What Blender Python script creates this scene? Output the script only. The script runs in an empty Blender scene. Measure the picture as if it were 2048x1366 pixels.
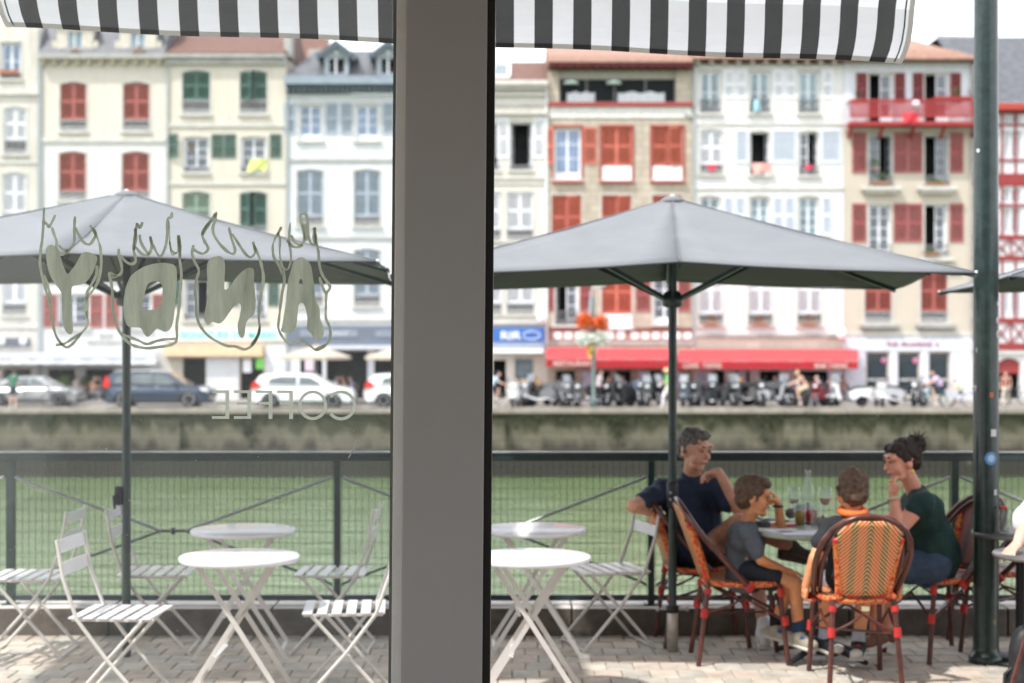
import bpy, bmesh, math, random
from mathutils import Vector, Matrix, noise, Euler
random.seed(7)
R = math.radians
scene = bpy.context.scene
COL = scene.collection

# ------------------------------------------------------------------ camera, light, exposure
F = 3200.0          # focal length in pixels of the 2048 px wide photograph
HC = 1.8            # eye height above the terrace
cam_d = bpy.data.cameras.new('camera')
cam_d.sensor_width = 36.0
cam_d.lens = F / 2048 * 36.0
cam_d.clip_start = 0.05
cam_d.clip_end = 4000
cam_d.dof.use_dof = True
cam_d.dof.focus_distance = 5.1
cam_d.dof.aperture_fstop = 3.15
cam_d.dof.aperture_blades = 0
cam = bpy.data.objects.new('camera', cam_d)
COL.objects.link(cam)
cam.location = (0, 0, HC)
cam.rotation_euler = (R(90), 0, 0)
scene.camera = cam

SUN = Vector((1.05, 0.80, -2.15)).normalized()
world = bpy.data.worlds.new('World')
scene.world = world
world.use_nodes = True
wn, wl = world.node_tree.nodes, world.node_tree.links
wn.clear()
wo = wn.new('ShaderNodeOutputWorld'); wb = wn.new('ShaderNodeBackground')
sky = wn.new('ShaderNodeTexSky'); sky.sky_type = 'NISHITA'; sky.sun_disc = False
sky.sun_elevation = math.asin(-SUN.z)
sky.sun_rotation = math.atan2(-SUN.x, -SUN.y)
sky.dust_density = 3.0
wtc = wn.new('ShaderNodeTexCoord'); wns = wn.new('ShaderNodeTexNoise')
wns.inputs['Scale'].default_value = 3.0; wns.inputs['Detail'].default_value = 5
wrp = wn.new('ShaderNodeMapRange')
wrp.inputs['From Min'].default_value = 0.3; wrp.inputs['From Max'].default_value = 0.6
wrp.inputs['To Min'].default_value = 0.72; wrp.inputs['To Max'].default_value = 0.95
wmx = wn.new('ShaderNodeMix'); wmx.data_type = 'RGBA'
wmx.inputs[7].default_value = (8.2, 8.4, 8.8, 1)      # thin bright cloud over the blue
wl.new(wtc.outputs['Generated'], wns.inputs['Vector'])
wl.new(wns.outputs['Fac'], wrp.inputs['Value'])
wl.new(wrp.outputs['Result'], wmx.inputs[0])
wl.new(sky.outputs['Color'], wmx.inputs[6])
wl.new(wmx.outputs[2], wb.inputs['Color'])
wb.inputs['Strength'].default_value = 0.15
wl.new(wb.outputs[0], wo.inputs[0])

sun_d = bpy.data.lights.new('sun', 'SUN')
sun_d.energy = 2.9
sun_d.angle = R(1.5)
sun_d.color = (1.0, 0.965, 0.92)
sun_o = bpy.data.objects.new('sun', sun_d)
COL.objects.link(sun_o)
sun_o.location = (-10, -8, 22)
sun_o.rotation_euler = SUN.to_track_quat('-Z', 'Y').to_euler()

scene.view_settings.view_transform = 'Standard'
scene.view_settings.look = 'None'
scene.view_settings.exposure = 1.0
scene.view_settings.gamma = 1.0
scene.view_settings.use_curve_mapping = False
scene.render.engine = 'CYCLES'
scene.cycles.use_denoising = True
scene.cycles.max_bounces = 8
scene.cycles.transparent_max_bounces = 12
scene.cycles.caustics_reflective = False
scene.cycles.caustics_refractive = False
scene.cycles.sample_clamp_indirect = 6.0

# ------------------------------------------------------------------ helpers
def P(px, py, Y):
    """point of the place that lies Y metres ahead and shows at pixel px, py of the photograph"""
    return Vector(((px - 1024) * Y / F, Y, HC + (683 - py) * Y / F))

MATS = {}
def M(name, col, rough=0.6, metal=0.0, var=0.12, scale=6.0, bump=0.0, bscale=40.0, spec=0.4, streak=False,
      trans=0.0, col2=None, coat=0.0, each=0.0):
    if name in MATS: return MATS[name]
    m = bpy.data.materials.new(name); m.use_nodes = True
    nt = m.node_tree; n, l = nt.nodes, nt.links
    b = n['Principled BSDF']
    b.inputs['Roughness'].default_value = rough
    b.inputs['Metallic'].default_value = metal
    b.inputs['Specular IOR Level'].default_value = spec
    b.inputs['Coat Weight'].default_value = coat
    tc = n.new('ShaderNodeTexCoord')
    vec = tc.outputs['Object']
    if streak:
        mp = n.new('ShaderNodeMapping'); mp.inputs['Scale'].default_value = (1, 1, 0.16)
        l.new(vec, mp.inputs['Vector']); vec = mp.outputs['Vector']
    nz = n.new('ShaderNodeTexNoise'); nz.inputs['Scale'].default_value = scale
    nz.inputs['Detail'].default_value = 6; nz.inputs['Roughness'].default_value = 0.65
    l.new(vec, nz.inputs['Vector'])
    mr = n.new('ShaderNodeMapRange')
    mr.inputs['From Min'].default_value = 0.3; mr.inputs['From Max'].default_value = 0.7
    l.new(nz.outputs['Fac'], mr.inputs['Value'])
    mx = n.new('ShaderNodeMix'); mx.data_type = 'RGBA'
    c = Vector(col[:3])
    c2 = Vector(col2) if col2 else c * (1 - 2 * var)
    mx.inputs[6].default_value = (*(c2), 1)
    mx.inputs[7].default_value = (*(c if col2 else c * (1 + 0.4 * var)), 1)
    l.new(mr.outputs['Result'], mx.inputs[0])
    if each:      # every piece of a kind has a shade of its own
        oi = n.new('ShaderNodeObjectInfo'); ad = n.new('ShaderNodeVectorMath'); ad.operation = 'ADD'
        l.new(vec, ad.inputs[0]); l.new(oi.outputs['Location'], ad.inputs[1]); l.new(ad.outputs[0], nz.inputs['Vector'])
        er = n.new('ShaderNodeMapRange'); er.inputs['To Min'].default_value = 1-each; er.inputs['To Max'].default_value = 1+each*0.6
        l.new(oi.outputs['Random'], er.inputs['Value'])
        hv = n.new('ShaderNodeHueSaturation'); l.new(er.outputs[0], hv.inputs['Value']); l.new(mx.outputs[2], hv.inputs['Color'])
        l.new(hv.outputs[0], b.inputs['Base Color'])
    else: l.new(mx.outputs[2], b.inputs['Base Color'])
    if bump:
        nb = n.new('ShaderNodeTexNoise'); nb.inputs['Scale'].default_value = bscale; nb.inputs['Detail'].default_value = 4
        l.new(tc.outputs['Object'], nb.inputs['Vector'])
        bp = n.new('ShaderNodeBump'); bp.inputs['Strength'].default_value = bump; bp.inputs['Distance'].default_value = 0.01
        l.new(nb.outputs['Fac'], bp.inputs['Height']); l.new(bp.outputs[0], b.inputs['Normal'])
    if trans:
        tr = n.new('ShaderNodeBsdfTranslucent'); l.new(mx.outputs[2], tr.inputs['Color'])
        ms = n.new('ShaderNodeMixShader'); ms.inputs[0].default_value = trans
        l.new(b.outputs[0], ms.inputs[1]); l.new(tr.outputs[0], ms.inputs[2])
        l.new(ms.outputs[0], n['Material Output'].inputs['Surface'])
    MATS[name] = m
    return m

def glassM(name, tint, rough=0.03, dust=0.0, dcol=(0.8, 0.85, 0.8)):
    """thin clear glazing: see-through with a fresnel reflection and, if asked, a film of dust or of painted sheen"""
    m = bpy.data.materials.new(name); m.use_nodes = True
    n, l = m.node_tree.nodes, m.node_tree.links
    n.remove(n['Principled BSDF'])
    t = n.new('ShaderNodeBsdfTransparent'); t.inputs[0].default_value = (*tint, 1)
    g = n.new('ShaderNodeBsdfGlossy'); g.inputs['Roughness'].default_value = rough
    fr = n.new('ShaderNodeFresnel'); fr.inputs[0].default_value = 1.45
    ms = n.new('ShaderNodeMixShader')
    ge = n.new('ShaderNodeNewGeometry'); iv = n.new('ShaderNodeMath'); iv.operation = 'SUBTRACT'; iv.inputs[0].default_value = 1.0
    l.new(ge.outputs['Backfacing'], iv.inputs[1]); fm = n.new('ShaderNodeMath'); fm.operation = 'MULTIPLY'
    l.new(fr.outputs[0], fm.inputs[0]); l.new(iv.outputs[0], fm.inputs[1])
    l.new(fm.outputs[0], ms.inputs[0]); l.new(t.outputs[0], ms.inputs[1]); l.new(g.outputs[0], ms.inputs[2])
    out = ms.outputs[0]
    if dust:
        d = n.new('ShaderNodeBsdfTranslucent'); d.inputs[0].default_value = (*dcol, 1)
        tc = n.new('ShaderNodeTexCoord'); nz = n.new('ShaderNodeTexNoise'); nz.inputs['Scale'].default_value = 2.2
        nz.inputs['Detail'].default_value = 3
        l.new(tc.outputs['Object'], nz.inputs['Vector'])
        mm = n.new('ShaderNodeMath'); mm.operation = 'MULTIPLY'; mm.inputs[1].default_value = dust * 2
        l.new(nz.outputs['Fac'], mm.inputs[0])
        m2 = n.new('ShaderNodeMixShader')
        l.new(mm.outputs[0], m2.inputs[0]); l.new(out, m2.inputs[1]); l.new(d.outputs[0], m2.inputs[2])
        out = m2.outputs[0]
    l.new(out, n['Material Output'].inputs['Surface'])
    MATS[name] = m
    return m

def frame_of(d, up=Vector((0, 0, 1))):
    d = d.normalized()
    if abs(d.dot(up)) > 0.99: up = Vector((1, 0, 0))
    a = d.cross(up).normalized(); b = a.cross(d).normalized()
    return a, b

class MB:
    def __init__(s): s.v = []; s.f = []; s.m = []; s.sm = []
    def add(s, vs, fs, mi=0, smooth=False):
        o = len(s.v); s.v += [tuple(v) for v in vs]
        for f in fs: s.f.append(tuple(o + i for i in f)); s.m.append(mi); s.sm.append(smooth)
        return s
    def box(s, x0, x1, y0, y1, z0, z1, mi=0):
        if x0 > x1: x0, x1 = x1, x0
        if y0 > y1: y0, y1 = y1, y0
        if z0 > z1: z0, z1 = z1, z0
        vs = [(x0,y0,z0),(x1,y0,z0),(x1,y1,z0),(x0,y1,z0),(x0,y0,z1),(x1,y0,z1),(x1,y1,z1),(x0,y1,z1)]
        return s.add(vs, [(0,3,2,1),(4,5,6,7),(0,1,5,4),(1,2,6,5),(2,3,7,6),(3,0,4,7)], mi)
    def bar(s, p, q, w, h, mi=0, up=Vector((0,0,1))):
        p, q = Vector(p), Vector(q); a, b = frame_of(q - p, Vector(up)); a = a * w / 2; b = b * h / 2
        vs = [p-a-b, p+a-b, p+a+b, p-a+b, q-a-b, q+a-b, q+a+b, q-a+b]
        return s.add(vs, [(0,3,2,1),(4,5,6,7),(0,1,5,4),(1,2,6,5),(2,3,7,6),(3,0,4,7)], mi)
    def tube(s, pts, r, seg=8, mi=0, caps=True, closed=False):
        pts = [Vector(p) for p in pts]; n = len(pts)
        rs = r if isinstance(r, (list, tuple)) else [r] * n
        vs = []; a = None
        for i, p in enumerate(pts):
            if closed: d = pts[(i+1) % n] - pts[i-1]
            else: d = pts[min(i+1, n-1)] - pts[max(i-1, 0)]
            if d.length < 1e-9: d = Vector((0,0,1))
            d.normalize()
            if a is None: a, b = frame_of(d)
            else:
                a = (a - d * a.dot(d))
                if a.length < 1e-6: a, b = frame_of(d)
                a.normalize()
            b = d.cross(a)
            for k in range(seg):
                t = 2*math.pi*k/seg
                vs.append(p + (a*math.cos(t) + b*math.sin(t)) * rs[i])
        fs = []
        for i in range(n if closed else n-1):
            j = (i+1) % n
            for k in range(seg):
                k2 = (k+1) % seg
                fs.append((i*seg+k, i*seg+k2, j*seg+k2, j*seg+k))
        s.add(vs, fs, mi, True)
        if caps and not closed:
            s.add([vs[k] for k in range(seg)], [tuple(range(seg-1, -1, -1))], mi)
            s.add([vs[(n-1)*seg+k] for k in range(seg)], [tuple(range(seg))], mi)
        return s
    def lathe(s, prof, c=(0,0,0), seg=20, mi=0, axis='z', smooth=True):
        vs = []
        for r, z in prof:
            for k in range(seg):
                t = 2*math.pi*k/seg; x, y = r*math.cos(t), r*math.sin(t)
                if axis == 'z': vs.append((c[0]+x, c[1]+y, c[2]+z))
                elif axis == 'y': vs.append((c[0]+x, c[1]+z, c[2]+y))
                else: vs.append((c[0]+z, c[1]+x, c[2]+y))
        fs = []
        for i in range(len(prof)-1):
            for k in range(seg):
                k2 = (k+1) % seg
                fs.append((i*seg+k, i*seg+k2, (i+1)*seg+k2, (i+1)*seg+k))
        fs.append(tuple(range(seg-1, -1, -1))); fs.append(tuple((len(prof)-1)*seg+k for k in range(seg)))
        return s.add(vs, fs, mi, smooth)
    def prism(s, poly, y0, y1, mi=0, plane='xz', smooth=False):
        n = len(poly)
        if plane == 'xz': f = lambda a, b, t: (a, t, b)
        elif plane == 'xy': f = lambda a, b, t: (a, b, t)
        else: f = lambda a, b, t: (t, a, b)
        vs = [f(a, b, y0) for a, b in poly] + [f(a, b, y1) for a, b in poly]
        s.add(vs, [tuple(range(n))], mi); s.add(vs, [tuple(range(2*n-1, n-1, -1))], mi)
        return s.add(vs, [(i, (i+1) % n + 0, (i+1) % n + n, i+n) for i in range(n)], mi, smooth)
    def ball(s, c, r, seg=10, ring=6, mi=0):
        if not isinstance(r, (tuple, list, Vector)): r = (r, r, r)
        vs = [(c[0], c[1], c[2]-r[2])]
        for i in range(1, ring):
            a = -math.pi/2 + math.pi*i/ring
            for k in range(seg):
                t = 2*math.pi*k/seg
                vs.append((c[0]+r[0]*math.cos(a)*math.cos(t), c[1]+r[1]*math.cos(a)*math.sin(t), c[2]+r[2]*math.sin(a)))
        vs.append((c[0], c[1], c[2]+r[2])); L = len(vs)-1
        fs = [(0, 1+(k+1) % seg, 1+k) for k in range(seg)]
        for i in range(ring-2):
            for k in range(seg):
                a0 = 1+i*seg; k2 = (k+1) % seg
                fs.append((a0+k, a0+k2, a0+seg+k2, a0+seg+k))
        a0 = 1+(ring-2)*seg
        fs += [(a0+k, a0+(k+1) % seg, L) for k in range(seg)]
        return s.add(vs, fs, mi, True)
    def capsule(s, p, q, r1, r2, seg=12, mi=0):
        p, q = Vector(p), Vector(q); d = q - p
        if d.length < 1e-5: return s.ball(p, max(r1, r2), seg, 8, mi)
        L = d.length; d = d / L; pts = []; rs = []
        for i in range(1, 6):
            a = math.pi/2 * i/5; pts.append(p - d*r1*math.cos(a)); rs.append(r1*math.sin(a))
        for i in range(1, 4): t = i/4; pts.append(p + d*L*t); rs.append(r1 + (r2-r1)*t)
        for i in range(0, 5):
            a = math.pi/2 * i/5; pts.append(q + d*r2*math.sin(a)); rs.append(r2*math.cos(a))
        return s.tube(pts, rs, seg, mi)
    def xf(s, mat, start=0):
        for i in range(start, len(s.v)): s.v[i] = tuple(mat @ Vector(s.v[i]))
        return s
    def mesh(s, name, mats):
        me = bpy.data.meshes.new(name)
        me.from_pydata(s.v, [], s.f)
        mats = mats if isinstance(mats, (list, tuple)) else [mats]
        for m in mats: me.materials.append(m)
        me.polygons.foreach_set('material_index', s.m)
        me.polygons.foreach_set('use_smooth', s.sm)
        me.update()
        return me
    def build(s, name, mats, parent=None, world=False, bevel=0, loc=None):
        if world and parent is not None:
            o = org(parent)
            s.v = [(v[0]-o.x, v[1]-o.y, v[2]-o.z) for v in s.v]
        me = s.mesh(name, mats)
        ob = bpy.data.objects.new(name, me); COL.objects.link(ob)
        if parent is not None: ob.parent = parent
        if loc is not None: ob.location = loc
        if bevel:
            b = ob.modifiers.new('edge', 'BEVEL'); b.width = bevel; b.segments = 2; b.limit_method = 'ANGLE'
        return ob

def org(o):
    v = Vector((0,0,0))
    while o is not None: v += o.location; o = o.parent
    return v

def link(name, me, parent=None, loc=(0,0,0), rot=None):
    ob = bpy.data.objects.new(name, me); COL.objects.link(ob)
    ob.parent = parent; ob.location = loc
    if rot is not None: ob.rotation_euler = rot
    return ob

def thing(name, label, cat, loc=(0,0,0), rz=0.0, group=None):
    o = bpy.data.objects.new(name, None); COL.objects.link(o)
    o.empty_display_size = 0.1
    o.location = loc; o.rotation_euler = (0, 0, rz)
    return tag(o, label, cat, group)
def tag(o, label, cat, group=None):
    o['label'] = label; o['category'] = cat
    if group: o['group'] = group
    return o
def struct(o): o['kind'] = 'structure'; return o
def stuff(o): o['kind'] = 'stuff'; return o
def setorigin(o, p):
    p = Vector(p); o.data.transform(Matrix.Translation(-p)); o.location = p; return o

def copy_tree(o, parent=None):
    c = o.copy(); COL.objects.link(c); c.parent = parent
    for ch in list(o.children): copy_tree(ch, c)
    return c

def text_obj(body, size, mat, parent, loc, rot=(R(90),0,0), depth=0.01, name='lettering', align='CENTER', sx=1.0, bold=0.0):
    cu = bpy.data.curves.new(name, 'FONT'); cu.body = body; cu.size = size; cu.align_x = align
    cu.extrude = depth/2; cu.offset = bold
    tmp = bpy.data.objects.new(name, cu); COL.objects.link(tmp)
    dg = bpy.context.evaluated_depsgraph_get()
    me = bpy.data.meshes.new_from_object(tmp.evaluated_get(dg))
    bpy.data.objects.remove(tmp)
    me.materials.clear(); me.materials.append(mat)
    ob = bpy.data.objects.new(name, me); COL.objects.link(ob); ob.parent = parent
    ob.location = Vector(loc) - (org(parent) if parent else Vector()); ob.rotation_euler = rot; ob.scale = (sx, 1, 1)
    return ob
# ------------------------------------------------------------------ materials
white_paint = M('white_paint', (0.80, 0.81, 0.83), 0.45, var=0.05)
dark_green = M('dark_green_paint', (0.022, 0.045, 0.042), 0.38, var=0.25, scale=9, coat=0.2)
post_green = M('post_green_paint', (0.018, 0.038, 0.034), 0.33, var=0.3, scale=14, bump=0.15, bscale=60, coat=0.3)
steel = M('steel', (0.45, 0.45, 0.44), 0.35, metal=0.8)
black = M('black', (0.015, 0.016, 0.018), 0.5)
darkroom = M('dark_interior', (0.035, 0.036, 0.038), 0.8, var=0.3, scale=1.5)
paver_a = M('paver_grey_tan', (0.55, 0.48, 0.40), 0.75, var=0.2, scale=5, each=0.12, bump=0.5, bscale=70)
paver_b = M('paver_rose_tan', (0.52, 0.44, 0.365), 0.75, var=0.22, scale=5, each=0.12, bump=0.5, bscale=70)
paver_c = M('paver_grey', (0.49, 0.455, 0.395), 0.75, var=0.2, scale=6, each=0.12, bump=0.5, bscale=70)
joint = M('paver_joint_sand', (0.46, 0.41, 0.35), 0.9, var=0.2, scale=30)
kerb_top_lit = M('kerb_stone', (0.60, 0.56, 0.52), 0.8, var=0.15, scale=7, bump=0.4)  # top faces only, sunlit brightness put into the stone colour
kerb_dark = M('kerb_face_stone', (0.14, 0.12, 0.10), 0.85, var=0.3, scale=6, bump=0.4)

# ------------------------------------------------------------------ terrace
KY0, KY1 = 9.81, 10.17
pavement = MB().box(-14, 14, 5.12, KY0-0.005, -0.9, -0.012).build('pavement', joint)
struct(pavement)
pw, pd = 0.150, 0.205
def paver_mesh(k):
    b = MB(); rr = random.Random(k)
    w, d = pw/2-0.0024, pd/2-0.0024
    e = 0.005
    j = lambda: rr.uniform(-0.0022, 0.0022)
    zt = 0.0
    bot = [(-w,-d,-0.03),(w,-d,-0.03),(w,d,-0.03),(-w,d,-0.03)]
    mid = [(-w,-d,zt-0.006),(w,-d,zt-0.006),(w,d,zt-0.006),(-w,d,zt-0.006)]
    top = [(-w+e,-d+e,zt+j()),(w-e,-d+e,zt+j()),(w-e,d-e,zt+j()),(-w+e,d-e,zt+j())]
    b.add(bot+mid+top, [(0,1,5,4),(1,2,6,5),(2,3,7,6),(3,0,4,7),(4,5,9,8),(5,6,10,9),(6,7,11,10),(7,4,8,11),(8,9,10,11)])
    return b
pav_meshes = []
for k in range(9):
    pav_meshes.append(paver_mesh(k).mesh('paver', [paver_a, paver_b, paver_c][k % 3]))
rest = MB(); rr = random.Random(3); n_pav = 0
rows = int((KY0-5.15)/pd)
for i in range(rows):
    y = KY0 - 0.012 - pd*(i+0.5)
    x = -6.3 + (0.5*pw if i % 2 else 0)
    while x < 6.3:
        vis = abs(x) < (1024/F)*y + 0.05 and y > 8.42
        dz = rr.uniform(-0.0025, 0.0025)
        if vis and n_pav < 300:
            o = link('paver', rr.choice(pav_meshes), pavement, (x, y, dz), (rr.uniform(-0.008,0.008), rr.uniform(-0.008,0.008), rr.uniform(-0.012,0.012)))
            n_pav += 1
        else:
            st = len(rest.v); pm = paver_mesh(rr.randrange(9)); mi = rr.randrange(3)
            rest.add([(v[0]+x, v[1]+y, v[2]+dz) for v in pm.v], pm.f, mi)
        x += pw
stuff(rest.build('paver_field', [paver_a, paver_b, paver_c], pavement))

# kerb that carries the railing: single blocks, joints open
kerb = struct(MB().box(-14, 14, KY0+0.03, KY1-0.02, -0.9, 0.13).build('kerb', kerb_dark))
rr = random.Random(5); x = -7.2
while x < 7.2:
    w = rr.uniform(0.82, 1.02)
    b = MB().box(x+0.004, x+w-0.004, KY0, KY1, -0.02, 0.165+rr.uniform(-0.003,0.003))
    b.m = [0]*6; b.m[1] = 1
    b.build('kerb_stone', [kerb_dark, kerb_top_lit], kerb, bevel=0.008)
    x += w

# ------------------------------------------------------------------ river, far quay, bed of the ground
ZW, ZQ = -4.25, -1.2
QY, FY = 72.0, 80.0
wm = M('river_water', (0.118, 0.170, 0.080), 0.05, var=0.25, scale=0.25, spec=0.85, col2=(0.080, 0.124, 0.050))
n, l = wm.node_tree.nodes, wm.node_tree.links
tc = n.new('ShaderNodeTexCoord'); mp = n.new('ShaderNodeMapping'); mp.inputs['Scale'].default_value = (0.35, 1.3, 1)
w1 = n.new('ShaderNodeTexNoise'); w1.inputs['Scale'].default_value = 1.4; w1.inputs['Detail'].default_value = 5
bp = n.new('ShaderNodeBump'); bp.inputs['Strength'].default_value = 0.8; bp.inputs['Distance'].default_value = 0.30
l.new(tc.outputs['Object'], mp.inputs[0]); l.new(mp.outputs[0], w1.inputs['Vector']); l.new(w1.outputs['Fac'], bp.inputs['Height'])
l.new(bp.outputs[0], n['Principled BSDF'].inputs['Normal'])
river = struct(MB().add([(-260,KY1-0.1,ZW),(260,KY1-0.1,ZW),(260,QY+0.5,ZW),(-260,QY+0.5,ZW)], [(0,1,2,3)]).build('river', wm))
near_wall = struct(MB().box(-60, 60, 9.9, KY1-0.03, -6, -0.02).build('near_quay_wall', kerb_dark))

# far quay wall, tiered and streaked with weed
def wallmat():
    m = bpy.data.materials.new('quay_wall_stone'); m.use_nodes = True
    n, l = m.node_tree.nodes, m.node_tree.links
    b = n['Principled BSDF']; b.inputs['Roughness'].default_value = 0.9
    tc = n.new('ShaderNodeTexCoord')
    br = n.new('ShaderNodeTexBrick'); br.inputs['Scale'].default_value = 1.0
    br.inputs['Brick Width'].default_value = 0.9; br.inputs['Row Height'].default_value = 0.38
    br.inputs['Mortar Size'].default_value = 0.025
    br.inputs['Color1'].default_value = (0.128, 0.115, 0.080, 1); br.inputs['Color2'].default_value = (0.104, 0.094, 0.066, 1)
    br.inputs['Mortar'].default_value = (0.075, 0.07, 0.05, 1)
    mp = n.new('ShaderNodeMapping'); mp.inputs['Rotation'].default_value = (R(90), 0, 0)
    l.new(tc.outputs['Object'], mp.inputs[0]); l.new(mp.outputs[0], br.inputs[0])
    # stains: weed hanging in ragged tongues below the coping, and a dark tide band at the foot
    sx = n.new('ShaderNodeSeparateXYZ'); l.new(tc.outputs['Object'], sx.inputs[0])
    st = n.new('ShaderNodeMapping'); st.inputs['Scale'].default_value = (1.6, 1, 0.25); l.new(tc.outputs['Object'], st.inputs[0])
    nz = n.new('ShaderNodeTexNoise'); nz.inputs['Scale'].default_value = 0.9; nz.inputs['Detail'].default_value = 7
    l.new(st.outputs[0], nz.inputs['Vector'])
    a = n.new('ShaderNodeMath'); a.operation = 'MULTIPLY_ADD'; a.inputs[1].default_value = 2.2; l.new(nz.outputs['Fac'], a.inputs[0]); l.new(sx.outputs['Z'], a.inputs[2])
    r1 = n.new('ShaderNodeMapRange'); r1.inputs['From Min'].default_value = -1.18; r1.inputs['From Max'].default_value = -0.85
    l.new(a.outputs[0], r1.inputs['Value'])
    m1 = n.new('ShaderNodeMix'); m1.data_type = 'RGBA'; m1.inputs[7].default_value = (0.040, 0.041, 0.021, 1)
    l.new(r1.outputs[0], m1.inputs[0]); l.new(br.outputs[0], m1.inputs[6])
    r2 = n.new('ShaderNodeMapRange'); r2.inputs['From Min'].default_value = -1.55; r2.inputs['From Max'].default_value = -2.05
    l.new(a.outputs[0], r2.inputs['Value'])
    m2 = n.new('ShaderNodeMix'); m2.data_type = 'RGBA'; m2.inputs[7].default_value = (0.028, 0.026, 0.019, 1)
    l.new(r2.outputs[0], m2.inputs[0]); l.new(m1.outputs[2], m2.inputs[6])
    l.new(m2.outputs[2], b.inputs['Base Color'])
    bp = n.new('ShaderNodeBump'); bp.inputs['Strength'].default_value = 0.7; bp.inputs['Distance'].default_value = 0.04
    l.new(nz.outputs['Fac'], bp.inputs['Height']); l.new(bp.outputs[0], b.inputs['Normal'])
    return m
qw = wallmat()
q = MB()
q.box(-130, 130, QY, QY+0.6, -3.02, ZQ-0.21)
q.box(-130, 130, QY-0.45, QY+0.6, -6, -3.02)
for bx in (-16.2, -1.6, 12.2, 19.6):      # shallow buttresses
    q.box(bx, bx+1.3, QY-0.28, QY+0.1, -3.02, ZQ-0.5)
quay_wall = struct(q.build('quay_wall', qw))
coping = MB(); x = -60.0; rr = random.Random(9)
while x < 60:
    w = rr.uniform(1.1, 1.7); coping.box(x+0.01, x+w-0.01, QY-0.12, QY+0.62, ZQ-0.22, ZQ+rr.uniform(0.0,0.02)); x += w
stuff(coping.build('coping_stones', M('coping_stone', (0.31, 0.275, 0.235), 0.85, var=0.2, scale=1.2, bump=0.3), quay_wall))
# weed and moss clumps hanging from the joints
mo = MB(); rr = random.Random(21)
for i in range(900):
    x = rr.uniform(-25, 25); d = noise.noise(Vector((x*0.5, 0, 3.1)))
    z = ZQ-0.22-abs(rr.gauss(0, 0.2+0.2*max(d, 0)))
    if z < -2.5: continue
    s_ = rr.uniform(0.05, 0.14)
    p = Vector((x, QY-0.03, z))
    vs = [p+Vector((rr.uniform(-s_,s_), -rr.uniform(0.02,0.12), rr.uniform(-s_*1.8,s_*0.6))) for _ in range(4)]
    mo.add(vs, [(0,1,2),(1,3,2),(0,2,3)])
for cx, cz, n_, s0 in ((4.8, -2.1, 130, 0.35), (11.4, -2.2, 110, 0.3), (20.2, -2.0, 120, 0.3), (-11.8, -2.1, 160, 0.32)):   # bushy tufts rooted in the wall
    for i in range(n_):
        p = Vector((cx+rr.gauss(0,s0*0.6), QY-abs(rr.gauss(0,0.12)), cz+rr.gauss(0,s0)))
        s_ = 0.1
        vs = [p+Vector((rr.uniform(-s_,s_), rr.uniform(-s_,s_), rr.uniform(-s_,s_))) for _ in range(3)]
        mo.add(vs, [(0,1,2)])
moss = stuff(mo.build('hanging_weeds', M('weed_green', (0.034, 0.044, 0.018), 0.8, var=0.3, scale=2)))
tag(moss, 'dark green weeds and moss hanging down the far quay wall', 'weeds')
moss['kind'] = 'stuff'
quay_road = struct(MB().box(-130, 130, QY+0.6, 130, -6, ZQ-0.004).build('quay_road', M('quay_asphalt', (0.24, 0.225, 0.21), 0.85, var=0.2, scale=0.5, bump=0.2)))
far_pave = struct(MB().box(-130, 130, 77.2, 80.6, ZQ-0.3, ZQ+0.12).build('far_sidewalk', M('far_sidewalk_stone', (0.33, 0.31, 0.285), 0.85, var=0.15, scale=0.8)))
# land behind the houses, out to the horizon
struct(MB().add([(-3000,130,ZQ-0.01),(3000,130,ZQ-0.01),(3000,3500,ZQ-0.01),(-3000,3500,ZQ-0.01)], [(0,1,2,3)]).build('ground', M('far_ground', (0.16, 0.17, 0.12), 0.9)))
struct(MB().add([(-3000,-1500,-0.92),(3000,-1500,-0.92),(3000,KY0,-0.92),(-3000,KY0,-0.92)], [(0,1,2,3)]).build('ground', M('near_ground', (0.3, 0.28, 0.26), 0.9)))

# ------------------------------------------------------------------ the cafe we look out of
plaster = M('cafe_plaster', (0.50, 0.475, 0.44), 0.85, var=0.06, scale=3)
woodf = M('cafe_floor_boards', (0.22, 0.17, 0.12), 0.5, var=0.25, scale=4, streak=True)
WY = 5.0
cw = MB()
def pierced(x0, x1, y0, y1, openings, axis):
    # unseen wall, openings added between piers to light the room, sill 0.5, head 2.9
    cw.box(x0, x1, y0, y1, 0, 0.5); cw.box(x0, x1, y0, y1, 2.9, 4.6)
    lo, hi = (y0, y1) if axis == 'y' else (x0, x1); p = lo
    for a_, b_ in openings+[(hi, hi)]:
        if a_ > p:
            if axis == 'y': cw.box(x0, x1, p, a_, 0.5, 2.9)
            else: cw.box(p, a_, y0, y1, 0.5, 2.9)
        p = b_
pierced(-4.2, -4.0, -5, WY-0.1, [(-4.4,-2.3),(-2.0,0.1),(0.4,2.5),(2.8,4.6)], 'y')
pierced(4.0, 4.2, -5, WY-0.1, [(-4.4,-2.3),(-2.0,0.1),(0.4,2.5),(2.8,4.6)], 'y')
pierced(-4.2, 4.2, -5.2, -5, [], 'x')
cw.box(-4.0, 4.0, -5, WY-0.1, 3.15, 3.4).box(-4.2, 4.2, WY-0.1, WY+0.1, 3.15, 4.6)
cw.box(-4.2, -2.3, WY-0.1, WY+0.1, 0, 3.15).box(2.3, 4.2, WY-0.1, WY+0.1, 0, 3.15)
cw.box(-4.3, 4.3, -5.3, WY+0.12, 4.602, 4.75)
cafe = struct(cw.build('cafe_walls', plaster))
struct(MB().box(-4.0, 4.0, -5, WY-0.1, -0.1, 0.0).build('cafe_floor', woodf))

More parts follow.
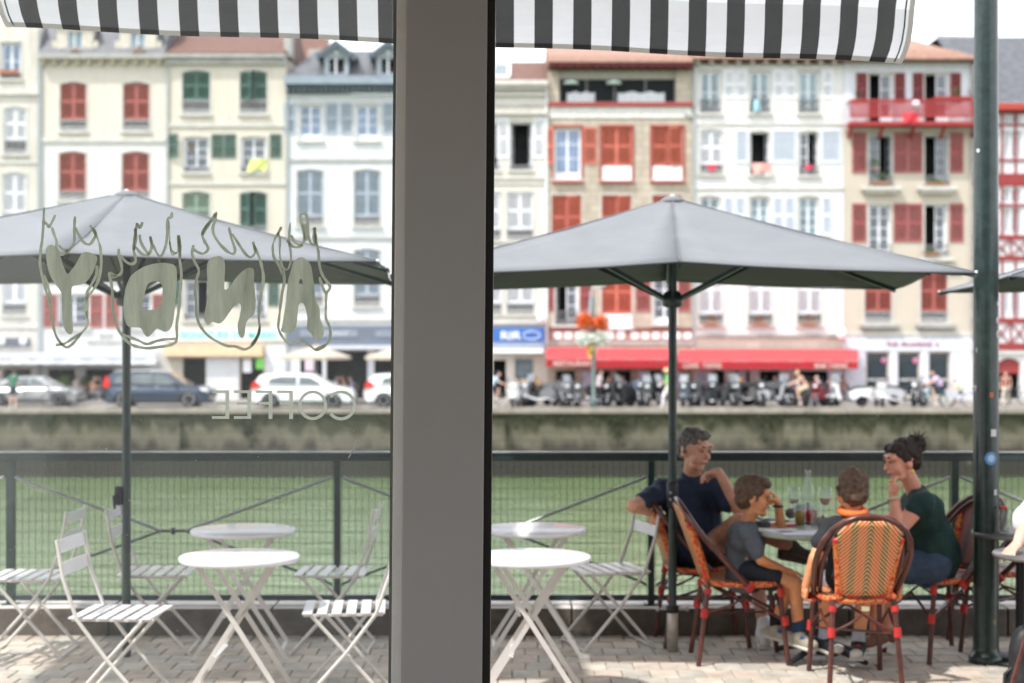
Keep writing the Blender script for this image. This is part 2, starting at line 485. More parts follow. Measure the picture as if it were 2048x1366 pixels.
win = thing('shop_window', 'cafe shopfront window with painted lettering and a thick grey upright post', 'window', (-0.25, WY, 0))
mull = M('mullion_paint', (0.46, 0.453, 0.44), 0.45, var=0.035, scale=2, bump=0.08)
mullL = M('mullion_bright_edge', (0.78, 0.775, 0.75), 0.45, var=0.04)
gasket = M('window_gasket', (0.02, 0.018, 0.017), 0.6)
def lean_bar(x_top, x_bot, w, y0, y1, z0, z1):
    """upright of width w whose left edge is x_top at z1 and x_bot at z0"""
    vs = [(x_bot,y0,z0),(x_bot+w,y0,z0),(x_bot+w,y1,z0),(x_bot,y1,z0),(x_top,y0,z1),(x_top+w,y0,z1),(x_top+w,y1,z1),(x_top,y1,z1)]
    return MB().add(vs, [(0,3,2,1),(4,5,6,7),(0,1,5,4),(1,2,6,5),(2,3,7,6),(3,0,4,7)])
def gx(px, Y=WY): return (px-1024)*Y/F
# lean of the frame: bottom of the picture lies 11 px left of its top
zt, zb = P(0,0,WY).z, P(0,1366,WY).z
def xat(px_top, z, px_bot=None, Y=WY):
    pb = px_top-11 if px_bot is None else px_bot
    t = (z-zb)/(zt-zb); return gx(pb + (px_top-pb)*t, Y)
ym = WY-0.08
lean_bar(xat(813,3.15,Y=ym), xat(813,0,Y=ym), gx(974,ym)-gx(812,ym), ym, WY+0.10, 0, 3.15).build('mullion', mull, win, world=True, bevel=0.003)
lean_bar(xat(797,3.15), xat(797,0), gx(822)-gx(797), WY-0.076, WY+0.08, 0, 3.15).build('glazing_bead', mullL, win, world=True, bevel=0.002)
lean_bar(xat(789,3.15), xat(789,0), gx(797)-gx(789), WY-0.03, WY+0.05, 0, 3.15).build('gasket', M('gasket_grey', (0.16,0.17,0.15), 0.6), win, world=True)
lean_bar(xat(972,3.15), xat(972,0), gx(991)-gx(972), WY-0.07, WY+0.09, 0, 3.15).build('gasket', gasket, win, world=True)
MB().box(-2.3, 2.3, ym, WY+0.06, 3.05, 3.15).build('head_rail', mull, win, world=True)
MB().box(-2.3, gx(800), ym, WY+0.06, 0.0, 0.35).build('sill_panel', mull, win, world=True)
MB().box(-2.3, -2.2, ym, WY+0.06, 0.35, 3.05).build('side_jamb', mull, win, world=True)
MB().box(2.2, 2.3, ym, WY+0.06, 0.0, 3.05).build('side_jamb', mull, win, world=True)
gl = glassM('window_glass', (0.995, 1.0, 0.998), 0.0, dust=0.018, dcol=(0.9, 0.95, 0.95))
pane = MB().box(-2.2, xat(790,1.8), WY, WY+0.006, 0.35, 3.05).build('glass_pane', gl, win, world=True)

# hand painted lettering on the pane (seen from the back, so mirrored)
paint = M('window_paint', (0.47, 0.505, 0.40), 0.7, var=0.22, scale=18, trans=0.62, streak=True)
def za(u, v): return (60+u/4.269, 400+v/4.269)      # coordinates read off two enlargements of the lettering
def zb_(u, v): return (370+u/4.269, 400+v/4.269)
def wpt(p): q = P(p[0], p[1], WY); return (q.x, q.z)
def smooth_closed(pts, n=5):
    out = []; N = len(pts)
    for i in range(N):
        p0, p1, p2, p3 = [Vector(pts[(i+k) % N]) for k in (-1, 0, 1, 2)]
        for j in range(n):
            t = j/n
            out.append(0.5*((2*p1)+(-p0+p2)*t+(2*p0-5*p1+4*p2-p3)*t*t+(-p0+3*p1-3*p2+p3)*t**3))
    return out
def smooth_open(pts, n=5):
    out = []; N = len(pts); V = [Vector(p) for p in pts]
    for i in range(N-1):
        p0, p1, p2, p3 = V[max(i-1,0)], V[i], V[i+1], V[min(i+2,N-1)]
        for j in range(n):
            t = j/n
            out.append(0.5*((2*p1)+(-p0+p2)*t+(2*p0-5*p1+4*p2-p3)*t*t+(-p0+3*p1-3*p2+p3)*t**3))
    out.append(V[-1]); return out
def filled(name, loops, parent, mat, yo):
    cu = bpy.data.curves.new(name, 'CURVE'); cu.dimensions = '2D'; cu.fill_mode = 'BOTH'; cu.extrude = 0.0
    for lp in loops:
        pts = smooth_closed([wpt(p) for p in lp], 4)
        sp = cu.splines.new('POLY'); sp.points.add(len(pts)-1); sp.use_cyclic_u = True
        for k, p in enumerate(pts): sp.points[k].co = (p[0], p[1], 0, 1)
    tmp = bpy.data.objects.new(name, cu); COL.objects.link(tmp)
    me = bpy.data.meshes.new_from_object(tmp.evaluated_get(bpy.context.evaluated_depsgraph_get()))
    bpy.data.objects.remove(tmp)
    me.materials.clear(); me.materials.append(mat)
    me.transform(Matrix.Rotation(R(90), 4, 'X'))
    me.transform(Matrix.Translation(Vector((0, yo, 0)) - org(parent)))
    ob = bpy.data.objects.new(name, me); COL.objects.link(ob); ob.parent = parent
    return ob
def strokes(name, paths, conv, parent, mat, y, wpx=5.6):
    b = MB(); rr = random.Random(len(paths)*7+1)
    for pi, path in enumerate(paths):
        ws = None; yk = y - 0.00035*pi
        if isinstance(path, tuple): path, ws = path
        pts = smooth_open([wpt(conv(*p)) for p in path], 4); n = len(pts)
        vs = []
        for i, p in enumerate(pts):
            d = (pts[min(i+1,n-1)] - pts[max(i-1,0)])
            if d.length < 1e-9: d = Vector((1,0))
            d.normalize(); nn = Vector((-d[1], d[0]))
            w = (wpx if ws is None else ws)*(1+0.5*noise.noise(Vector((p[0]*60, p[1]*60, 1))))*WY/F/2
            if i == 0 or i == n-1: w *= 0.75
            a = Vector(p)+nn*w; c = Vector(p)-nn*w
            vs += [(a[0], yk-0.00001*i, a[1]), (c[0], yk-0.00001*i, c[1])]
        fs = []
        for i in range(n-1):
            o = i*2; fs.append((o,o+1,o+3,o+2))
        b.add(vs, fs)
    return b.build(name, mat, parent, world=True)
Yf = [za(*p) for p in [(180,382),(215,400),(238,450),(262,485),(285,560),(318,628),(352,600),(395,540),(440,460),(480,443),(535,458),(575,492),(560,560),(525,640),(480,700),(430,722),(365,738),(355,790),(358,900),(362,1020),(368,1110),(352,1145),(325,1140),(295,1100),(280,1010),(272,880),(268,795),(235,740),(190,680),(155,590),(138,480),(140,410)]]
Do = [za(*p) for p in [(1010,556),(1090,540),(1160,538),(1225,552),(1252,590),(1255,680),(1245,820),(1236,940),(1222,1040),(1195,1105),(1155,1125),(1115,1110),(1085,1098),(1060,1120),(1035,1150),(1005,1168),(975,1145),(955,1105),(930,1088),(850,1085),(815,1040),(800,960),(800,860),(815,760),(840,690),(870,640),(935,590)]]
Di = [za(*p) for p in [(1010,715),(1060,695),(1100,700),(1130,740),(1130,810),(1122,880),(1100,915),(1050,935),(990,940),(962,930),(958,880),(975,820),(990,760)]]
Nf = [zb_(*p) for p in [(215,500),(260,482),(300,480),(330,505),(342,560),(338,660),(335,750),(350,765),(385,740),(430,670),(490,610),(545,578),(590,600),(588,700),(600,800),(605,900),(590,980),(545,1015),(520,1060),(512,1140),(490,1180),(460,1150),(450,1070),(468,990),(478,920),(468,885),(430,895),(380,960),(330,1030),(290,1055),(235,1040),(205,1068),(172,1045),(165,990),(180,900),(198,800),(192,680),(188,560)]]
Ao = [zb_(*p) for p in [(985,488),(1040,515),(1075,560),(1092,650),(1105,760),(1115,860),(1148,915),(1155,1010),(1180,1080),(1185,1150),(1140,1200),(1105,1195),(1085,1150),(1042,1100),(1045,1010),(1025,910),(1000,878),(972,895),(962,980),(950,1080),(925,1125),(870,1135),(820,1120),(830,1070),(842,1000),(858,900),(872,780),(882,680),(905,600),(925,530)]]
Ai = [zb_(*p) for p in [(990,672),(1003,690),(1005,722),(990,728),(975,715),(978,688)]]
yo = WY-0.0012
filled('painted_letter', [Yf], pane, paint, yo)
filled('painted_letter', [Do, Di], pane, paint, yo)
filled('painted_letter', [Nf], pane, paint, yo)
filled('painted_letter', [Ao, Ai], pane, paint, yo)
yl = WY-0.0032
strokes('painted_flame', [
    [(122,65),(118,180),(108,330),(92,440),(88,540),(100,620),(125,720),(160,850),(185,980),(205,1090),(230,1170),(270,1225),(318,1258),(370,1225),(430,1150),(490,1075),(490,990),(460,920),(480,850),(540,770),(585,690),(610,560),(605,420),(580,330),(545,260),(515,215)],
    [(122,640),(150,720),(172,800),(182,870)], [(128,190),(150,210),(168,230),(190,190),(220,128)],
    [(190,235),(215,310),(232,360),(228,410),(260,465),(300,455),(345,420),(380,360),(382,240),(388,140)],
    [(245,385),(290,425),(330,430)], [(395,235),(420,300),(460,360),(510,380),(545,340),(565,290),(540,240)],
    [(225,1238),(300,1225),(380,1175),(445,1135)], [(575,560),(570,640),(520,740),(490,800),(495,900),(492,1010)]], za, pane, paint, yl)
strokes('painted_flame', [
    [(760,415),(762,480),(785,560),(782,620),(740,648),(680,625),(695,700),(705,800),(705,910),(730,1020),(765,1120),(820,1195),(880,1240),(990,1265),(1100,1255),(1210,1235),(1255,1190),(1255,1060),(1270,960),(1280,830),(1295,640),(1280,500),(1285,400),(1270,300)],
    [(780,1140),(850,1170),(930,1200),(1000,1230),(1080,1205),(1160,1190),(1245,1185)],
    ([(700,660),(745,650)], 7), [(780,480),(820,525),(870,548),(905,520),(890,440),(888,380),(900,300),(915,195)],
    ([(900,240),(908,330),(890,430)], 6), [(905,400),(950,455),(1005,475),(1035,430),(1040,390),(1030,310)],
    [(940,295),(950,360),(990,430),(1020,465)], [(920,200),(940,240),(965,190)],
    [(1030,315),(1060,400),(1115,485),(1160,400),(1175,300),(1180,170),(1210,145),(1215,105)],
    ([(1190,180),(1195,300),(1200,400),(1220,470),(1255,445)], 3), ([(1265,300),(1270,380),(1262,450),(1215,435),(1195,350)], 4.5), ([(1275,300),(1282,420),(1285,500)], 6)], za, pane, paint, yl)
strokes('painted_flame', [
    [(75,385),(62,450),(85,530),(120,600),(100,680),(88,780),(98,880),(100,980),(130,1070),(190,1150),(270,1205),(360,1245),(430,1250),(510,1275),(570,1245),(610,1180),(640,1100),(632,1010),(640,880),(655,780),(672,660),(650,540),(620,450),(595,400),(582,355)],
    ([(640,1080),(625,1160),(570,1240)], 7), [(75,420),(110,445),(160,458),(200,415),(165,345),(150,280),(200,200),(275,105)],
    ([(150,300),(190,230),(240,170)], 6), [(265,120),(255,190),(240,240),(255,310),(320,400),(400,460),(430,430),(400,330),(378,235)],
    [(405,290),(450,360),(510,450),(560,490),(600,450),(590,380)]], zb_, pane, paint, yl)
strokes('painted_flame', [
    ([(825,230),(800,280),(770,330),(750,400),(760,490),(800,550),(835,640)], 5), ([(790,280),(812,330),(810,420),(815,500),(840,580),(880,590),(905,520),(905,450),(890,340),(900,195)], 4.5),
    [(840,600),(850,690),(830,800),(815,920),(805,1010),(800,1100),(850,1190),(920,1225),(1000,1200),(1060,1235),(1120,1280),(1190,1250),(1235,1190),(1240,1100),(1205,1010),(1205,900),(1210,800),(1240,740),(1180,650),(1150,560),(1140,440),(1120,340),(1110,235)],
    [(905,300),(940,360),(990,385),(1020,330),(1000,220),(985,120)], [(990,122),(1035,125),(1050,230),(1060,330),(1090,380),(1125,370)],
    [(870,340),(910,390),(960,405),(1010,385)], ([(1015,200),(1030,270),(1035,350)], 7), ([(1105,235),(1105,300),(1110,370)], 7),
    [(1150,660),(1180,750),(1205,800)], ([(1120,1275),(1200,1235)], 6)], zb_, pane, paint, yl)
# COFFEE in thin capitals
paint2 = M('window_paint_pale', (0.58, 0.62, 0.52), 0.7, var=0.08, scale=18, trans=0.62)
def cz(u, v): return (400+u/3.413, 640+v/3.413)
def letterE(b, x0, x1, mid=True, bot=True):
    t = 480; bt = 675
    def r_(a, c, d, e):
        p = wpt(cz(a, c)); q2 = wpt(cz(d, e)); b.add([(p[0],yo,p[1]),(q2[0],yo,p[1]),(q2[0],yo,q2[1]),(p[0],yo,q2[1])], [(0,1,2,3)])
    r_(x1-26, t, x1, bt); r_(x0, t, x1-26, t+19); r_(x0+20, 560, x1-26, 578)
    if bot: r_(x0, bt-19, x1-26, bt)
b = MB(); letterE(b, 82, 200); b.build('coffee_letter', paint2, pane, world=True)
b = MB(); letterE(b, 232, 350); b.build('coffee_letter', paint2, pane, world=True)
b = MB(); letterE(b, 380, 495, bot=False); b.build('coffee_letter', paint2, pane, world=True)
b = MB(); letterE(b, 525, 635, bot=False); b.build('coffee_letter', paint2, pane, world=True)
def ring(u0, u1, v0, v1, a0, a1):
    cx, cy = (u0+u1)/2, (v0+v1)/2; rx, ry = (u1-u0)/2, (v1-v0)/2; N = 48; b = MB(); vs = []
    for i in range(N+1):
        a = R(a0+(a1-a0)*i/N)
        w = 21
        o_ = wpt(cz(cx+rx*math.cos(a), cy-ry*math.sin(a))); i_ = wpt(cz(cx+(rx-w)*math.cos(a), cy-(ry-w)*math.sin(a)))
        vs += [(o_[0],yo,o_[1]),(i_[0],yo,i_[1])]
    fs = []
    for i in range(N):
        k = i*2; fs.append((k,k+2,k+3,k+1))
    b.add(vs, fs); return b
ring(672, 868, 480, 683, 0, 360).build('coffee_letter', paint2, pane, world=True)
ring(862, 1065, 480, 685, -142, 142).build('coffee_letter', paint2, pane, world=True)
# dust specks and a scratch on the glass
sp = MB(); rr = random.Random(11)
for i in range(230):
    px, py = rr.uniform(2, 782), rr.uniform(60, 1360) if rr.random() < 0.6 else rr.uniform(860, 1250)
    q_ = P(px, py, WY); r_ = rr.choice((0.00036, 0.0005, 0.0007, 0.0012))*rr.uniform(0.8, 1.3)
    sp.ball((q_.x, WY-0.0004, q_.z), (r_*rr.uniform(0.7,1.8), 0.0003, r_), 6, 4)
stuff(sp.build('dust_specks', M('dust', (0.75, 0.76, 0.74), 0.9, trans=0.4), pane, world=True))
a_, b_ = P(697, 916, WY), P(718, 878, WY)
sc = MB(); sc.tube([(a_.x, WY-0.001, a_.z), ((a_.x+b_.x)/2+0.0005, WY-0.001, (a_.z+b_.z)/2), (b_.x, WY-0.001, b_.z)], 0.0016, 5)
sc.build('scratch', M('scratch', (0.8, 0.8, 0.76), 0.8, trans=0.4), pane, world=True)

# ------------------------------------------------------------------ striped awning
AWX0, AWX1 = -1.939, 1.571
SL = 0.085
def aw_pt(x, t):
    """t 0 at the hem, going up"""
    Y = 6.20 + SL*x - 0.07*t - 0.55*max(0, t-0.24)
    zh = 2.945 - 0.0235*x
    # gentle belly of the fabric near the hem
    Yb = 0.042*math.exp(-t/0.075)
    return Vector((x, Y+Yb, zh + t*0.92))
awn = thing('striped_awning', 'black and white striped fabric awning hanging in front of the cafe window', 'awning', (-0.15, 6.2, 2.95))
aw_w = M('awning_white_cloth', (0.88, 0.885, 0.895), 0.8, var=0.03, scale=5, trans=0.48, bump=0.12, bscale=25)
aw_d = M('awning_charcoal_cloth', (0.125, 0.131, 0.135), 0.8, var=0.06, scale=8, trans=0.15, bump=0.2, bscale=25)
aw_h = M('awning_hem_cloth', (0.66, 0.65, 0.60), 0.85, var=0.05, trans=0.15)
aw_hd = M('awning_hem_dark', (0.055, 0.057, 0.058), 0.85)
# stripe boundaries: 0.1013 m repeat
bounds = []
x = 0.0
import itertools
per = 0.1508
x0 = (1530.5-1024)*6.268/F
k = -30
cl = MB()
edges = []
for k in range(-25, 10):
    xa = x0 + k*per; edges.append((xa, xa+0.0712, 1)); edges.append((xa+0.0712, xa+per, 0))
ts = [0.0, 0.019, 0.045, 0.09, 0.15, 0.22, 0.3, 0.42, 0.55, 0.7, 0.85]
def corner(x, t):
    # the right and left lower corners are rounded off: the side hems curve inwards
    r = 0.0
    q = aw_pt(x, t)
    pull = 0.039*math.exp(-t/0.075)
    if x > 0.9: q.x -= pull*((x-0.9)/0.67)**2
    if x < -1.45: q.x += pull*((-1.45-x)/0.49)**2
    q.z += 0.004*math.sin(x*6.0)
    return q
for xa, xb, dk in edges:
    xa, xb = max(xa, AWX0), min(xb, AWX1)
    if xb-xa < 0.002: continue
    for ti in range(len(ts)-1):
        hem = ti == 0
        nx = 2
        for j in range(nx):
            u0, u1 = xa+(xb-xa)*j/nx, xa+(xb-xa)*(j+1)/nx
            mi = (3 if dk else 2) if hem else (1 if dk else 0)
            off = Vector((0, -0.004, 0)) if hem else Vector()
            vs = [corner(u0, ts[ti])+off, corner(u1, ts[ti])+off, corner(u1, ts[ti+1])+off*0.3, corner(u0, ts[ti+1])+off*0.3]
            cl.add(vs, [(0,1,2,3)], mi, not hem)
aw_o = cl.build('awning_fabric', [aw_w, aw_d, aw_h, aw_hd], awn, world=True)
for s_, xx in ((1, AWX1), (-1, AWX0)):
    e = MB()
    for ti in range(len(ts)-1):
        a0, a1 = corner(xx, ts[ti]), corner(xx, ts[ti+1])
        e.add([a0, a0+Vector((s_*0.021, 0, 0)), a1+Vector((s_*0.021,0,0)), a1], [(0,1,2,3)], 0, True)
        a0, a1 = corner(xx-s_*0.018, ts[ti])+Vector((0,-0.003,0)), corner(xx-s_*0.018, ts[ti+1])+Vector((0,-0.003,0))
        e.add([a0, a0+Vector((s_*0.006, 0, 0)), a1+Vector((s_*0.006,0,0)), a1], [(0,1,2,3)], 1, True)
    e.build('side_hem', [aw_h, aw_hd], awn, world=True)
tp = [corner(AWX0, 0.85), corner(AWX1, 0.85)]
MB().bar(tp[0], tp[1], 0.04, 0.04).build('front_bar', white_paint, awn, world=True)
for xx in (AWX0+0.02, AWX1-0.02):
    MB().bar(corner(xx, 0.85), (xx, WY+0.1, 4.1), 0.035, 0.035).build('awning_arm', white_paint, awn, world=True)
MB().box(AWX0, AWX1, WY+0.1, WY+0.24, 4.02, 4.18).build('cassette', white_paint, awn, world=True)
# ------------------------------------------------------------------ far bank houses
def bx(px): return (px-1024)/40.0
def bz(py): return HC + (683-py)/40.0
def rz(py, Y): return HC + (683-py)*Y/F      # height that shows at py when the ridge lies Y away
ZG = ZQ + 0.12

def wall_mat(name, c, low=None, zsplit=None, block=False, dirt=0.3):
    m = bpy.data.materials.new(name); m.use_nodes = True
    n, l = m.node_tree.nodes, m.node_tree.links
    b = n['Principled BSDF']; b.inputs['Roughness'].default_value = 0.9; b.inputs['Specular IOR Level'].default_value = 0.2
    tc = n.new('ShaderNodeTexCoord')
    nz = n.new('ShaderNodeTexNoise'); nz.inputs['Scale'].default_value = 0.9; nz.inputs['Detail'].default_value = 7; nz.inputs['Roughness'].default_value = 0.7
    mp = n.new('ShaderNodeMapping'); mp.inputs['Scale'].default_value = (1.3, 1.3, 0.35)
    l.new(tc.outputs['Object'], mp.inputs[0]); l.new(mp.outputs[0], nz.inputs[0])
    mr = n.new('ShaderNodeMapRange'); mr.inputs['From Min'].default_value = 0.45; mr.inputs['From Max'].default_value = 0.75
    l.new(nz.outputs['Fac'], mr.inputs[0])
    mx = n.new('ShaderNodeMix'); mx.data_type = 'RGBA'
    base = None
    if low:
        sx = n.new('ShaderNodeSeparateXYZ'); l.new(tc.outputs['Object'], sx.inputs[0])
        cp = n.new('ShaderNodeMath'); cp.operation = 'GREATER_THAN'; cp.inputs[1].default_value = zsplit - ZG
        l.new(sx.outputs['Z'], cp.inputs[0])
        m0 = n.new('ShaderNodeMix'); m0.data_type = 'RGBA'; m0.inputs[6].default_value = (*low, 1); m0.inputs[7].default_value = (*c, 1)
        l.new(cp.outputs[0], m0.inputs[0]); base = m0.outputs[2]
    if block:
        br = n.new('ShaderNodeTexBrick'); br.inputs['Scale'].default_value = 1.0
        br.inputs['Brick Width'].default_value = 0.75; br.inputs['Row Height'].default_value = 0.36; br.inputs['Mortar Size'].default_value = 0.018
        c1 = Vector(c)
        br.inputs['Color1'].default_value = (*(c1*1.05), 1); br.inputs['Color2'].default_value = (*(c1*0.86), 1); br.inputs['Mortar'].default_value = (*(c1*0.7), 1)
        m3 = n.new('ShaderNodeMapping'); m3.inputs['Rotation'].default_value = (R(90), 0, 0)
        l.new(tc.outputs['Object'], m3.inputs[0]); l.new(m3.outputs[0], br.inputs[0]); base = br.outputs[0]
    if base is not None: l.new(base, mx.inputs[6])
    else: mx.inputs[6].default_value = (*c, 1)
    mm = n.new('ShaderNodeMath'); mm.operation = 'MULTIPLY'; mm.inputs[1].default_value = dirt; l.new(mr.outputs[0], mm.inputs[0])
    l.new(mm.outputs[0], mx.inputs[0])
    mx.inputs[7].default_value = (c[0]*0.5, c[1]*0.47, c[2]*0.42, 1)
    l.new(mx.outputs[2], b.inputs['Base Color'])
    bp = n.new('ShaderNodeBump'); bp.inputs['Strength'].default_value = 0.3; bp.inputs['Distance'].default_value = 0.03
    l.new(nz.outputs['Fac'], bp.inputs['Height']); l.new(bp.outputs[0], b.inputs['Normal'])
    return m

trim_w = M('stone_trim', (0.57, 0.55, 0.51), 0.85, var=0.12, scale=2)
trim_g = M('grey_stone_trim', (0.38, 0.37, 0.35), 0.85, var=0.15, scale=2)
wframe = M('window_frame_white', (0.72, 0.74, 0.78), 0.5, var=0.05)
iron = M('balcony_iron', (0.20, 0.205, 0.21), 0.5, var=0.2)
iron_l = M('guard_rail_pale', (0.42, 0.42, 0.42), 0.6, var=0.15)
red_sh = M('shutter_brick_red', (0.37, 0.105, 0.088), 0.6, var=0.14, scale=3)
org_sh = M('shutter_orange_red', (0.56, 0.15, 0.105), 0.6, var=0.14, scale=3)
crim_sh = M('shutter_crimson', (0.34, 0.088, 0.092), 0.6, var=0.14, scale=3)
drk_sh = M('shutter_dark_red', (0.20, 0.018, 0.020), 0.6, var=0.14, scale=3)
grn_sh = M('shutter_green', (0.062, 0.135, 0.112), 0.6, var=0.2, scale=3)
pgr_sh = M('shutter_pale_green', (0.25, 0.33, 0.26), 0.6, var=0.14, scale=3)
blu_sh = M('shutter_blue_grey', (0.36, 0.42, 0.50), 0.6, var=0.12, scale=3)
wht_sh = M('shutter_white', (0.74, 0.75, 0.80), 0.6, var=0.08, scale=3)
ice_sh = M('shutter_ice_blue', (0.68, 0.73, 0.84), 0.6, var=0.06, scale=3)
glass_pane = M('pane_glass', (0.08, 0.095, 0.12), 0.12, var=0.3, scale=0.8, spec=0.9)
glass_blue = M('pane_glass_blue', (0.16, 0.24, 0.38), 0.2, var=0.3, scale=0.8, spec=0.9)
glass_teal = M('pane_glass_teal', (0.18, 0.27, 0.31), 0.2, var=0.3, scale=0.8, spec=0.9)
curtain = M('net_curtain', (0.60, 0.63, 0.66), 0.9, var=0.12, scale=8)
tile_r = M('roof_tile_brown_red', (0.145, 0.07, 0.052), 0.8, var=0.3, scale=5, bump=0.3)
tile_o = M('roof_tile_terracotta', (0.29, 0.17, 0.125), 0.8, var=0.25, scale=4, bump=0.3)
slate = M('roof_slate', (0.095, 0.10, 0.115), 0.5, var=0.2, scale=3)
timber = M('timber_red', (0.27, 0.035, 0.035), 0.6, var=0.15)
bal_red = M('balcony_red', (0.33, 0.028, 0.028), 0.55, var=0.15)
geran = M('geranium_red', (0.55, 0.03, 0.06), 0.8, var=0.3, scale=20)
leafm = M('leaf_green', (0.075, 0.14, 0.035), 0.7, var=0.35, scale=12)
leafl = M('leaf_light_green', (0.17, 0.27, 0.06), 0.7, var=0.3, scale=12)

def holes_wall(mb, x0, x1, z0, z1, holes, Y, depth=0.32):
    xs = sorted(set([x0, x1] + [min(max(h[i], x0), x1) for h in holes for i in (0, 1)]))
    zs = sorted(set([z0, z1] + [min(max(h[i], z0), z1) for h in holes for i in (2, 3)]))
    inside = lambda x, z: any(h[0] < x < h[1] and h[2] < z < h[3] for h in holes)
    for i in range(len(xs)-1):
        for j in range(len(zs)-1):
            xa, xb, za_, zb2 = xs[i], xs[i+1], zs[j], zs[j+1]
            if xb-xa < 1e-6 or zb2-za_ < 1e-6 or inside((xa+xb)/2, (za_+zb2)/2): continue
            mb.add([(xa,Y,za_),(xb,Y,za_),(xb,Y,zb2),(xa,Y,zb2)], [(0,1,2,3)])
    for h in holes:
        a, b_, c, d = h[0], h[1], h[2], h[3]
        mb.add([(a,Y,c),(b_,Y,c),(b_,Y,d),(a,Y,d),(a,Y+depth,c),(b_,Y+depth,c),(b_,Y+depth,d),(a,Y+depth,d)],
               [(0,4,5,1),(1,5,6,2),(2,6,7,3),(3,7,4,0)])
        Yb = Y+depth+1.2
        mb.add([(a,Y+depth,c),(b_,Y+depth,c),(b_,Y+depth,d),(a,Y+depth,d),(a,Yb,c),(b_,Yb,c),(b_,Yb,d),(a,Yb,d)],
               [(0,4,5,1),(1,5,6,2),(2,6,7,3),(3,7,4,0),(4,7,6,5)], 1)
        if len(h) > 4 and h[4]:
            r = h[4]; N = 6; cx = (a+b_)/2; hw = (b_-a)/2
            for s_ in (-1, 1):
                pts = [(cx+s_*hw, d)]
                for k in range(N+1):
                    t = k/N; pts.append((cx+s_*hw*(1-t), d-r*(1-t)**2))
                if s_ > 0: pts = pts[::-1]
                mb.prism(pts, Y+0.001, Y+depth)

leaf_cache = {}
def leaf_mesh(w, h, mat, rows=2):
    key = (round(w, 2), round(h, 2), mat.name, rows)
    if key in leaf_cache: return leaf_cache[key]
    w, h = key[0], key[1]; b = MB(); t = 0.045; s_ = min(0.07, w*0.18)
    b.box(0, s_, 0, t, 0, h); b.box(w-s_, w, 0, t, 0, h)
    rz = [0] + [h*(k+1)/rows for k in range(rows)]
    for k, z in enumerate(rz):
        z0 = min(max(z-0.05, 0), h-0.1); b.box(s_, w-s_, 0.002, t-0.002, z0, z0+0.1)
    for k in range(rows):
        z = rz[k]+0.06
        while z < rz[k+1]-0.07:
            b.bar((s_, t*0.5, z+0.02), (w-s_, t*0.5, z+0.02), 0.008, 0.05, up=(0, -0.55, 1))
            z += 0.062
    leaf_cache[key] = b.mesh('shutter', mat)
    return leaf_cache[key]

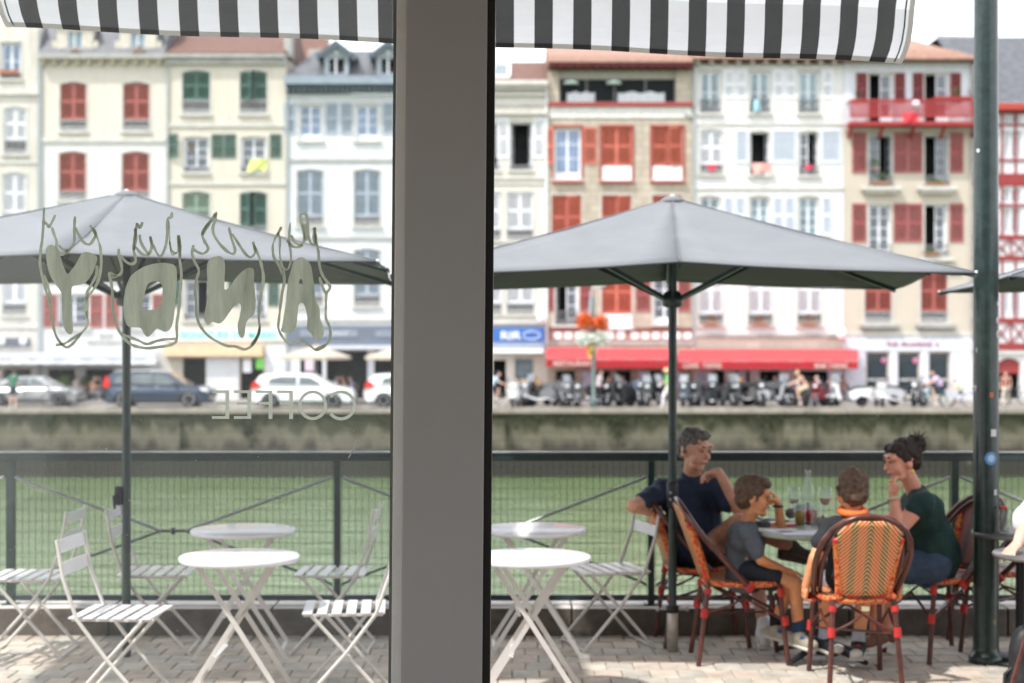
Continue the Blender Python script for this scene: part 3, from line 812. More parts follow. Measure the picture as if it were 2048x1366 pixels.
class House:
    def __init__(s, name, label, x0, x1, ytop, mat, Yf=FY, trim=trim_w):
        s.x0, s.x1, s.zt, s.Y, s.mat, s.trim = bx(x0)+0.006, bx(x1)-0.006, bz(ytop), Yf, mat, trim
        s.o = thing(name, label, 'building', ((s.x0+s.x1)/2, Yf, ZG))
        s.holes = []; s.n = 0
    def part(s, mb, name, mat, parent=None, bevel=0): return mb.build(name, mat, parent or s.o, world=True, bevel=bevel)
    def shutter(s, xa, xb, ya, yb, mat, ang=0.0, dy=-0.05, hinge='l', rows=2, label=None):
        w, h = bx(xb)-bx(xa), bz(ya)-bz(yb)
        me = leaf_mesh(w, h, mat, rows)
        o = bpy.data.objects.new('shutter', me); COL.objects.link(o); o.parent = s.o
        base = org(s.o)
        if hinge == 'l':
            o.location = Vector((bx(xa), s.Y+dy, bz(yb)))-base; o.rotation_euler = (0, 0, -ang)
        else:
            o.location = Vector((bx(xb), s.Y+dy, bz(yb)))-base; o.rotation_euler = (0, 0, ang); 
            o.scale = (-1, 1, 1)
        if label: o['label'] = label
        return o
    def opening(s, xa, xb, ya, yb, arch=0.0, trim=True, sill=True, tw=3.0):
        s.holes.append((bx(xa), bx(xb), bz(yb), bz(ya), arch))
        if trim:
            b = MB(); t = tw/40; Y0 = s.Y-0.035
            X0, X1, Z0, Z1 = bx(xa), bx(xb), bz(yb), bz(ya)
            b.box(X0-t, X0-0.002, Y0, s.Y+0.05, Z0, Z1+0.002); b.box(X1+0.002, X1+t, Y0, s.Y+0.05, Z0, Z1+0.002)
            if arch:
                N = 8; cx = (X0+X1)/2; hw = (X1-X0)/2+0.0; pts = []
                for k in range(N+1):
                    u = -1+2*k/N; pts.append((cx+(hw+t)*u, Z1+t-arch*u*u+0.004))
                for k in range(N+1):
                    u = 1-2*k/N; pts.append((cx+(hw+t)*u, Z1-arch*u*u+0.004))
                b.prism(pts, Y0-0.004, s.Y+0.05)
            else: b.box(X0-t, X1+t, Y0-0.004, s.Y+0.05, Z1+0.004, Z1+t)
            s.part(b, 'window_surround', s.trim)
        if sill:
            b = MB().box(bx(xa)-0.12, bx(xb)+0.12, s.Y-0.14, s.Y+0.1, bz(yb)-0.11, bz(yb)-0.003)
            s.part(b, 'sill', s.trim)
    def closed(s, xa, xb, ya, yb, ys, mat, arch=0.12, ajar=(0, 0), rail=True, panel=None, trim=True, rows=2):
        """closed pair of shutters down to ys, guard rail or panel between ys and yb"""
        s.opening(xa, xb, ya, yb, arch, trim)
        xm = (xa+xb)/2
        s.shutter(xa+0.4, xm-0.15, ya+ (2 if arch else 0.4), ys, mat, ajar[0], dy=0.06, hinge='l', rows=rows)
        s.shutter(xm+0.15, xb-0.4, ya+ (2 if arch else 0.4), ys, mat, ajar[1], dy=0.06, hinge='r', rows=rows)
        if panel:
            s.part(MB().box(bx(xa)+0.02, bx(xb)-0.02, s.Y+0.04, s.Y+0.08, bz(yb), bz(ys)-0.03), 'lower_panel', panel)
        elif rail and yb-ys > 5: s.guard(xa, xb, ys+1.5, yb)
    def guard(s, xa, xb, ya, yb, mat=None, dy=-0.02):
        b = MB(); X0, X1, Z0, Z1 = bx(xa), bx(xb), bz(yb)+0.02, bz(ya)
        b.box(X0, X1, s.Y+dy, s.Y+dy+0.04, Z1-0.05, Z1); b.box(X0, X1, s.Y+dy, s.Y+dy+0.04, Z0, Z0+0.04)
        n = max(3, int((X1-X0)/0.09))
        for k in range(n+1):
            x = X0+(X1-X0-0.025)*k/n; b.box(x, x+0.025, s.Y+dy+0.005, s.Y+dy+0.03, Z0+0.04, Z1-0.05)
        b.add([(X0,s.Y+dy+0.035,Z0+0.1),(X1,s.Y+dy+0.035,Z0+0.1),(X1,s.Y+dy+0.035,Z0+0.22),(X0,s.Y+dy+0.035,Z0+0.22)], [(0,1,2,3)])
        s.part(b, 'guard_rail', mat or iron_l)
    def window(s, xa, xb, ya, yb, glass=None, arch=0.0, rows=3, trim=True, fr=None, open_r=False, open_l=False, rail=None, sill=True, cols=1, transom=0, cur=None):
        glass = glass or glass_pane; fr = fr or wframe
        s.opening(xa, xb, ya, yb, arch, trim, sill)
        X0, X1, Z0, Z1 = bx(xa), bx(xb), bz(yb), bz(ya); Yw = s.Y+0.16
        b = MB(); f = 0.06
        b.box(X0, X0+f, Yw, Yw+0.07, Z0, Z1-0.002); b.box(X1-f, X1, Yw, Yw+0.07, Z0, Z1-0.002)
        b.box(X0+f, X1-f, Yw, Yw+0.07, Z1-f-arch*0.4, Z1-0.002); b.box(X0+f, X1-f, Yw, Yw+0.07, Z0+0.002, Z0+f)
        wf = s.part(b, 'window', fr)
        xm = (X0+X1)/2
        for (c0, c1, opn, side) in ((X0+f, xm, open_l, -1), (xm, X1-f, open_r, 1)):
            sash = MB(); pn = MB(); w = c1-c0; h = Z1-Z0-2*f-arch*0.4; zb_0 = Z0+f
            e = 0.055; low = 0.28 if rows > 2 and (yb-ya) > 55 else 0.05
            sash.box(0, e, 0, 0.045, 0, h); sash.box(w-e, w, 0, 0.045, 0, h); sash.box(e, w-e, 0, 0.045, h-e, h); sash.box(e, w-e, 0, 0.045, 0, max(e, low))
            zz = max(e, low); ph = (h-e-zz)/rows; panes = []
            for k in range(rows):
                if k: sash.box(e, w-e, 0.003, 0.042, zz+k*ph-0.02, zz+k*ph+0.02)
                for c_ in range(cols):
                    pa, pb2 = e+(w-2*e)*c_/cols, e+(w-2*e)*(c_+1)/cols
                    panes.append((pa, pb2, zz+k*ph+0.02, zz+(k+1)*ph-(0.02 if k < rows-1 else 0)))
                    if c_ and k == 0: sash.box(pa-0.015, pa+0.015, 0.004, 0.041, zz, h-e)
            if side < 0: T = Matrix.Translation((c0, Yw+0.01, zb_0)) @ Matrix.Rotation(R(75) if opn else 0, 4, 'Z')
            else:
                T = Matrix.Translation((c1, Yw+0.01, zb_0)) @ Matrix.Rotation(R(-78) if opn else 0, 4, 'Z') @ Matrix.Translation((-w, 0, 0))
            sash.xf(T); so = sash.build('sash', fr, wf, world=True)
            for k, (pa, pb2, pz0, pz1) in enumerate(panes):
                g = MB().box(pa+0.001, pb2-0.001, 0.018, 0.026, pz0+0.001, pz1-0.001); g.xf(T); g.build('pane', glass, wf, world=True)
            if cur: pass
        if cur:
            c_ = MB(); N = 14; vs = []
            for k in range(N+1):
                x = X0+f+(X1-X0-2*f)*k/N; y = Yw+0.12+0.025*math.sin(k*1.9); vs += [(x, y, Z0+0.05), (x, y, Z1-0.05)]
            c_.add(vs, [(2*k, 2*k+2, 2*k+3, 2*k+1) for k in range(N)], 0, True); c_.build('curtain', cur, wf, world=True)
        if rail: s.guard(xa, xb, rail, yb, iron)
        return wf
    def band(s, ya, yb, proud=0.08, mat=None, name='cornice', xa=None, xb=None):
        X0 = s.x0 if xa is None else bx(xa); X1 = s.x1 if xb is None else bx(xb)
        return s.part(MB().box(X0, X1, s.Y-proud, s.Y+0.05, bz(yb), bz(ya)), name, mat or s.trim)
    def dentils(s, ya, yb, step, w, mat, proud=0.2):
        x = s.x0+0.1; k = 0
        while x < s.x1-w and k < 60:
            s.part(MB().box(x, x+w, s.Y-proud, s.Y+0.02, bz(yb), bz(ya)), 'cornice_bracket', mat); x += step; k += 1
    def pipe(s, px, ya, yb, mat=None):
        s.part(MB().tube([(bx(px), s.Y-0.08, bz(ya)), (bx(px), s.Y-0.08, bz(yb))], 0.055, 7), 'drainpipe', mat or M('drainpipe_zinc', (0.38, 0.42, 0.43), 0.5))
    def walls(s, mats=None):
        mb = MB(); holes_wall(mb, s.x0, s.x1, ZG-0.1, s.zt, s.holes, s.Y)
        mb.add([(s.x0,s.Y,ZG-0.1),(s.x0,s.Y+12,ZG-0.1),(s.x0,s.Y+12,s.zt),(s.x0,s.Y,s.zt)], [(0,3,2,1)])
        mb.add([(s.x1,s.Y,ZG-0.1),(s.x1,s.Y+12,ZG-0.1),(s.x1,s.Y+12,s.zt),(s.x1,s.Y,s.zt)], [(0,1,2,3)])
        mb.add([(s.x0,s.Y+12,ZG-0.1),(s.x1,s.Y+12,ZG-0.1),(s.x1,s.Y+12,s.zt),(s.x0,s.Y+12,s.zt)], [(0,3,2,1)])
        mb.add([(s.x0,s.Y,s.zt),(s.x1,s.Y,s.zt),(s.x1,s.Y+12,s.zt),(s.x0,s.Y+12,s.zt)], [(0,1,2,3)])
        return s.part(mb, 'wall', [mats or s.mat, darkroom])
    def tiled_roof(s, z_e, z_r, over=0.6, mat=None, rows=9, hip=False, tile=0.22, under=None, dep=6.0):
        """sloping roof of half-round tiles laid in columns from eave to ridge"""
        mat = mat or tile_o; rf = MB(); X0, X1 = s.x0-(0.25 if hip else 0.0), s.x1+(0.25 if hip else 0.0)
        Ye, Yr = s.Y-over, s.Y+dep; ins = (X1-X0)*0.5*0.95 if hip else 0
        rf.add([(X0,Ye,z_e),(X1,Ye,z_e),(X1-ins,Yr,z_r),(X0+ins,Yr,z_r),(X0,Yr*2-Ye,z_e),(X1,Yr*2-Ye,z_e)],
               [(0,1,2,3),(3,2,5,4),(1,5,2),(0,3,4)])
        rf.add([(X0,Ye,z_e-0.06),(X1,Ye,z_e-0.06),(X1,s.Y+0.3,z_e-0.06),(X0,s.Y+0.3,z_e-0.06)], [(0,3,2,1)])
        r_o = s.part(rf, 'roof', mat)
        n = int((X1-X0)/tile); vis = MB(); sl = (z_r-z_e)/(Yr-Ye)
        L = 2.0
        for i in range(n):
            x = X0+(i+0.5)*(X1-X0)/n; v = []
            y0, y1 = Ye-0.05, Ye+L
            if hip: y1 = min(y1, Ye+ (min(x-X0, X1-x)/max(ins,0.01))*(Yr-Ye))
            for yy in (y0, y1):
                for k in range(5):
                    a = math.pi*k/4; v.append((x-0.085*math.cos(a), yy, z_e+sl*(yy-Ye)+0.085*math.sin(a)))
            vis.add(v, [(k, k+1, k+6, k+5) for k in range(4)]+[(4,3,2,1,0)], 0, True)
        stuff(vis.build('roof_tiles', mat, r_o, world=True))
        return r_o

# ---- house 1: grey-beige stone, white shutters
h = House('stone_house', 'grey beige stone house with white shutters at the left end of the row', -240, 80, 40, wall_mat('wall_grey_beige', (0.56, 0.53, 0.48), dirt=0.6), FY)
for dx in (0, -118, -232):
    h.window(2+dx, 42+dx, 84, 158, glass=glass_blue, rail=150, rows=2)
    h.closed(8+dx, 53+dx, 214, 308, 279, wht_sh)
    h.closed(6+dx, 52+dx, 345, 455, 425, wht_sh)
    h.closed(5+dx, 53+dx, 500, 630, 606, wht_sh)
h.part(MB().box(bx(0), bx(40), FY-0.2, FY-0.04, bz(149), bz(141)), 'flower_box', M('flower_box_rust', (0.33, 0.12, 0.06), 0.7))
h.band(178, 190, 0.16); h.band(322, 327, 0.06); h.band(470, 476, 0.06); h.band(648, 656, 0.08)
h.part(MB().box(bx(-60), bx(60), FY-0.12, FY-0.02, bz(692), bz(676)), 'shop_sign', M('sign_slate', (0.085, 0.10, 0.125), 0.5))
for sx_ in (5, 48): h.part(MB().lathe([(0.0,0),(0.19,0.0),(0.19,0.03),(0.0,0.031)], (bx(sx_), FY-0.16, bz(683.5)), 18, axis='y'), 'round_emblem', white_paint)
h.opening(-70, -8, 735, 806, trim=False, sill=False); h.opening(6, 62, 738, 806, trim=False, sill=False)
h.pipe(78, 60, 800); h.walls()
# ---- house 2: cream, brick red shutters, slate mansard
h = House('cream_house', 'cream house with arched brick red shutters and two cream dormers on a slate mansard', 80, 332, 112,
          wall_mat('wall_cream', (0.56, 0.52, 0.46), low=(0.575, 0.57, 0.56), zsplit=bz(281), dirt=0.25), FY+0.02)
for xa in (120, 246):
    h.closed(xa, xa+53, 164, 262, 238, red_sh, arch=0.13)
    h.closed(xa-2, xa+52, 303, 400, 381, red_sh, arch=0.13)
    h.closed(xa-2, xa+52, 443, 540, 520, red_sh, arch=0.13)
h.window(116, 178, 588, 656, rows=3, rail=644); h.window(241, 302, 588, 656, rows=3, rail=644)
for a, b_ in ((87,114),(180,205),(211,239),(305,328)): h.shutter(a, b_, 588, 655, red_sh)
h.band(277, 284, 0.09); h.band(421, 426, 0.07); h.band(560, 565, 0.07)
h.band(110, 119, 0.45, trim_g); h.dentils(121, 131, 0.58, 0.2, M('cornice_ochre', (0.42, 0.36, 0.22), 0.8), 0.3); h.band(119.2, 121, 0.34)
text_obj('BAR', 0.32, M('sign_grey', (0.30, 0.30, 0.29), 0.7), h.o, (bx(213), FY-0.02, bz(676)), sx=1.2)
text_obj('RESTAURANT', 0.34, M('sign_grey', (0.30, 0.30, 0.29), 0.7), h.o, (bx(210), FY-0.02, bz(690)), sx=0.85)
h.opening(95, 150, 738, 806, trim=False, sill=False); h.opening(168, 228, 738, 806, trim=False, sill=False); h.opening(246, 300, 738, 806, trim=False, sill=False)
rf = MB(); zt0 = bz(110); rf.add([(h.x0,FY-0.3,zt0),(h.x1,FY-0.3,zt0),(h.x1,FY+1.4,rz(30,FY+1.4)),(h.x0,FY+1.4,rz(30,FY+1.4)),(h.x0,FY+12,rz(30,FY+1.4)),(h.x1,FY+12,rz(30,FY+1.4)),(h.x0,FY+12,zt0),(h.x1,FY+12,zt0)], [(0,1,2,3),(3,2,5,4),(0,3,4,6),(1,7,5,2)])
roof = h.part(rf, 'mansard_roof', slate)
for cx in (150, 276):
    d = MB(); holes_wall(d, bx(cx-36), bx(cx+36), bz(108), bz(52), [(bx(cx-16), bx(cx+16), bz(95), bz(64))], FY-0.05, 0.15)
    d.box(bx(cx-36), bx(cx-36)+0.05, FY-0.045, FY+1.6, bz(108), bz(52)); d.box(bx(cx+36)-0.05, bx(cx+36), FY-0.045, FY+1.6, bz(108), bz(52))
    d.box(bx(cx-46), bx(cx-36)-0.01, FY-0.02, FY+0.5, bz(108), bz(82)); d.box(bx(cx+36)+0.01, bx(cx+46), FY-0.02, FY+0.5, bz(108), bz(82))
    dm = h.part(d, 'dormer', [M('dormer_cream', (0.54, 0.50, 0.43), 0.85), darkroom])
    MB().prism([(bx(cx-42), bz(52)), (bx(cx+42), bz(52)), (bx(cx), bz(34))], FY-0.2, FY+1.8).build('dormer_gable', M('dormer_cream', (0,0,0)), dm, world=True)
    w_ = MB(); 
    for xx in (cx-16, cx-2, cx+14): w_.box(bx(xx), bx(xx+2.4), FY+0.0, FY+0.05, bz(95), bz(64))
    w_.build('dormer_frame', wframe, dm, world=True)
    MB().box(bx(cx-14), bx(cx+14), FY+0.06, FY+0.07, bz(95), bz(64)).build('pane', glass_teal, dm, world=True)
h.pipe(82, 118, 800); h.walls()
# ---- house 3: pale yellow, green shutters
h = House('yellow_house', 'pale yellow house with green shutters and a brick red roof', 332, 572, 110, wall_mat('wall_pale_yellow', (0.56, 0.515, 0.44), dirt=0.3), FY-0.02, trim_w)
h.closed(365, 420, 141, 228, 199, grn_sh, arch=0.13); h.closed(480, 534, 141, 228, 199, grn_sh, arch=0.13, ajar=(0.5, 0))
h.window(368, 418, 273, 345, rows=3, rail=334, arch=0.08); h.window(482, 532, 273, 345, rows=3, rail=334, arch=0.08, cur=curtain)
for a, b_, an in ((333,358,0.25),(424,447,0),(449,472,0),(540,563,0)): h.shutter(a, b_, 268, 316, grn_sh, an)
h.closed(365, 420, 383, 470, 451, pgr_sh, arch=0.13); h.closed(480, 534, 383, 470, 451, grn_sh, arch=0.13, ajar=(0.7, 0))
h.window(368, 418, 560, 640, rows=3, rail=628, open_r=True); h.window(482, 532, 560, 640, rows=3, rail=628)
for a, b_ in ((340,362),(424,446),(456,478),(537,558)): h.shutter(a, b_, 560, 612, grn_sh)
h.band(247, 254, 0.08); h.band(364, 370, 0.08); h.band(500, 505, 0.06)
h.band(110, 117, 0.4, trim_g); h.band(117.2, 130, 0.2, trim_g); h.pipe(336, 130, 690)
rf = MB(); rf.add([(h.x0,FY-0.35,bz(108)),(h.x1,FY-0.35,bz(108)),(h.x1,FY+5,rz(56,FY+5)),(h.x0,FY+5,rz(56,FY+5)),(h.x0,FY+10,bz(108)),(h.x1,FY+10,bz(108))], [(0,1,2,3),(3,2,5,4),(0,3,4),(1,5,2)])
h.part(rf, 'roof', tile_r)
h.part(MB().box(bx(566), bx(580), FY+0.3, FY+1.5, bz(110), bz(40)), 'chimney', trim_g)
h.part(MB().box(bx(334), bx(570), FY-0.12, FY-0.03, bz(682), bz(657)), 'shop_sign', M('sign_white', (0.70, 0.72, 0.70), 0.6))
text_obj('SIGNATURE DU MARIN', 0.50, M('sign_turquoise', (0.10, 0.60, 0.50), 0.5), h.o, (bx(457), FY-0.13, bz(677)), sx=0.93, bold=0.012)
h.part(MB().box(bx(332), bx(527), FY-0.5, FY-0.05, bz(712), bz(691)), 'sign_canopy', M('canopy_apricot', (0.75, 0.52, 0.33), 0.7))
h.opening(365, 412, 716, 806, trim=False, sill=False); h.opening(480, 527, 716, 806, trim=False, sill=False)
h.part(MB().box(bx(413), bx(478), FY-0.10, FY-0.03, bz(806), bz(713)), 'pilaster', M('pilaster_white', (0.62,0.63,0.65), 0.8))
h.part(MB().box(bx(532), bx(572), FY-0.10, FY-0.03, bz(806), bz(690)), 'pilaster', M('pilaster_white', (0,0,0)))
h.part(MB().box(bx(512), bx(527), FY-0.06, FY-0.02, bz(738), bz(716)), 'green_poster', M('poster_green', (0.22, 0.70, 0.12), 0.6))
h.part(MB().box(bx(486), bx(503), FY-0.06, FY-0.02, bz(745), bz(718)), 'poster', white_paint)
h.walls()
# ---- house 4: white with grey-blue shutters, slate dormers
h = House('white_house', 'white house with grey blue shutters and eaves and slate gabled dormers', 572, 948, 188, wall_mat('wall_white', (0.60, 0.615, 0.64), dirt=0.35), FY+0.01, trim_w)
for k, xa in enumerate((594, 708, 822)):
    h.window(xa+3, xa+50, 209, 281, glass=glass_blue, rows=3, arch=0.0)
    h.shutter(xa-27, xa-3, 205, 268, blu_sh); h.shutter(xa+57, xa+82, 205, 268, blu_sh)
    h.closed(xa, xa+52, 339, 452, 432, blu_sh, arch=0.1); h.closed(xa, xa+52, 498, 612, 590, blu_sh, arch=0.1)
h.band(318, 323, 0.08, trim_g); h.band(474, 479, 0.08, trim_g); h.band(636, 642, 0.1)
eb = M('eave_blue_grey', (0.24, 0.30, 0.355), 0.6)
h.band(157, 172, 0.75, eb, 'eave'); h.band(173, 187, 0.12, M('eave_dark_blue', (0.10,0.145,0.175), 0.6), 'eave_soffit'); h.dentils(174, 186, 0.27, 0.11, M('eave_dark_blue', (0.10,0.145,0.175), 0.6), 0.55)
rf = MB(); rf.add([(h.x0,FY-0.5,bz(156)),(h.x1,FY-0.5,bz(156)),(h.x1,FY+2.2,rz(102,FY+2.2)),(h.x0+1.2,FY+2.2,rz(102,FY+2.2)),(h.x0,FY+12,rz(102,FY+2.2)),(h.x1,FY+12,rz(102,FY+2.2))], [(0,1,2,3),(3,2,5,4),(0,3,4)])
h.part(rf, 'mansard_roof', slate)
dg_m = M('dormer_blue_grey', (0.33, 0.37, 0.42), 0.7)
for cx in (674, 778, 882):
    d = MB(); holes_wall(d, bx(cx-24), bx(cx+24), bz(155), bz(108), [(bx(cx-14), bx(cx+16), bz(149), bz(119))], FY-0.35, 0.2)
    d.box(bx(cx-24), bx(cx-24)+0.05, FY-0.345, FY+2.2, bz(155), bz(108)); d.box(bx(cx+24)-0.05, bx(cx+24), FY-0.345, FY+2.2, bz(155), bz(108))
    d.add([(bx(cx-24),FY-0.35,bz(108)),(bx(cx+24),FY-0.35,bz(108)),(bx(cx),FY-0.35,bz(92))], [(0,1,2)])
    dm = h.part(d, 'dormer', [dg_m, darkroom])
    for s_ in (-1, 1):
        MB().bar((bx(cx+s_*40), FY+0.9, bz(116)), (bx(cx), FY+0.9, bz(86)), 3.0, 0.09).build('dormer_roof', slate, dm, world=True)
        for k in range(5):
            t = (k+0.5)/5; MB().box(bx(cx+s_*40*t)-0.07, bx(cx+s_*40*t)+0.07, FY-0.66, FY-0.5, bz(86+30*t)-0.28, bz(86+30*t)-0.05).build('rafter_end', M('eave_dark_blue', (0,0,0)), dm, world=True)
    MB().box(bx(cx-3), bx(cx+1), FY-0.33, FY-0.28, bz(149), bz(119)).build('dormer_mullion', wframe, dm, world=True)
    MB().lathe([(0.01,0),(0.12,0),(0.12,0.03),(0.01,0.031)], (bx(cx), FY-0.39, bz(107)), 12, axis='y').build('round_vent', white_paint, dm, world=True)
h.part(MB().box(bx(574), bx(946), FY-0.16, FY-0.02, bz(690), bz(652)), 'shop_sign', M('sign_blue_grey', (0.13, 0.155, 0.20), 0.5))
for a, b_ in ((601, 716), (752, 800)): h.part(MB().box(bx(a), bx(b_), FY-0.2, FY-0.165, bz(674), bz(660)), 'sign_panel', M('sign_panel_grey', (0.22,0.25,0.30), 0.5))
text_obj('LE NAVY', 0.38, M('sign_pale', (0.62, 0.64, 0.68), 0.6), h.o, (bx(668), FY-0.21, bz(672)), sx=1.0)
h.part(MB().box(bx(640), bx(946), FY-0.5, FY-0.1, bz(698), bz(690.5)), 'canopy_strip', M('canopy_pale', (0.60,0.62,0.66), 0.7))
h.opening(600, 645, 702, 806, trim=False, sill=False); h.opening(652, 735, 702, 806, trim=False, sill=False); h.opening(748, 900, 702, 806, trim=False, sill=False)
h.part(MB().box(bx(610), bx(628), FY-0.05, FY-0.01, bz(742), bz(712)), 'poster', M('poster_pink', (0.68,0.55,0.62), 0.7))
h.pipe(575, 190, 800); h.walls()
# ---- house 5: pale beige with mouldings and a skylight
h = House('beige_house', 'pale beige house with carved frieze, white shutters and a roof skylight', 948, 1096, 163, wall_mat('wall_pale_beige', (0.58, 0.55, 0.50), dirt=0.25), FY+0.02)
for xa in (1020, 968-16-30):
    if xa < 950: xa = 955
    h.window(xa, xa+44, 245, 340, rows=3, open_r=True, open_l=True, rail=330, arch=0.0, glass=glass_pane)
    h.shutter(xa-27, xa-3, 236, 316, wht_sh)
    if xa > 1000: h.shutter(xa+47, xa+68, 236, 316, wht_sh)
    h.closed(xa-6, xa+46, 384, 480, 458, wht_sh, arch=0); h.closed(xa-6, xa+48, 520, 628, 606, wht_sh, arch=0)
for a, b_, p in ((163,172,0.5),(173,180,0.3),(186,192,0.2),(206,211,0.12),(222,229,0.25),(352,358,0.1),(366,369,0.06),(492,497,0.06),(640,648,0.2)): h.band(a, b_, p)
for k in range(5): h.part(MB().box(bx(1004+k*17), bx(1010+k*17), FY-0.07, FY, bz(219), bz(213)), 'frieze_ornament', trim_w)
rf = MB(); rf.add([(h.x0,FY-0.4,bz(163)),(h.x1,FY-0.4,bz(163)),(h.x1,FY+5,rz(124,FY+5)),(h.x0,FY+5,rz(124,FY+5)),(h.x0,FY+10,bz(163)),(h.x1,FY+10,bz(163))], [(0,1,2,3),(3,2,5,4),(0,3,4),(1,5,2)])
rf_ = h.part(rf, 'roof', tile_r)
def on_roof(px, t): return Vector((bx(px), FY-0.4+5.4*t, bz(163)+(rz(124,FY+5)-bz(163))*t+0.06))
sk = MB(); a, b_, c, d = on_roof(985, 0.12), on_roof(1018, 0.12), on_roof(1018, 0.78), on_roof(985, 0.78)
for p, q_ in ((a,b_),(b_,c),(c,d),(d,a)): sk.bar(p, q_, 0.14, 0.14)
sko = sk.build('skylight', white_paint, rf_, world=True)
MB().add([a, b_, c, d], [(0,1,2,3)]).build('pane', M('skylight_glass', (0.05,0.09,0.10), 0.3, spec=0.3), sko, world=True)
h.part(MB().box(bx(983), bx(1088), FY-0.3, FY-0.02, bz(683), bz(655)), 'shop_sign', M('sign_blue', (0.045, 0.14, 0.42), 0.5))
text_obj('RIR', 0.56, white_paint, h.o, (bx(1021), FY-0.33, bz(678.5)), sx=1.25, bold=0.008)
h.part(MB().tube([(bx(1063)+0.42*math.cos(t*0.4), FY-0.31, bz(671)+0.2*math.sin(t*0.4)) for t in range(16)], 0.04, 5, closed=True), 'round_emblem', M('emblem_pale', (0.45,0.52,0.66), 0.6))
h.part(MB().box(bx(983), bx(1088), FY-0.2, FY-0.02, bz(695), bz(684)), 'fascia', M('fascia_blue_grey', (0.36,0.41,0.52), 0.6))
h.part(MB().box(bx(980), bx(1086), FY-0.7, FY-0.05, bz(706), bz(697)), 'awning_box', white_paint)
h.window(1030, 1066, 718, 758, glass=glass_teal, rows=2, sill=False, fr=M('window_frame_slate', (0.16,0.19,0.23), 0.5))
h.opening(985, 1012, 720, 806, trim=False, sill=False)
h.part(MB().box(bx(1040), bx(1080), FY-0.6, FY-0.05, bz(806), bz(760)), 'wooden_screen', M('screen_ochre', (0.55, 0.33, 0.13), 0.7))
h.pipe(1093, 165, 690, white_paint); h.walls()
# ---- house 6: stone, orange red shutters, glazed loft
h = House('loft_house', 'stone house with orange red shutters below a glazed loft under a tiled roof', 1096, 1385, 140, wall_mat('wall_stone_tan', (0.44, 0.385, 0.315), block=True, dirt=0.5), FY-0.01)
h.holes.append((bx(1118), bx(1352), bz(205), bz(140.5)))
h.part(MB().box(bx(1100), bx(1383), FY-0.06, FY+0.02, bz(236), bz(213.5)), 'parapet', M('parapet_white', (0.66,0.65,0.62), 0.8))
h.band(205.5, 213, 0.2, M('sill_red', (0.30,0.04,0.035), 0.6), 'red_rail')
lf = MB()
lf.box(bx(1118), bx(1352), FY+0.22, FY+0.3, bz(205), bz(202))
h.part(MB().box(bx(1118), bx(1352), FY+0.2, FY+0.32, bz(157), bz(141)), 'loft_lintel', M('loft_lintel_beige', (0.42,0.40,0.35), 0.8))
fo = h.part(lf, 'loft_frame', M('loft_frame_grey', (0.17,0.175,0.17), 0.5))
for xx in (1118, 1172, 1228, 1290, 1349): MB().box(bx(xx), bx(xx+3), FY+0.22, FY+0.3, bz(201.9), bz(157.1)).build('loft_post', M('loft_frame_grey', (0,0,0)), fo, world=True)
for a, b_ in ((1121,1172),(1175,1228),(1231,1290),(1293,1350)): MB().box(bx(a), bx(b_), FY+0.25, FY+0.26, bz(204), bz(158)).build('pane', M('loft_glass', (0.012,0.016,0.018), 0.5, spec=0.1), fo, world=True)
for a, b_ in ((1134,1190),(1236,1330)):
    c_ = MB(); N = 16; vs = []
    for k in range(N+1):
        x = bx(a)+(bx(b_)-bx(a))*k/N; vs += [(x, FY+0.12+0.05*math.sin(k*2.1), bz(204)), (x, FY+0.12+0.05*math.sin(k*2.1), bz(184+2*math.sin(k)))]
    c_.add(vs, [(2*k, 2*k+2, 2*k+3, 2*k+1) for k in range(N)], 0, True); h.part(c_, 'half_curtain', curtain)
for cx in (1142, 1228): h.part(MB().lathe([(0.02,0.0),(0.4,0.0),(0.34,0.14),(0.02,0.22)], (bx(cx), FY+0.1, bz(168)), 16), 'pendant_shade', M('pendant_mint', (0.55,0.68,0.62), 0.6))
h.window(1108, 1162, 256, 358, glass=glass_blue, rows=3, cur=curtain, fr=wframe, trim=False)
rf_m = org_sh
for xa, xb in ((1108,1162),(1203,1264),(1304,1366)):
    b = MB(); X0, X1, Z0, Z1 = bx(xa)-0.1, bx(xb)+0.1, bz(362), bz(250)
    b.box(X0, X0+0.09, FY-0.06, FY+0.1, Z0, Z1); b.box(X1-0.09, X1, FY-0.06, FY+0.1, Z0, Z1); b.box(X0+0.09, X1-0.09, FY-0.06, FY+0.1, Z1-0.09, Z1); b.box(X0, X1, FY-0.2, FY+0.1, Z0-0.1, Z0)
    h.part(b, 'window_surround', M('surround_red', (0.34,0.05,0.04), 0.6))
for xa in (1203, 1304):
    h.closed(xa, xa+61, 252, 360, 331, org_sh, arch=0, trim=False, panel=white_paint, ajar=(0, 0.0 if xa == 1203 else 0.35))
h.shutter(1091, 1107, 256, 328, org_sh, 0.5); h.shutter(1167, 1193, 254, 328, org_sh, label='orange red shutter folded back beside the curtained window')
for xa in (1103, 1203, 1304): h.closed(xa, xa+60, 390, 505, 478, org_sh, arch=0, trim=True, panel=white_paint, ajar=(0, 0.3))
h.window(1110, 1156, 556, 650, rows=3, rail=622, open_l=True); h.window(1306, 1352, 556, 648, rows=4)
h.closed(1203, 1264, 540, 655, 627, org_sh, arch=0, panel=white_paint)
for a, b_ in ((1078+20,1108),(1160,1186),(1272,1300),(1356,1380)): h.shutter(a, b_, 556, 622, crim_sh)
h.band(655.5, 661, 0.1, M('beam_brown_red', (0.22,0.07,0.055), 0.7), 'timber_beam')
h.band(661.2, 681, 0.03, M('half_timber_brown', (0.34,0.22,0.17), 0.8), 'timber_strip')
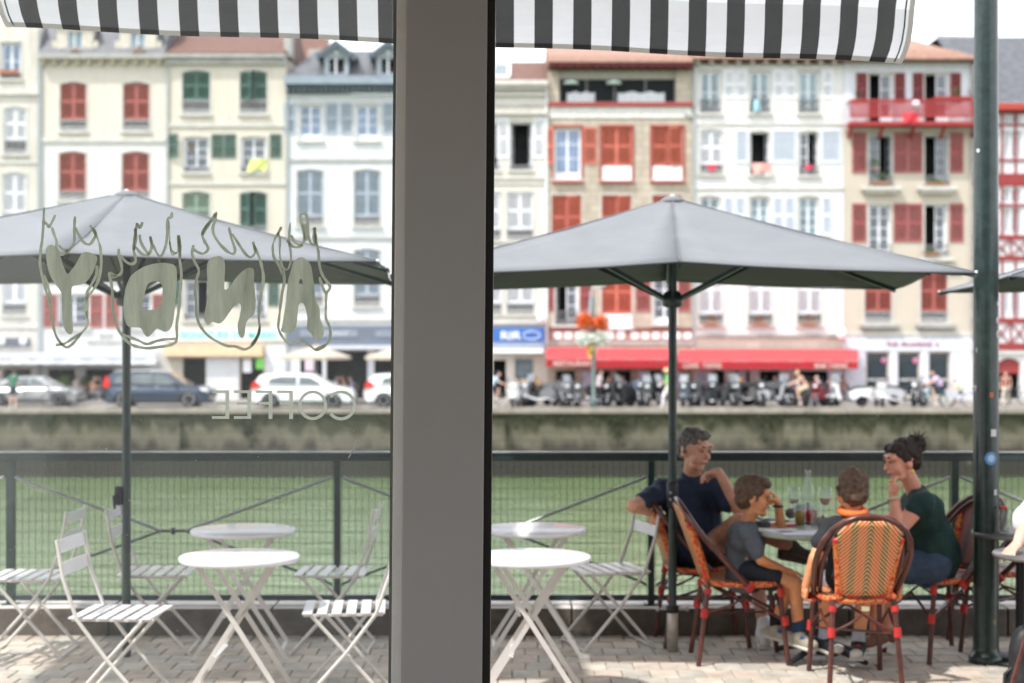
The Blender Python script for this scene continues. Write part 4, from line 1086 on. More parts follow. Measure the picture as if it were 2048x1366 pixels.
for xx in list(range(1108, 1170, 21))+[1212, 1234]+list(range(1262, 1380, 21)):
    h.part(MB().box(bx(xx), bx(xx+15), FY-0.07, FY-0.03, bz(678), bz(664 if xx not in (1212,1234) else 656)), 'plaster_panel', white_paint)
h.band(682, 690, 0.05, trim_g)
for a, b_ in ((1112,1150),(1196,1220),(1232,1262),(1300,1330)): h.opening(a, b_, 742, 806 if a != 1112 else 762, trim=False, sill=False)
for a, b_ in ((1165,1184),(1276,1299),(1345,1360)): h.part(MB().box(bx(a), bx(b_), FY-0.06, FY-0.02, bz(775), bz(742)), 'menu_board', M('menu_lilac', (0.55,0.57,0.72), 0.7))
h.part(MB().tube([(bx(1385), FY-0.1, bz(235)), (bx(1368), FY-0.1, bz(228))], 0.05, 6), 'drainpipe', iron_l)
h.tiled_roof(bz(129), rz(84, FY+6), over=0.75, mat=tile_o)
h.band(130, 137, 0.7, M('eave_dark_red', (0.13,0.022,0.022), 0.6), 'eave_board'); h.dentils(137, 141, 0.45, 0.16, M('eave_dark_red', (0,0,0)), 0.6)
h.walls()
# ---- house 7: white, pale blue shutters
h = House('bright_house', 'bright white four storey house with ice blue shutters between tiled houses', 1385, 1688, 128, wall_mat('wall_bright_white', (0.61, 0.605, 0.60), dirt=0.25), FY+0.02)
for k, xa in enumerate((1400, 1499, 1597)):
    h.window(xa, xa+41, 142, 226, rows=2, rail=198, glass=glass_teal, trim=True)
    h.shutter(xa+48, xa+68, 140, 197, wht_sh)
    if k < 2: h.shutter(xa+72, xa+93, 140, 197, wht_sh)
    if k == 0: h.closed(xa, xa+45, 259, 348, 328, wht_sh, arch=0.08)
    else:
        h.window(xa+1, xa+40, 262, 350, rows=3, open_r=True, open_l=(k == 1), arch=0.1, rail=331 if k == 2 else None)
        h.shutter(xa+45, xa+(94 if k == 1 else 84), 258, 326, ice_sh, rows=1)
    h.window(xa, xa+40, 392, 485, rows=4, arch=0.08, glass=glass_teal, cur=curtain)
    h.shutter(xa+46, xa+68, 392, 470, ice_sh); 
    if k < 2: h.shutter(xa+70, xa+92, 392, 470, ice_sh)
    h.closed(xa-2, xa+46, 530, 650, 627, wht_sh, arch=0, ajar=(0, 0.12))
h.shutter(1470, 1496, 258, 326, ice_sh, rows=1)
h.band(246, 250, 0.06); h.band(374, 379, 0.07); h.band(508, 512, 0.06); h.band(668, 674, 0.1, trim_g)
h.part(MB().box(bx(1390), bx(1684), FY-0.03, FY+0.02, bz(697), bz(675)), 'stone_course', wall_mat('wall_ground_stone', (0.40,0.37,0.32), block=True))
for a, b_ in ((1400,1450),(1470,1500),(1520,1560),(1590,1660)): h.opening(a, b_, 742, 806, trim=False, sill=False)
for a, b_ in ((1398,1424),(1476,1492),(1655,1680)): h.part(MB().box(bx(a), bx(b_), FY-0.06, FY-0.02, bz(772), bz(742)), 'menu_board', M('menu_lilac', (0,0,0)))
h.tiled_roof(bz(121), rz(86, FY+6), over=0.6, mat=tile_o); h.dentils(123, 130, 0.68, 0.22, M('rafter_grey', (0.35,0.32,0.27), 0.8), 0.5)
h.pipe(1388, 128, 690); h.walls()
# ---- house 8: tan stone, crimson shutters, red balcony, hipped roof
tan = wall_mat('wall_tan_stone', (0.57, 0.49, 0.385), block=True, dirt=0.4)
h = House('balcony_house', 'tan stone house with crimson shutters and a long red timber balcony', 1688, 1946, 125, tan, FY-0.02, trim_w)
for xa, dk in ((1737, 0), (1849, 0)):
    h.window(xa, xa+48, 146, 246, rows=3, open_l=True, trim=True, sill=False, cur=None)
for a, b_ in ((1712,1733),(1789,1810),(1825,1846),(1900,1921)): h.shutter(a, b_, 146, 205, drk_sh)
for xa in (1737, 1849):
    h.window(xa, xa+46, 271, 366, rows=4, open_l=(xa == 1849), fr=M('window_frame_grey', (0.42,0.46,0.52), 0.5), open_r=(xa == 1737))
    h.window(xa, xa+44, 409, 512, rows=4, open_l=(xa == 1849), fr=wframe)
    h.closed(xa-8, xa+46, 540, 645, 622, red_sh, arch=0.0)
    h.part(MB().box(bx(xa-16), bx(xa+62), FY-0.45, FY+0.0, bz(381), bz(374)).box(bx(xa-10), bx(xa+56), FY-0.3, FY+0.0, bz(388), bz(381.3)), 'balconette', trim_w)
    h.part(MB().box(bx(xa-18), bx(xa+60), FY-0.35, FY+0.0, bz(655), bz(648)).box(bx(xa-12), bx(xa+54), FY-0.22, FY+0.0, bz(661), bz(655.3)), 'balconette', trim_g)
    h.part(MB().box(bx(xa-10), bx(xa+58), FY-0.35, FY+0.0, bz(522), bz(515)), 'balconette', trim_w)
    h.guard(xa, xa+46, 352, 372, iron, -0.3); h.guard(xa, xa+46, 490, 513, iron, -0.25)
    for a, b_ in ((xa-33, xa-5), (xa+50, xa+77)):
        b2 = min(b_, 1930); h.shutter(a if a > 1690 else 1704, b2 if b2 < 1818 or xa > 1800 else b2, 265, 346, crim_sh); h.shutter(a, b2, 407, 484, crim_sh)
h.band(256, 262, 0.1); h.band(664, 672, 0.1)
bal = MB(); X0, X1 = bx(1692), bx(1948); Yb = FY-1.0
bal.box(X0, X1, Yb, FY-0.03, bz(256), bz(248))
for zz, t in ((bz(208), 0.09), (bz(240), 0.08)): bal.box(X0, X1, Yb, Yb+0.08, zz, zz+t)
bal.box(bx(1858), bx(1932), Yb-0.03, Yb+0.1, bz(204), bz(199))
bo = h.part(bal, 'balcony', bal_red)
for k in range(52):
    x = X0+(X1-X0-0.06)*k/51; MB().box(x, x+0.078, Yb+0.012, Yb+0.066, bz(239.5), bz(208.2)).build('baluster', bal_red, bo, world=True)
for k in range(5):
    x = X0+0.05+(X1-X0-0.25)*k/4
    MB().bar((x+0.06, FY-0.03, bz(276)), (x+0.06, Yb+0.1, bz(256)), 0.13, 0.13).build('bracket', bal_red, bo, world=True)
for sx_ in (X0+0.03, X1-0.08): MB().box(sx_, sx_+0.06, Yb+0.1, FY-0.03, bz(208), bz(205)).build('side_rail', bal_red, bo, world=True)
h.part(MB().box(bx(1690), bx(1944), FY-0.12, FY-0.01, bz(702), bz(674)), 'shop_fascia', M('shop_lilac_white', (0.60,0.61,0.68), 0.7))
text_obj('PUB  IRLANDAIS  A', 0.27, M('sign_wine', (0.35,0.10,0.16), 0.6), h.o, (bx(1825), FY-0.15, bz(692)), sx=1.15, bold=0.008)
for a, b_ in ((1690,1730),(1778,1794),(1840,1856),(1900,1943)): h.part(MB().box(bx(a), bx(b_), FY-0.1, FY-0.012, bz(806), bz(703)), 'shop_pilaster', M('shop_lilac_white', (0,0,0)))
for a, b_ in ((1733,1776),(1796,1838),(1858,1898)):
    h.opening(a, b_, 706, 790, trim=False, sill=False)
    g = h.part(MB().box(bx(a), bx(b_), FY+0.1, FY+0.14, bz(762), bz(757)).box(bx(a), bx(a)+0.05, FY+0.09, FY+0.13, bz(790), bz(706)).box(bx(b_)-0.05, bx(b_), FY+0.09, FY+0.13, bz(790), bz(706)), 'shop_window', iron_l)
    MB().box(bx(a)+0.05, bx(b_)-0.05, FY+0.15, FY+0.16, bz(790), bz(706)).build('pane', M('shop_glass', (0.03,0.045,0.055), 0.08, spec=0.8), g, world=True)
for cx in (1769, 1832): h.part(MB().lathe([(0.0,0),(0.16,0),(0.16,0.02),(0.0,0.021)], (bx(cx), FY+0.05, bz(721)), 14, axis='y'), 'round_sticker', M('sticker_pink', (0.80,0.30,0.48), 0.6))
h.tiled_roof(bz(123), rz(64, FY+6), over=0.7, mat=tile_o, hip=True)
h.pipe(1942, 126, 680, trim_g); h.walls(wall_mat('wall_tan_and_render', (0.58, 0.60, 0.65), low=(0.48, 0.425, 0.355), zsplit=bz(252), dirt=0.35))
# ---- house 9: half timbered
hw = M('half_timber_white', (0.64, 0.64, 0.66), 0.85, var=0.06)
h = House('half_timbered_house', 'white and red half timbered house with steep slate roof at the right end', 1946, 2260, 222, hw, FY+0.01)
def post(px, ya, yb, w=4): h.part(MB().box(bx(px), bx(px+w), FY-0.05, FY+0.03, bz(yb), bz(ya)), 'timber_post', timber)
for px in range(1948, 2260, 27): 
    post(px, 222, 470); post(px, 522, 640)
for ya, yb in ((222,228),(248,252),(318,322),(347,372),(408,413),(470,479),(512,521),(560,564),(636,646),(686,700)):
    h.part(MB().box(h.x0, h.x1, FY-0.07, FY+0.03, bz(yb), bz(ya)), 'timber_beam', timber)
for row in (479, 646):
    yb = 512 if row == 479 else 686
    for px in range(1948, 2240, 36):
        for s_ in (0, 1):
            a, c = (row, yb) if s_ == 0 else (yb, row)
            h.part(MB().bar((bx(px+2), FY-0.03, bz(a)), (bx(px+34), FY-0.03, bz(c)), 0.05+0.004*s_, 0.09, up=(0,-1,0)), 'cross_brace', timber)
    for px in range(1948, 2260, 36): post(px, row, yb, 3)
for px in (1953, 2001, 2023, 2078, 2130):
    for ya, yb in ((230,247),(262,315),(378,405),(418,466),(566,632)):
        h.window(px, px+18, ya, yb, rows=2 if yb-ya < 30 else 3, trim=False, sill=False, glass=M('pane_pale', (0.42,0.46,0.52), 0.3, spec=0.7) if yb-ya > 30 else glass_pane)
rf = MB(); rf.add([(bx(1916),FY+0.6,bz(125)),(h.x0,FY-0.45,bz(208)),(h.x1,FY-0.45,bz(208)),(h.x1,FY+3.0,rz(72,FY+3)),(bx(1905),FY+3.0,rz(76,FY+3)),(bx(1905),FY+12,rz(76,FY+3)),(h.x1,FY+12,rz(72,FY+3))], [(1,2,3,4),(4,3,6,5),(0,1,4)])
h.part(rf, 'steep_roof', slate)
h.band(208.5, 222, 0.5, M('eave_bright_red', (0.38,0.05,0.03), 0.6), 'eave_board')
h.opening(1996, 2040, 716, 806, arch=0.25, sill=False)
h.part(MB().box(bx(1996), bx(2040), FY+0.1, FY+0.15, bz(747), bz(714)), 'red_fanlight', timber)
h.opening(2080, 2140, 716, 806, arch=0.25, sill=False)
h.band(702, 708, 0.15)
h.walls()
# ---- chimneys and roofs seen between houses
b = MB(); b.box(bx(575), bx(640), FY+8, FY+16, ZG, rz(98,FY+8)); b.add([(bx(575)*1.1,FY+7.6,rz(128,FY+7.6)),(bx(645)*1.1,FY+7.6,rz(128,FY+7.6)),(bx(645)*1.1,FY+12,rz(78,FY+12)),(bx(575)*1.1,FY+12,rz(70,FY+12))], [(0,1,2,3)], 1)
o = b.build('rear_house', [wall_mat('wall_rear', (0.42,0.37,0.33)), tile_r]); 
tag(o, 'brown roofed house standing behind the blue dormers', 'building')
b = MB(); b.box(bx(1900), bx(1975), FY+7, FY+14, ZG, rz(92,FY+7)); b.add([(bx(1870)*1.1,FY+6.8,rz(84,FY+7)),(bx(1980)*1.1,FY+6.8,rz(92,FY+7)),(bx(1980)*1.1,FY+11,rz(72,FY+11)),(bx(1898)*1.1,FY+11,rz(70,FY+11))], [(0,1,2,3)], 1)
o = b.build('rear_house', [wall_mat('wall_rear_pale', (0.60,0.62,0.66)), slate]); tag(o, 'pale gabled house behind the hipped terracotta roof', 'building')

# ---- outer neighbours beyond the frame, for other viewpoints
outer = ((-1010,-789,(0.55,0.5,0.42),blu_sh,'ochre house with blue grey shutters third from the left end outside the row seen'),
    (-786,-563,(0.6,0.59,0.57),red_sh,'white house with red shutters second from the left end outside the row seen'),
    (-560,-244,(0.58,0.53,0.45),grn_sh,'cream house with green shutters next to the grey beige stone house'),
    (2264,2560,(0.6,0.59,0.57),red_sh,'plain white house with red shutters beyond the half timbered one'),
    (2563,2780,(0.55,0.5,0.42),grn_sh,'ochre house with green shutters further right than the half timbered one'),
    (2783,3060,(0.6,0.58,0.54),blu_sh,'pale house with blue grey shutters at the far right end'))
for i, (a, b_, col, sh, lab) in enumerate(outer):
    h = House('outer_house', lab, a, b_, 100-(i*17) % 40, wall_mat('wall_outer_%d' % i, col), FY)
    for c in range(a+35, b_-60, 98):
        for r_ in (160, 300, 440, 560): h.closed(c, c+50, r_, r_+85, r_+65, sh)
    h.opening(a+30, a+90, 720, 806, trim=False, sill=False); h.opening(b_-100, b_-40, 720, 806, trim=False, sill=False)
    h.tiled_roof(h.zt, rz(40, FY+6), mat=tile_o); h.walls()

# ------------------------------------------------------------------ shop awnings, parasols on the far quay
def quay_awning(px0, px1, y_top, y_front, y_val, Yf, mt, mv, name, label, texts=(), rake=0.5, group=None, tm=None):
    Yt = FY-0.15
    o = thing(name, label, 'awning', (((px0+px1)/2-1024)/40, FY-0.1, bz(y_top)), group=group)
    p = [P(px0, y_front, Yf), P(px1, y_front, Yf)]
    zt = bz(y_top); a, b_ = Vector((bx(px0+2), Yt, zt)), Vector((bx(px1-2), Yt, zt))
    b = MB(); b.add([a, b_, p[1], p[0]], [(0,3,2,1)]); b.add([a, p[0], (a.x, Yt, p[0].z)], [(0,1,2)]); b.add([b_, (b_.x, Yt, p[1].z), p[1]], [(0,1,2)])
    b.build('awning_cloth', mt, o, world=True)
    q0, q1 = P(px0, y_val, Yf), P(px1, y_val, Yf)
    n = max(6, int((q1.x-q0.x)/0.35)); vb = MB(); vs = []
    for k in range(n+1):
        x = q0.x+(q1.x-q0.x)*k/n; yy = Yf+0.02*math.sin(k*1.7); vs += [(x, yy, p[0].z), (x, yy-0.01, q0.z+(0.03 if k % 2 else 0))]
    vb.add(vs, [(2*k, 2*k+1, 2*k+3, 2*k+2) for k in range(n)], 0, True)
    vb.build('valance', mv, o, world=True)
    MB().bar(p[0]+Vector((0,0.03,0)), p[1]+Vector((0,0.03,0)), 0.06, 0.06).build('front_bar', iron, o, world=True)
    for pxx in (px0+6, px1-6):
        MB().bar(P(pxx, y_front+1, Yf+0.05), ((pxx-1024)/40, Yt, bz(y_top+16)), 0.04, 0.04).build('awning_arm', iron, o, world=True)
    for (s_, tx, size, sx_) in texts:
        pp = P(tx, y_val-2.2, Yf-0.06); text_obj(s_, size, tm or M('awning_lettering', (0.66,0.52,0.45), 0.7), o, pp, sx=sx_, bold=0.006)
    return o
red_c = M('awning_red_cloth', (0.60, 0.055, 0.062), 0.7, var=0.05, trans=0.1)
red_v = M('awning_red_valance', (0.42, 0.018, 0.028), 0.75, var=0.1, trans=0.12)
quay_awning(1092, 1188, 695, 718, 734, 77.2, red_c, red_v, 'shop_awning', 'shortest red restaurant awning, the one above the white scooter with lettered valance', (('RESTAURANT', 1148, 0.34, 0.95),), group='red restaurant awnings')
quay_awning(1192, 1352, 697, 720, 736, 77.2, red_c, red_v, 'shop_awning', 'red restaurant awning with plain valance behind the flower pole', group='red restaurant awnings')
quay_awning(1356, 1716, 699, 723, 738, 77.2, red_c, red_v, 'shop_awning', 'longest red restaurant awning reaching the pale shopfront', (('CAFE', 1382, 0.32, 1.0), ('TAPAS', 1424, 0.32, 1.0), ('BAR TAPAS', 1662, 0.30, 1.05)), group='red restaurant awnings')
quay_awning(-110, 312, 704, 719, 729, 77.0, M('awning_grey_lilac', (0.34,0.36,0.42), 0.7), M('valance_white', (0.66,0.68,0.74), 0.7), 'shop_awning', 'long grey lilac shop awning with white valance above parked cars')
for cx, top, lab in ((632, 690, 'beige parasol above the white hatchback, left of the two'), (800, 690, 'beige parasol beside the post, right of the two')):
    Yp = 76.3; t0 = P(cx, top, Yp); b0 = P(cx-68, 713, Yp); rr_ = t0.x-b0.x
    o = thing('quay_parasol', lab, 'parasol', (t0.x, Yp, ZQ), group='beige cafe parasols on the far quay')
    c_ = MB(); N = 8; vs = [t0]
    for k in range(N):
        a = 2*math.pi*(k+0.5)/N; vs.append(t0+Vector((rr_*math.cos(a)*1.08, rr_*math.sin(a)*1.08, -(t0.z-b0.z))))
    for k in range(N): vs.append(Vector(vs[1+k])+Vector((0,0,-0.14)))
    c_.add(vs, [(0,1+k,1+(k+1) % N) for k in range(N)]+[(1+k,1+N+k,1+N+(k+1) % N,1+(k+1) % N) for k in range(N)])
    c_.build('canopy', M('parasol_beige', (0.50,0.43,0.36), 0.8, trans=0.15), o, world=True)
    MB().tube([(t0.x, Yp, ZQ), t0+Vector((0,0,0.08))], 0.03, 8).build('pole', iron_l, o, world=True)
    MB().lathe([(0.25,0),(0.25,0.06),(0.05,0.08)], (t0.x, Yp, ZQ), 14).build('base', iron, o, world=True)

# ------------------------------------------------------------------ cloths, flowers and plants on the facades
def cloth(px0, px1, py0, py1, mat, label, Y=FY-0.2, skew=0):
    b = MB(); N = 6; vs = []
    for i in range(N+1):
        for j in range(N+1):
            u, v = i/N, j/N
            vs.append(P(px0+(px1-px0)*u - skew*v, py0+(py1-py0)*v*(0.92+0.08*math.cos(u*5)), Y+0.05*math.sin(u*7+v*3)) )
    b.add(vs, [(i*(N+1)+j, (i+1)*(N+1)+j, (i+1)*(N+1)+j+1, i*(N+1)+j+1) for i in range(N) for j in range(N)], 0, True)
    o = b.build('hanging_cloth', mat); setorigin(o, P((px0+px1)/2, py0, Y)); return tag(o, label, 'cloth')
cloth(500, 537, 318, 344, M('cloth_yellow', (0.66,0.72,0.22), 0.8), 'yellow cloth hanging from the window of the pale yellow house', skew=6)
cloth(1502, 1541, 326, 348, M('cloth_pale_pink', (0.72,0.38,0.34), 0.8), 'pink and white striped cloth draped over a window rail', skew=-6)
def pennant(px, py, w, lab):
    b = MB(); b.prism([(P(px-w,py,FY-0.15).x, P(px,py,FY).z), (P(px,py+w*1.0,FY-0.15).x, P(px,py+w*0.95,FY).z), (P(px+w,py,FY-0.15).x, P(px,py,FY).z)], FY-0.17, FY-0.14)
    o = b.build('red_scarf', M('scarf_red', (0.62,0.04,0.09), 0.8)); setorigin(o, P(px, py, FY-0.15)); tag(o, lab, 'scarf', 'red scarves on window rails')
pennant(1617, 331, 12, 'red neck scarf hung on the rail of the open window nearest the balcony house')
pennant(1424, 331, 14, 'red neck scarf hung below the closed white shutters')
cloth(1508, 1520, 200, 224, M('towel_blue', (0.35,0.60,0.72), 0.8), 'light blue towel on a top floor railing')
def leaves(mb, c, rad, n, s_, rr, mi=0):
    for i in range(n):
        v = Vector((rr.gauss(0,1), rr.gauss(0,1), rr.gauss(0,1))).normalized()*(rr.random()**0.5)
        p = Vector(c)+Vector((v.x*rad[0], v.y*rad[1], v.z*rad[2]))
        a = Vector((rr.uniform(-1,1), rr.uniform(-1,1), rr.uniform(-1,1)))*s_; b_ = Vector((rr.uniform(-1,1), rr.uniform(-1,1), rr.uniform(-1,1)))*s_
        mb.add([p-a, p+b_*0.6, p+a, p-b_*0.6], [(0,1,2,3)], mi)
def planter(px, py, w, hgt, n, fm, label, Y=FY-0.32, pot=True, up=14, cat='flowers', group=None, seed=1):
    rr = random.Random(int(px)+seed); c = P(px, py, Y)
    o = thing('potted_plant', label, cat, (c.x, Y, P(px,py+hgt/2,Y).z), group=group)
    wm_ = w/40
    if pot: MB().prism([(-wm_*0.45, 0), (wm_*0.45, 0), (wm_*0.5, hgt/40), (-wm_*0.5, hgt/40)], -0.11, 0.11).build('planter_box', M('planter_clay', (0.34,0.17,0.10), 0.8), o)
    b = MB(); leaves(b, (0,0,hgt/40+up/80), (wm_*0.55, 0.14, up/70), n, 0.06, rr); b.build('foliage', leafm, o)
    if fm:
        b = MB(); leaves(b, (0,-0.08,hgt/40+up/70), (wm_*0.5, 0.12, up/90), n//2, 0.05, rr); b.build('blossom', fm, o)
for k, xa in enumerate((1421, 1519, 1617)):
    planter(xa, 646, 34, 5, 60, geran, ('red geraniums under the shutters nearest the stone house', 'red geraniums under the middle pair of white shutters', 'red geraniums under the white shutters beside the tan house')[k], Y=FY-0.2, group='geraniums on the white house')
planter(1760, 366, 42, 5, 90, leafl, 'leafy flowers in the left balconette under the red balcony', up=20)
planter(1750, 338, 18, 3, 60, leafl, 'tall yellow green plant standing in the open window', up=26)
planter(1872, 368, 40, 5, 70, leafl, 'low potted plants in the right balconette under the red balcony', up=8)
planter(1712, 205, 16, 4, 70, None, 'green shrub at the left end of the red balcony', Y=FY-0.6, up=24)
planter(1914, 200, 16, 4, 70, None, 'green shrub at the right end of the red balcony', Y=FY-0.6, up=26)
planter(1862, 508, 34, 4, 40, leafl, 'small yellow green plants on the third floor sill', up=8)
planter(150, 104, 20, 2, 20, None, 'small green plant below the left cream dormer', Y=FY-0.3, up=6)
planter(278, 104, 26, 2, 26, geran, 'green and red flowers below the right cream dormer', Y=FY-0.3, up=10)
planter(382, 296, 9, 3, 30, None, 'small plant hanging in a window of the pale yellow house', Y=FY-0.1, up=6)
cloth(1806, 1836, 225, 246, M('cloth_red_balcony', (0.62,0.04,0.06), 0.8), 'red cloth over the balcony rail below a white bundle', Y=FY-1.06)
o = MB().ball((0,0,0), (0.2,0.16,0.18), 14, 9).build('white_bundle', M('bundle_pink_white', (0.75,0.6,0.66), 0.8)); o.location = P(1832, 208, FY-1.0); tag(o, 'rounded pink and white bundle on the red balcony rail', 'bundle')
for v in o.data.vertices: v.co *= 1+0.2*noise.noise(v.co*9)
# ------------------------------------------------------------------ figures
def blob(caps, name, mat, parent, voxel=0.006, smooth=3, disp=0.0, dscale=8.0, base=None, world=True):
    """one continuous skin grown over a set of tapered limbs"""
    b = MB()
    for c in caps:
        if c[0] == 'e':      # ellipsoid: centre, radii, rotation matrix
            st = len(b.v); b.ball((0,0,0), c[2], 16, 12)
            T = Matrix.Translation(c[1]) @ (c[3].to_4x4() if len(c) > 3 else Matrix())
            b.xf(T, st)
        else: b.capsule(c[0], c[1], c[2], c[3], 12)
    if world:
        o_ = org(parent); b.v = [(v[0]-o_.x, v[1]-o_.y, v[2]-o_.z) for v in b.v]
    me0 = b.mesh(name, mat)
    tmp = bpy.data.objects.new(name, me0); COL.objects.link(tmp)
    md = tmp.modifiers.new('r', 'REMESH'); md.mode = 'VOXEL'; md.voxel_size = voxel; md.use_smooth_shade = True
    if smooth:
        sm = tmp.modifiers.new('s', 'SMOOTH'); sm.iterations = smooth; sm.factor = 0.5
    me = bpy.data.meshes.new_from_object(tmp.evaluated_get(bpy.context.evaluated_depsgraph_get()))
    bpy.data.objects.remove(tmp)
    if disp:
        nn = [Vector(v.normal) for v in me.vertices]
        for v, n_ in zip(me.vertices, nn): v.co += n_*disp*noise.noise(v.co*dscale)
    me.materials.clear(); me.materials.append(mat)
    for p in me.polygons: p.use_smooth = True
    ob = bpy.data.objects.new(name, me); COL.objects.link(ob); ob.parent = parent
    return ob

def head_caps(H, f, up, s=1.0):
    """skull, jaw, nose, ears; H centre of the skull, f where the face looks"""
    f = f.normalized(); up = (up - f*up.dot(f)).normalized(); r = f.cross(up).normalized()
    Rm = Matrix((r, f, up)).transposed()
    L = lambda x, y, z: H + r*x*s + f*y*s + up*z*s
    E = lambda x, y, z, a, b_, c: ('e', L(x,y,z), (a*s, b_*s, c*s), Rm)
    caps = [E(0,-0.008,0.018,0.074,0.094,0.088), E(0,0.03,-0.03,0.056,0.06,0.07), (L(0.030,0.035,-0.082), L(-0.030,0.035,-0.082), 0.024*s, 0.024*s),
            (L(0,0.062,-0.092), L(0,0.058,-0.085), 0.022*s, 0.022*s), (L(0,0.088,0.002), L(0,0.106,-0.028), 0.009*s, 0.0135*s),
            (L(0.05,0.055,-0.03), L(0.045,0.05,-0.05), 0.022*s, 0.02*s), (L(-0.05,0.055,-0.03), L(-0.045,0.05,-0.05), 0.022*s, 0.02*s),
            (L(0.045,0.072,0.03), L(-0.045,0.072,0.03), 0.018*s, 0.018*s), (L(0.013,0.086,-0.056), L(-0.013,0.086,-0.056), 0.0095*s, 0.0095*s)]
    for e in (-1, 1):
        caps.append(('e', L(e*0.076,-0.008,-0.014), (0.010*s, 0.018*s, 0.032*s), Rm))
    return caps, L, Rm

def face_bits(p, L, Rm, s, eye=(0.06,0.04,0.03), brow=(0.06,0.045,0.035), lip=(0.45,0.16,0.13), lipname='lip', ear=None):
    for e in (-1, 1):
        b = MB(); st = len(b.v); b.ball((0,0,0), (0.0125*s, 0.008*s, 0.0065*s), 10, 7); b.xf(Matrix.Translation(L(e*0.032, 0.082, 0.006)) @ Rm.to_4x4(), st)
        b.build('eye', M('eye_white', (0.30,0.24,0.21), 0.3), p, world=True)
        b = MB(); b.ball((0,0,0), (0.0065*s, 0.006*s, 0.0068*s), 8, 6); b.xf(Matrix.Translation(L(e*0.032, 0.0885, 0.006)) @ Rm.to_4x4())
        b.build('iris', M('iris_brown', (0.03,0.02,0.015), 0.2), p, world=True)
        b = MB().tube([L(e*0.015,0.092,0.028), L(e*0.033,0.091,0.034), L(e*0.052,0.079,0.027)], [0.003*s, 0.0045*s, 0.0025*s], 6)
        b.build('eyebrow', M('brow_'+str(brow), brow, 0.9), p, world=True)
    MB().tube([L(-0.024,0.089,-0.058), L(0,0.0975,-0.056), L(0.024,0.089,-0.058)], [0.002*s,0.005*s,0.002*s], 6).build('lips', M(lipname, lip, 0.5), p, world=True)

def hand_caps(W, d, n, s=1.0, curl=0.5, side=1, spread=0.1):
    """palm and five fingers; W wrist, d direction of the hand, n palm normal (side the fingers curl to), side: thumb side sign"""
    d = d.normalized(); n = (n - d*n.dot(d)).normalized(); t = d.cross(n).normalized()*side
    caps = []
    K = lambda a, b_, c: W + d*a*s + t*b_*s + n*c*s
    caps.append((K(0.0,0,0), K(0.03,0,0), 0.024*s, 0.027*s))
    for i, off in enumerate((0.030, 0.010, -0.010, -0.029)):
        caps.append((K(0.025, off*0.75, 0), K(0.078-abs(off-0.005)*0.2, off, 0), 0.0155*s, 0.0125*s))
        ln = (0.044, 0.050, 0.046, 0.036)[i]; b0 = K(0.080-abs(off-0.005)*0.2, off, 0)
        a = curl*(0.8+0.12*i); dd = (d*math.cos(a)+n*math.sin(a)+t*spread*(1.5-i)).normalized()
        b1 = b0+dd*ln*0.55*s; a2 = a*1.9; dd2 = (d*math.cos(a2)+n*math.sin(a2)+t*spread*(1.5-i)).normalized(); b2 = b1+dd2*ln*0.62*s
        caps.append((b0, b1, 0.0105*s, 0.0092*s)); caps.append((b1, b2, 0.0092*s, 0.0075*s))
    th0, th1 = K(0.018, 0.028, 0.004), K(0.048, 0.052, 0.014); th2 = K(0.074, 0.056, 0.026+0.02*curl)
    caps.append((th0, th1, 0.0145*s, 0.0115*s)); caps.append((th1, th2, 0.011*s, 0.0085*s))
    return caps

def shoe(p, A, T, s=1.0, mat=None, sole=None, name='shoe', voxel=0.007):
    """A ankle, T toe tip (floor level points are derived)"""
    d = (T-A); dz = d.z; d2 = d.normalized(); up = Vector((0,0,1)); up = (up-d2*up.dot(d2)).normalized()
    c = [(A+Vector((0,0,0.0))*1, A-up*0.03*s, 0.042*s, 0.045*s), (A-up*0.035*s-d2*0.03*s, T-up*0.0*s-d2*0.03*s, 0.042*s, 0.033*s), (A-up*0.01*s, A+d2*0.08*s-up*0.02*s, 0.045*s, 0.036*s)]
    o = blob(c, name, mat, p, voxel, 2)
    lo = c[1]
    b = MB(); q0, q1 = lo[0]-up*0.036*s-d2*0.03*s, lo[1]-up*0.026*s+d2*0.025*s
    b.bar(q0, q1, 0.082*s, 0.022*s, up=up); so = b.build('sole', sole or M('sole_white', (0.62,0.6,0.55), 0.7), o, world=True, bevel=0.008)
    return o

skinA = M('skin_tan', (0.68, 0.36, 0.25), 0.5, var=0.15, scale=16, spec=0.35, bump=0.06)
skinB = M('skin_warm', (0.72, 0.315, 0.15), 0.5, var=0.14, scale=16, spec=0.35)
skinC = M('skin_light', (0.64, 0.40, 0.31), 0.5, var=0.14, scale=16, spec=0.35)
hair_d = M('hair_dark', (0.032, 0.018, 0.013), 0.6, var=0.3, scale=50, bump=0.5, bscale=120)
hair_b = M('hair_brown', (0.12, 0.07, 0.042), 0.65, var=0.3, scale=50, bump=0.5, bscale=120)
hair_g = M('hair_greying', (0.19, 0.175, 0.165), 0.7, var=0.4, scale=60, bump=0.5, bscale=120)

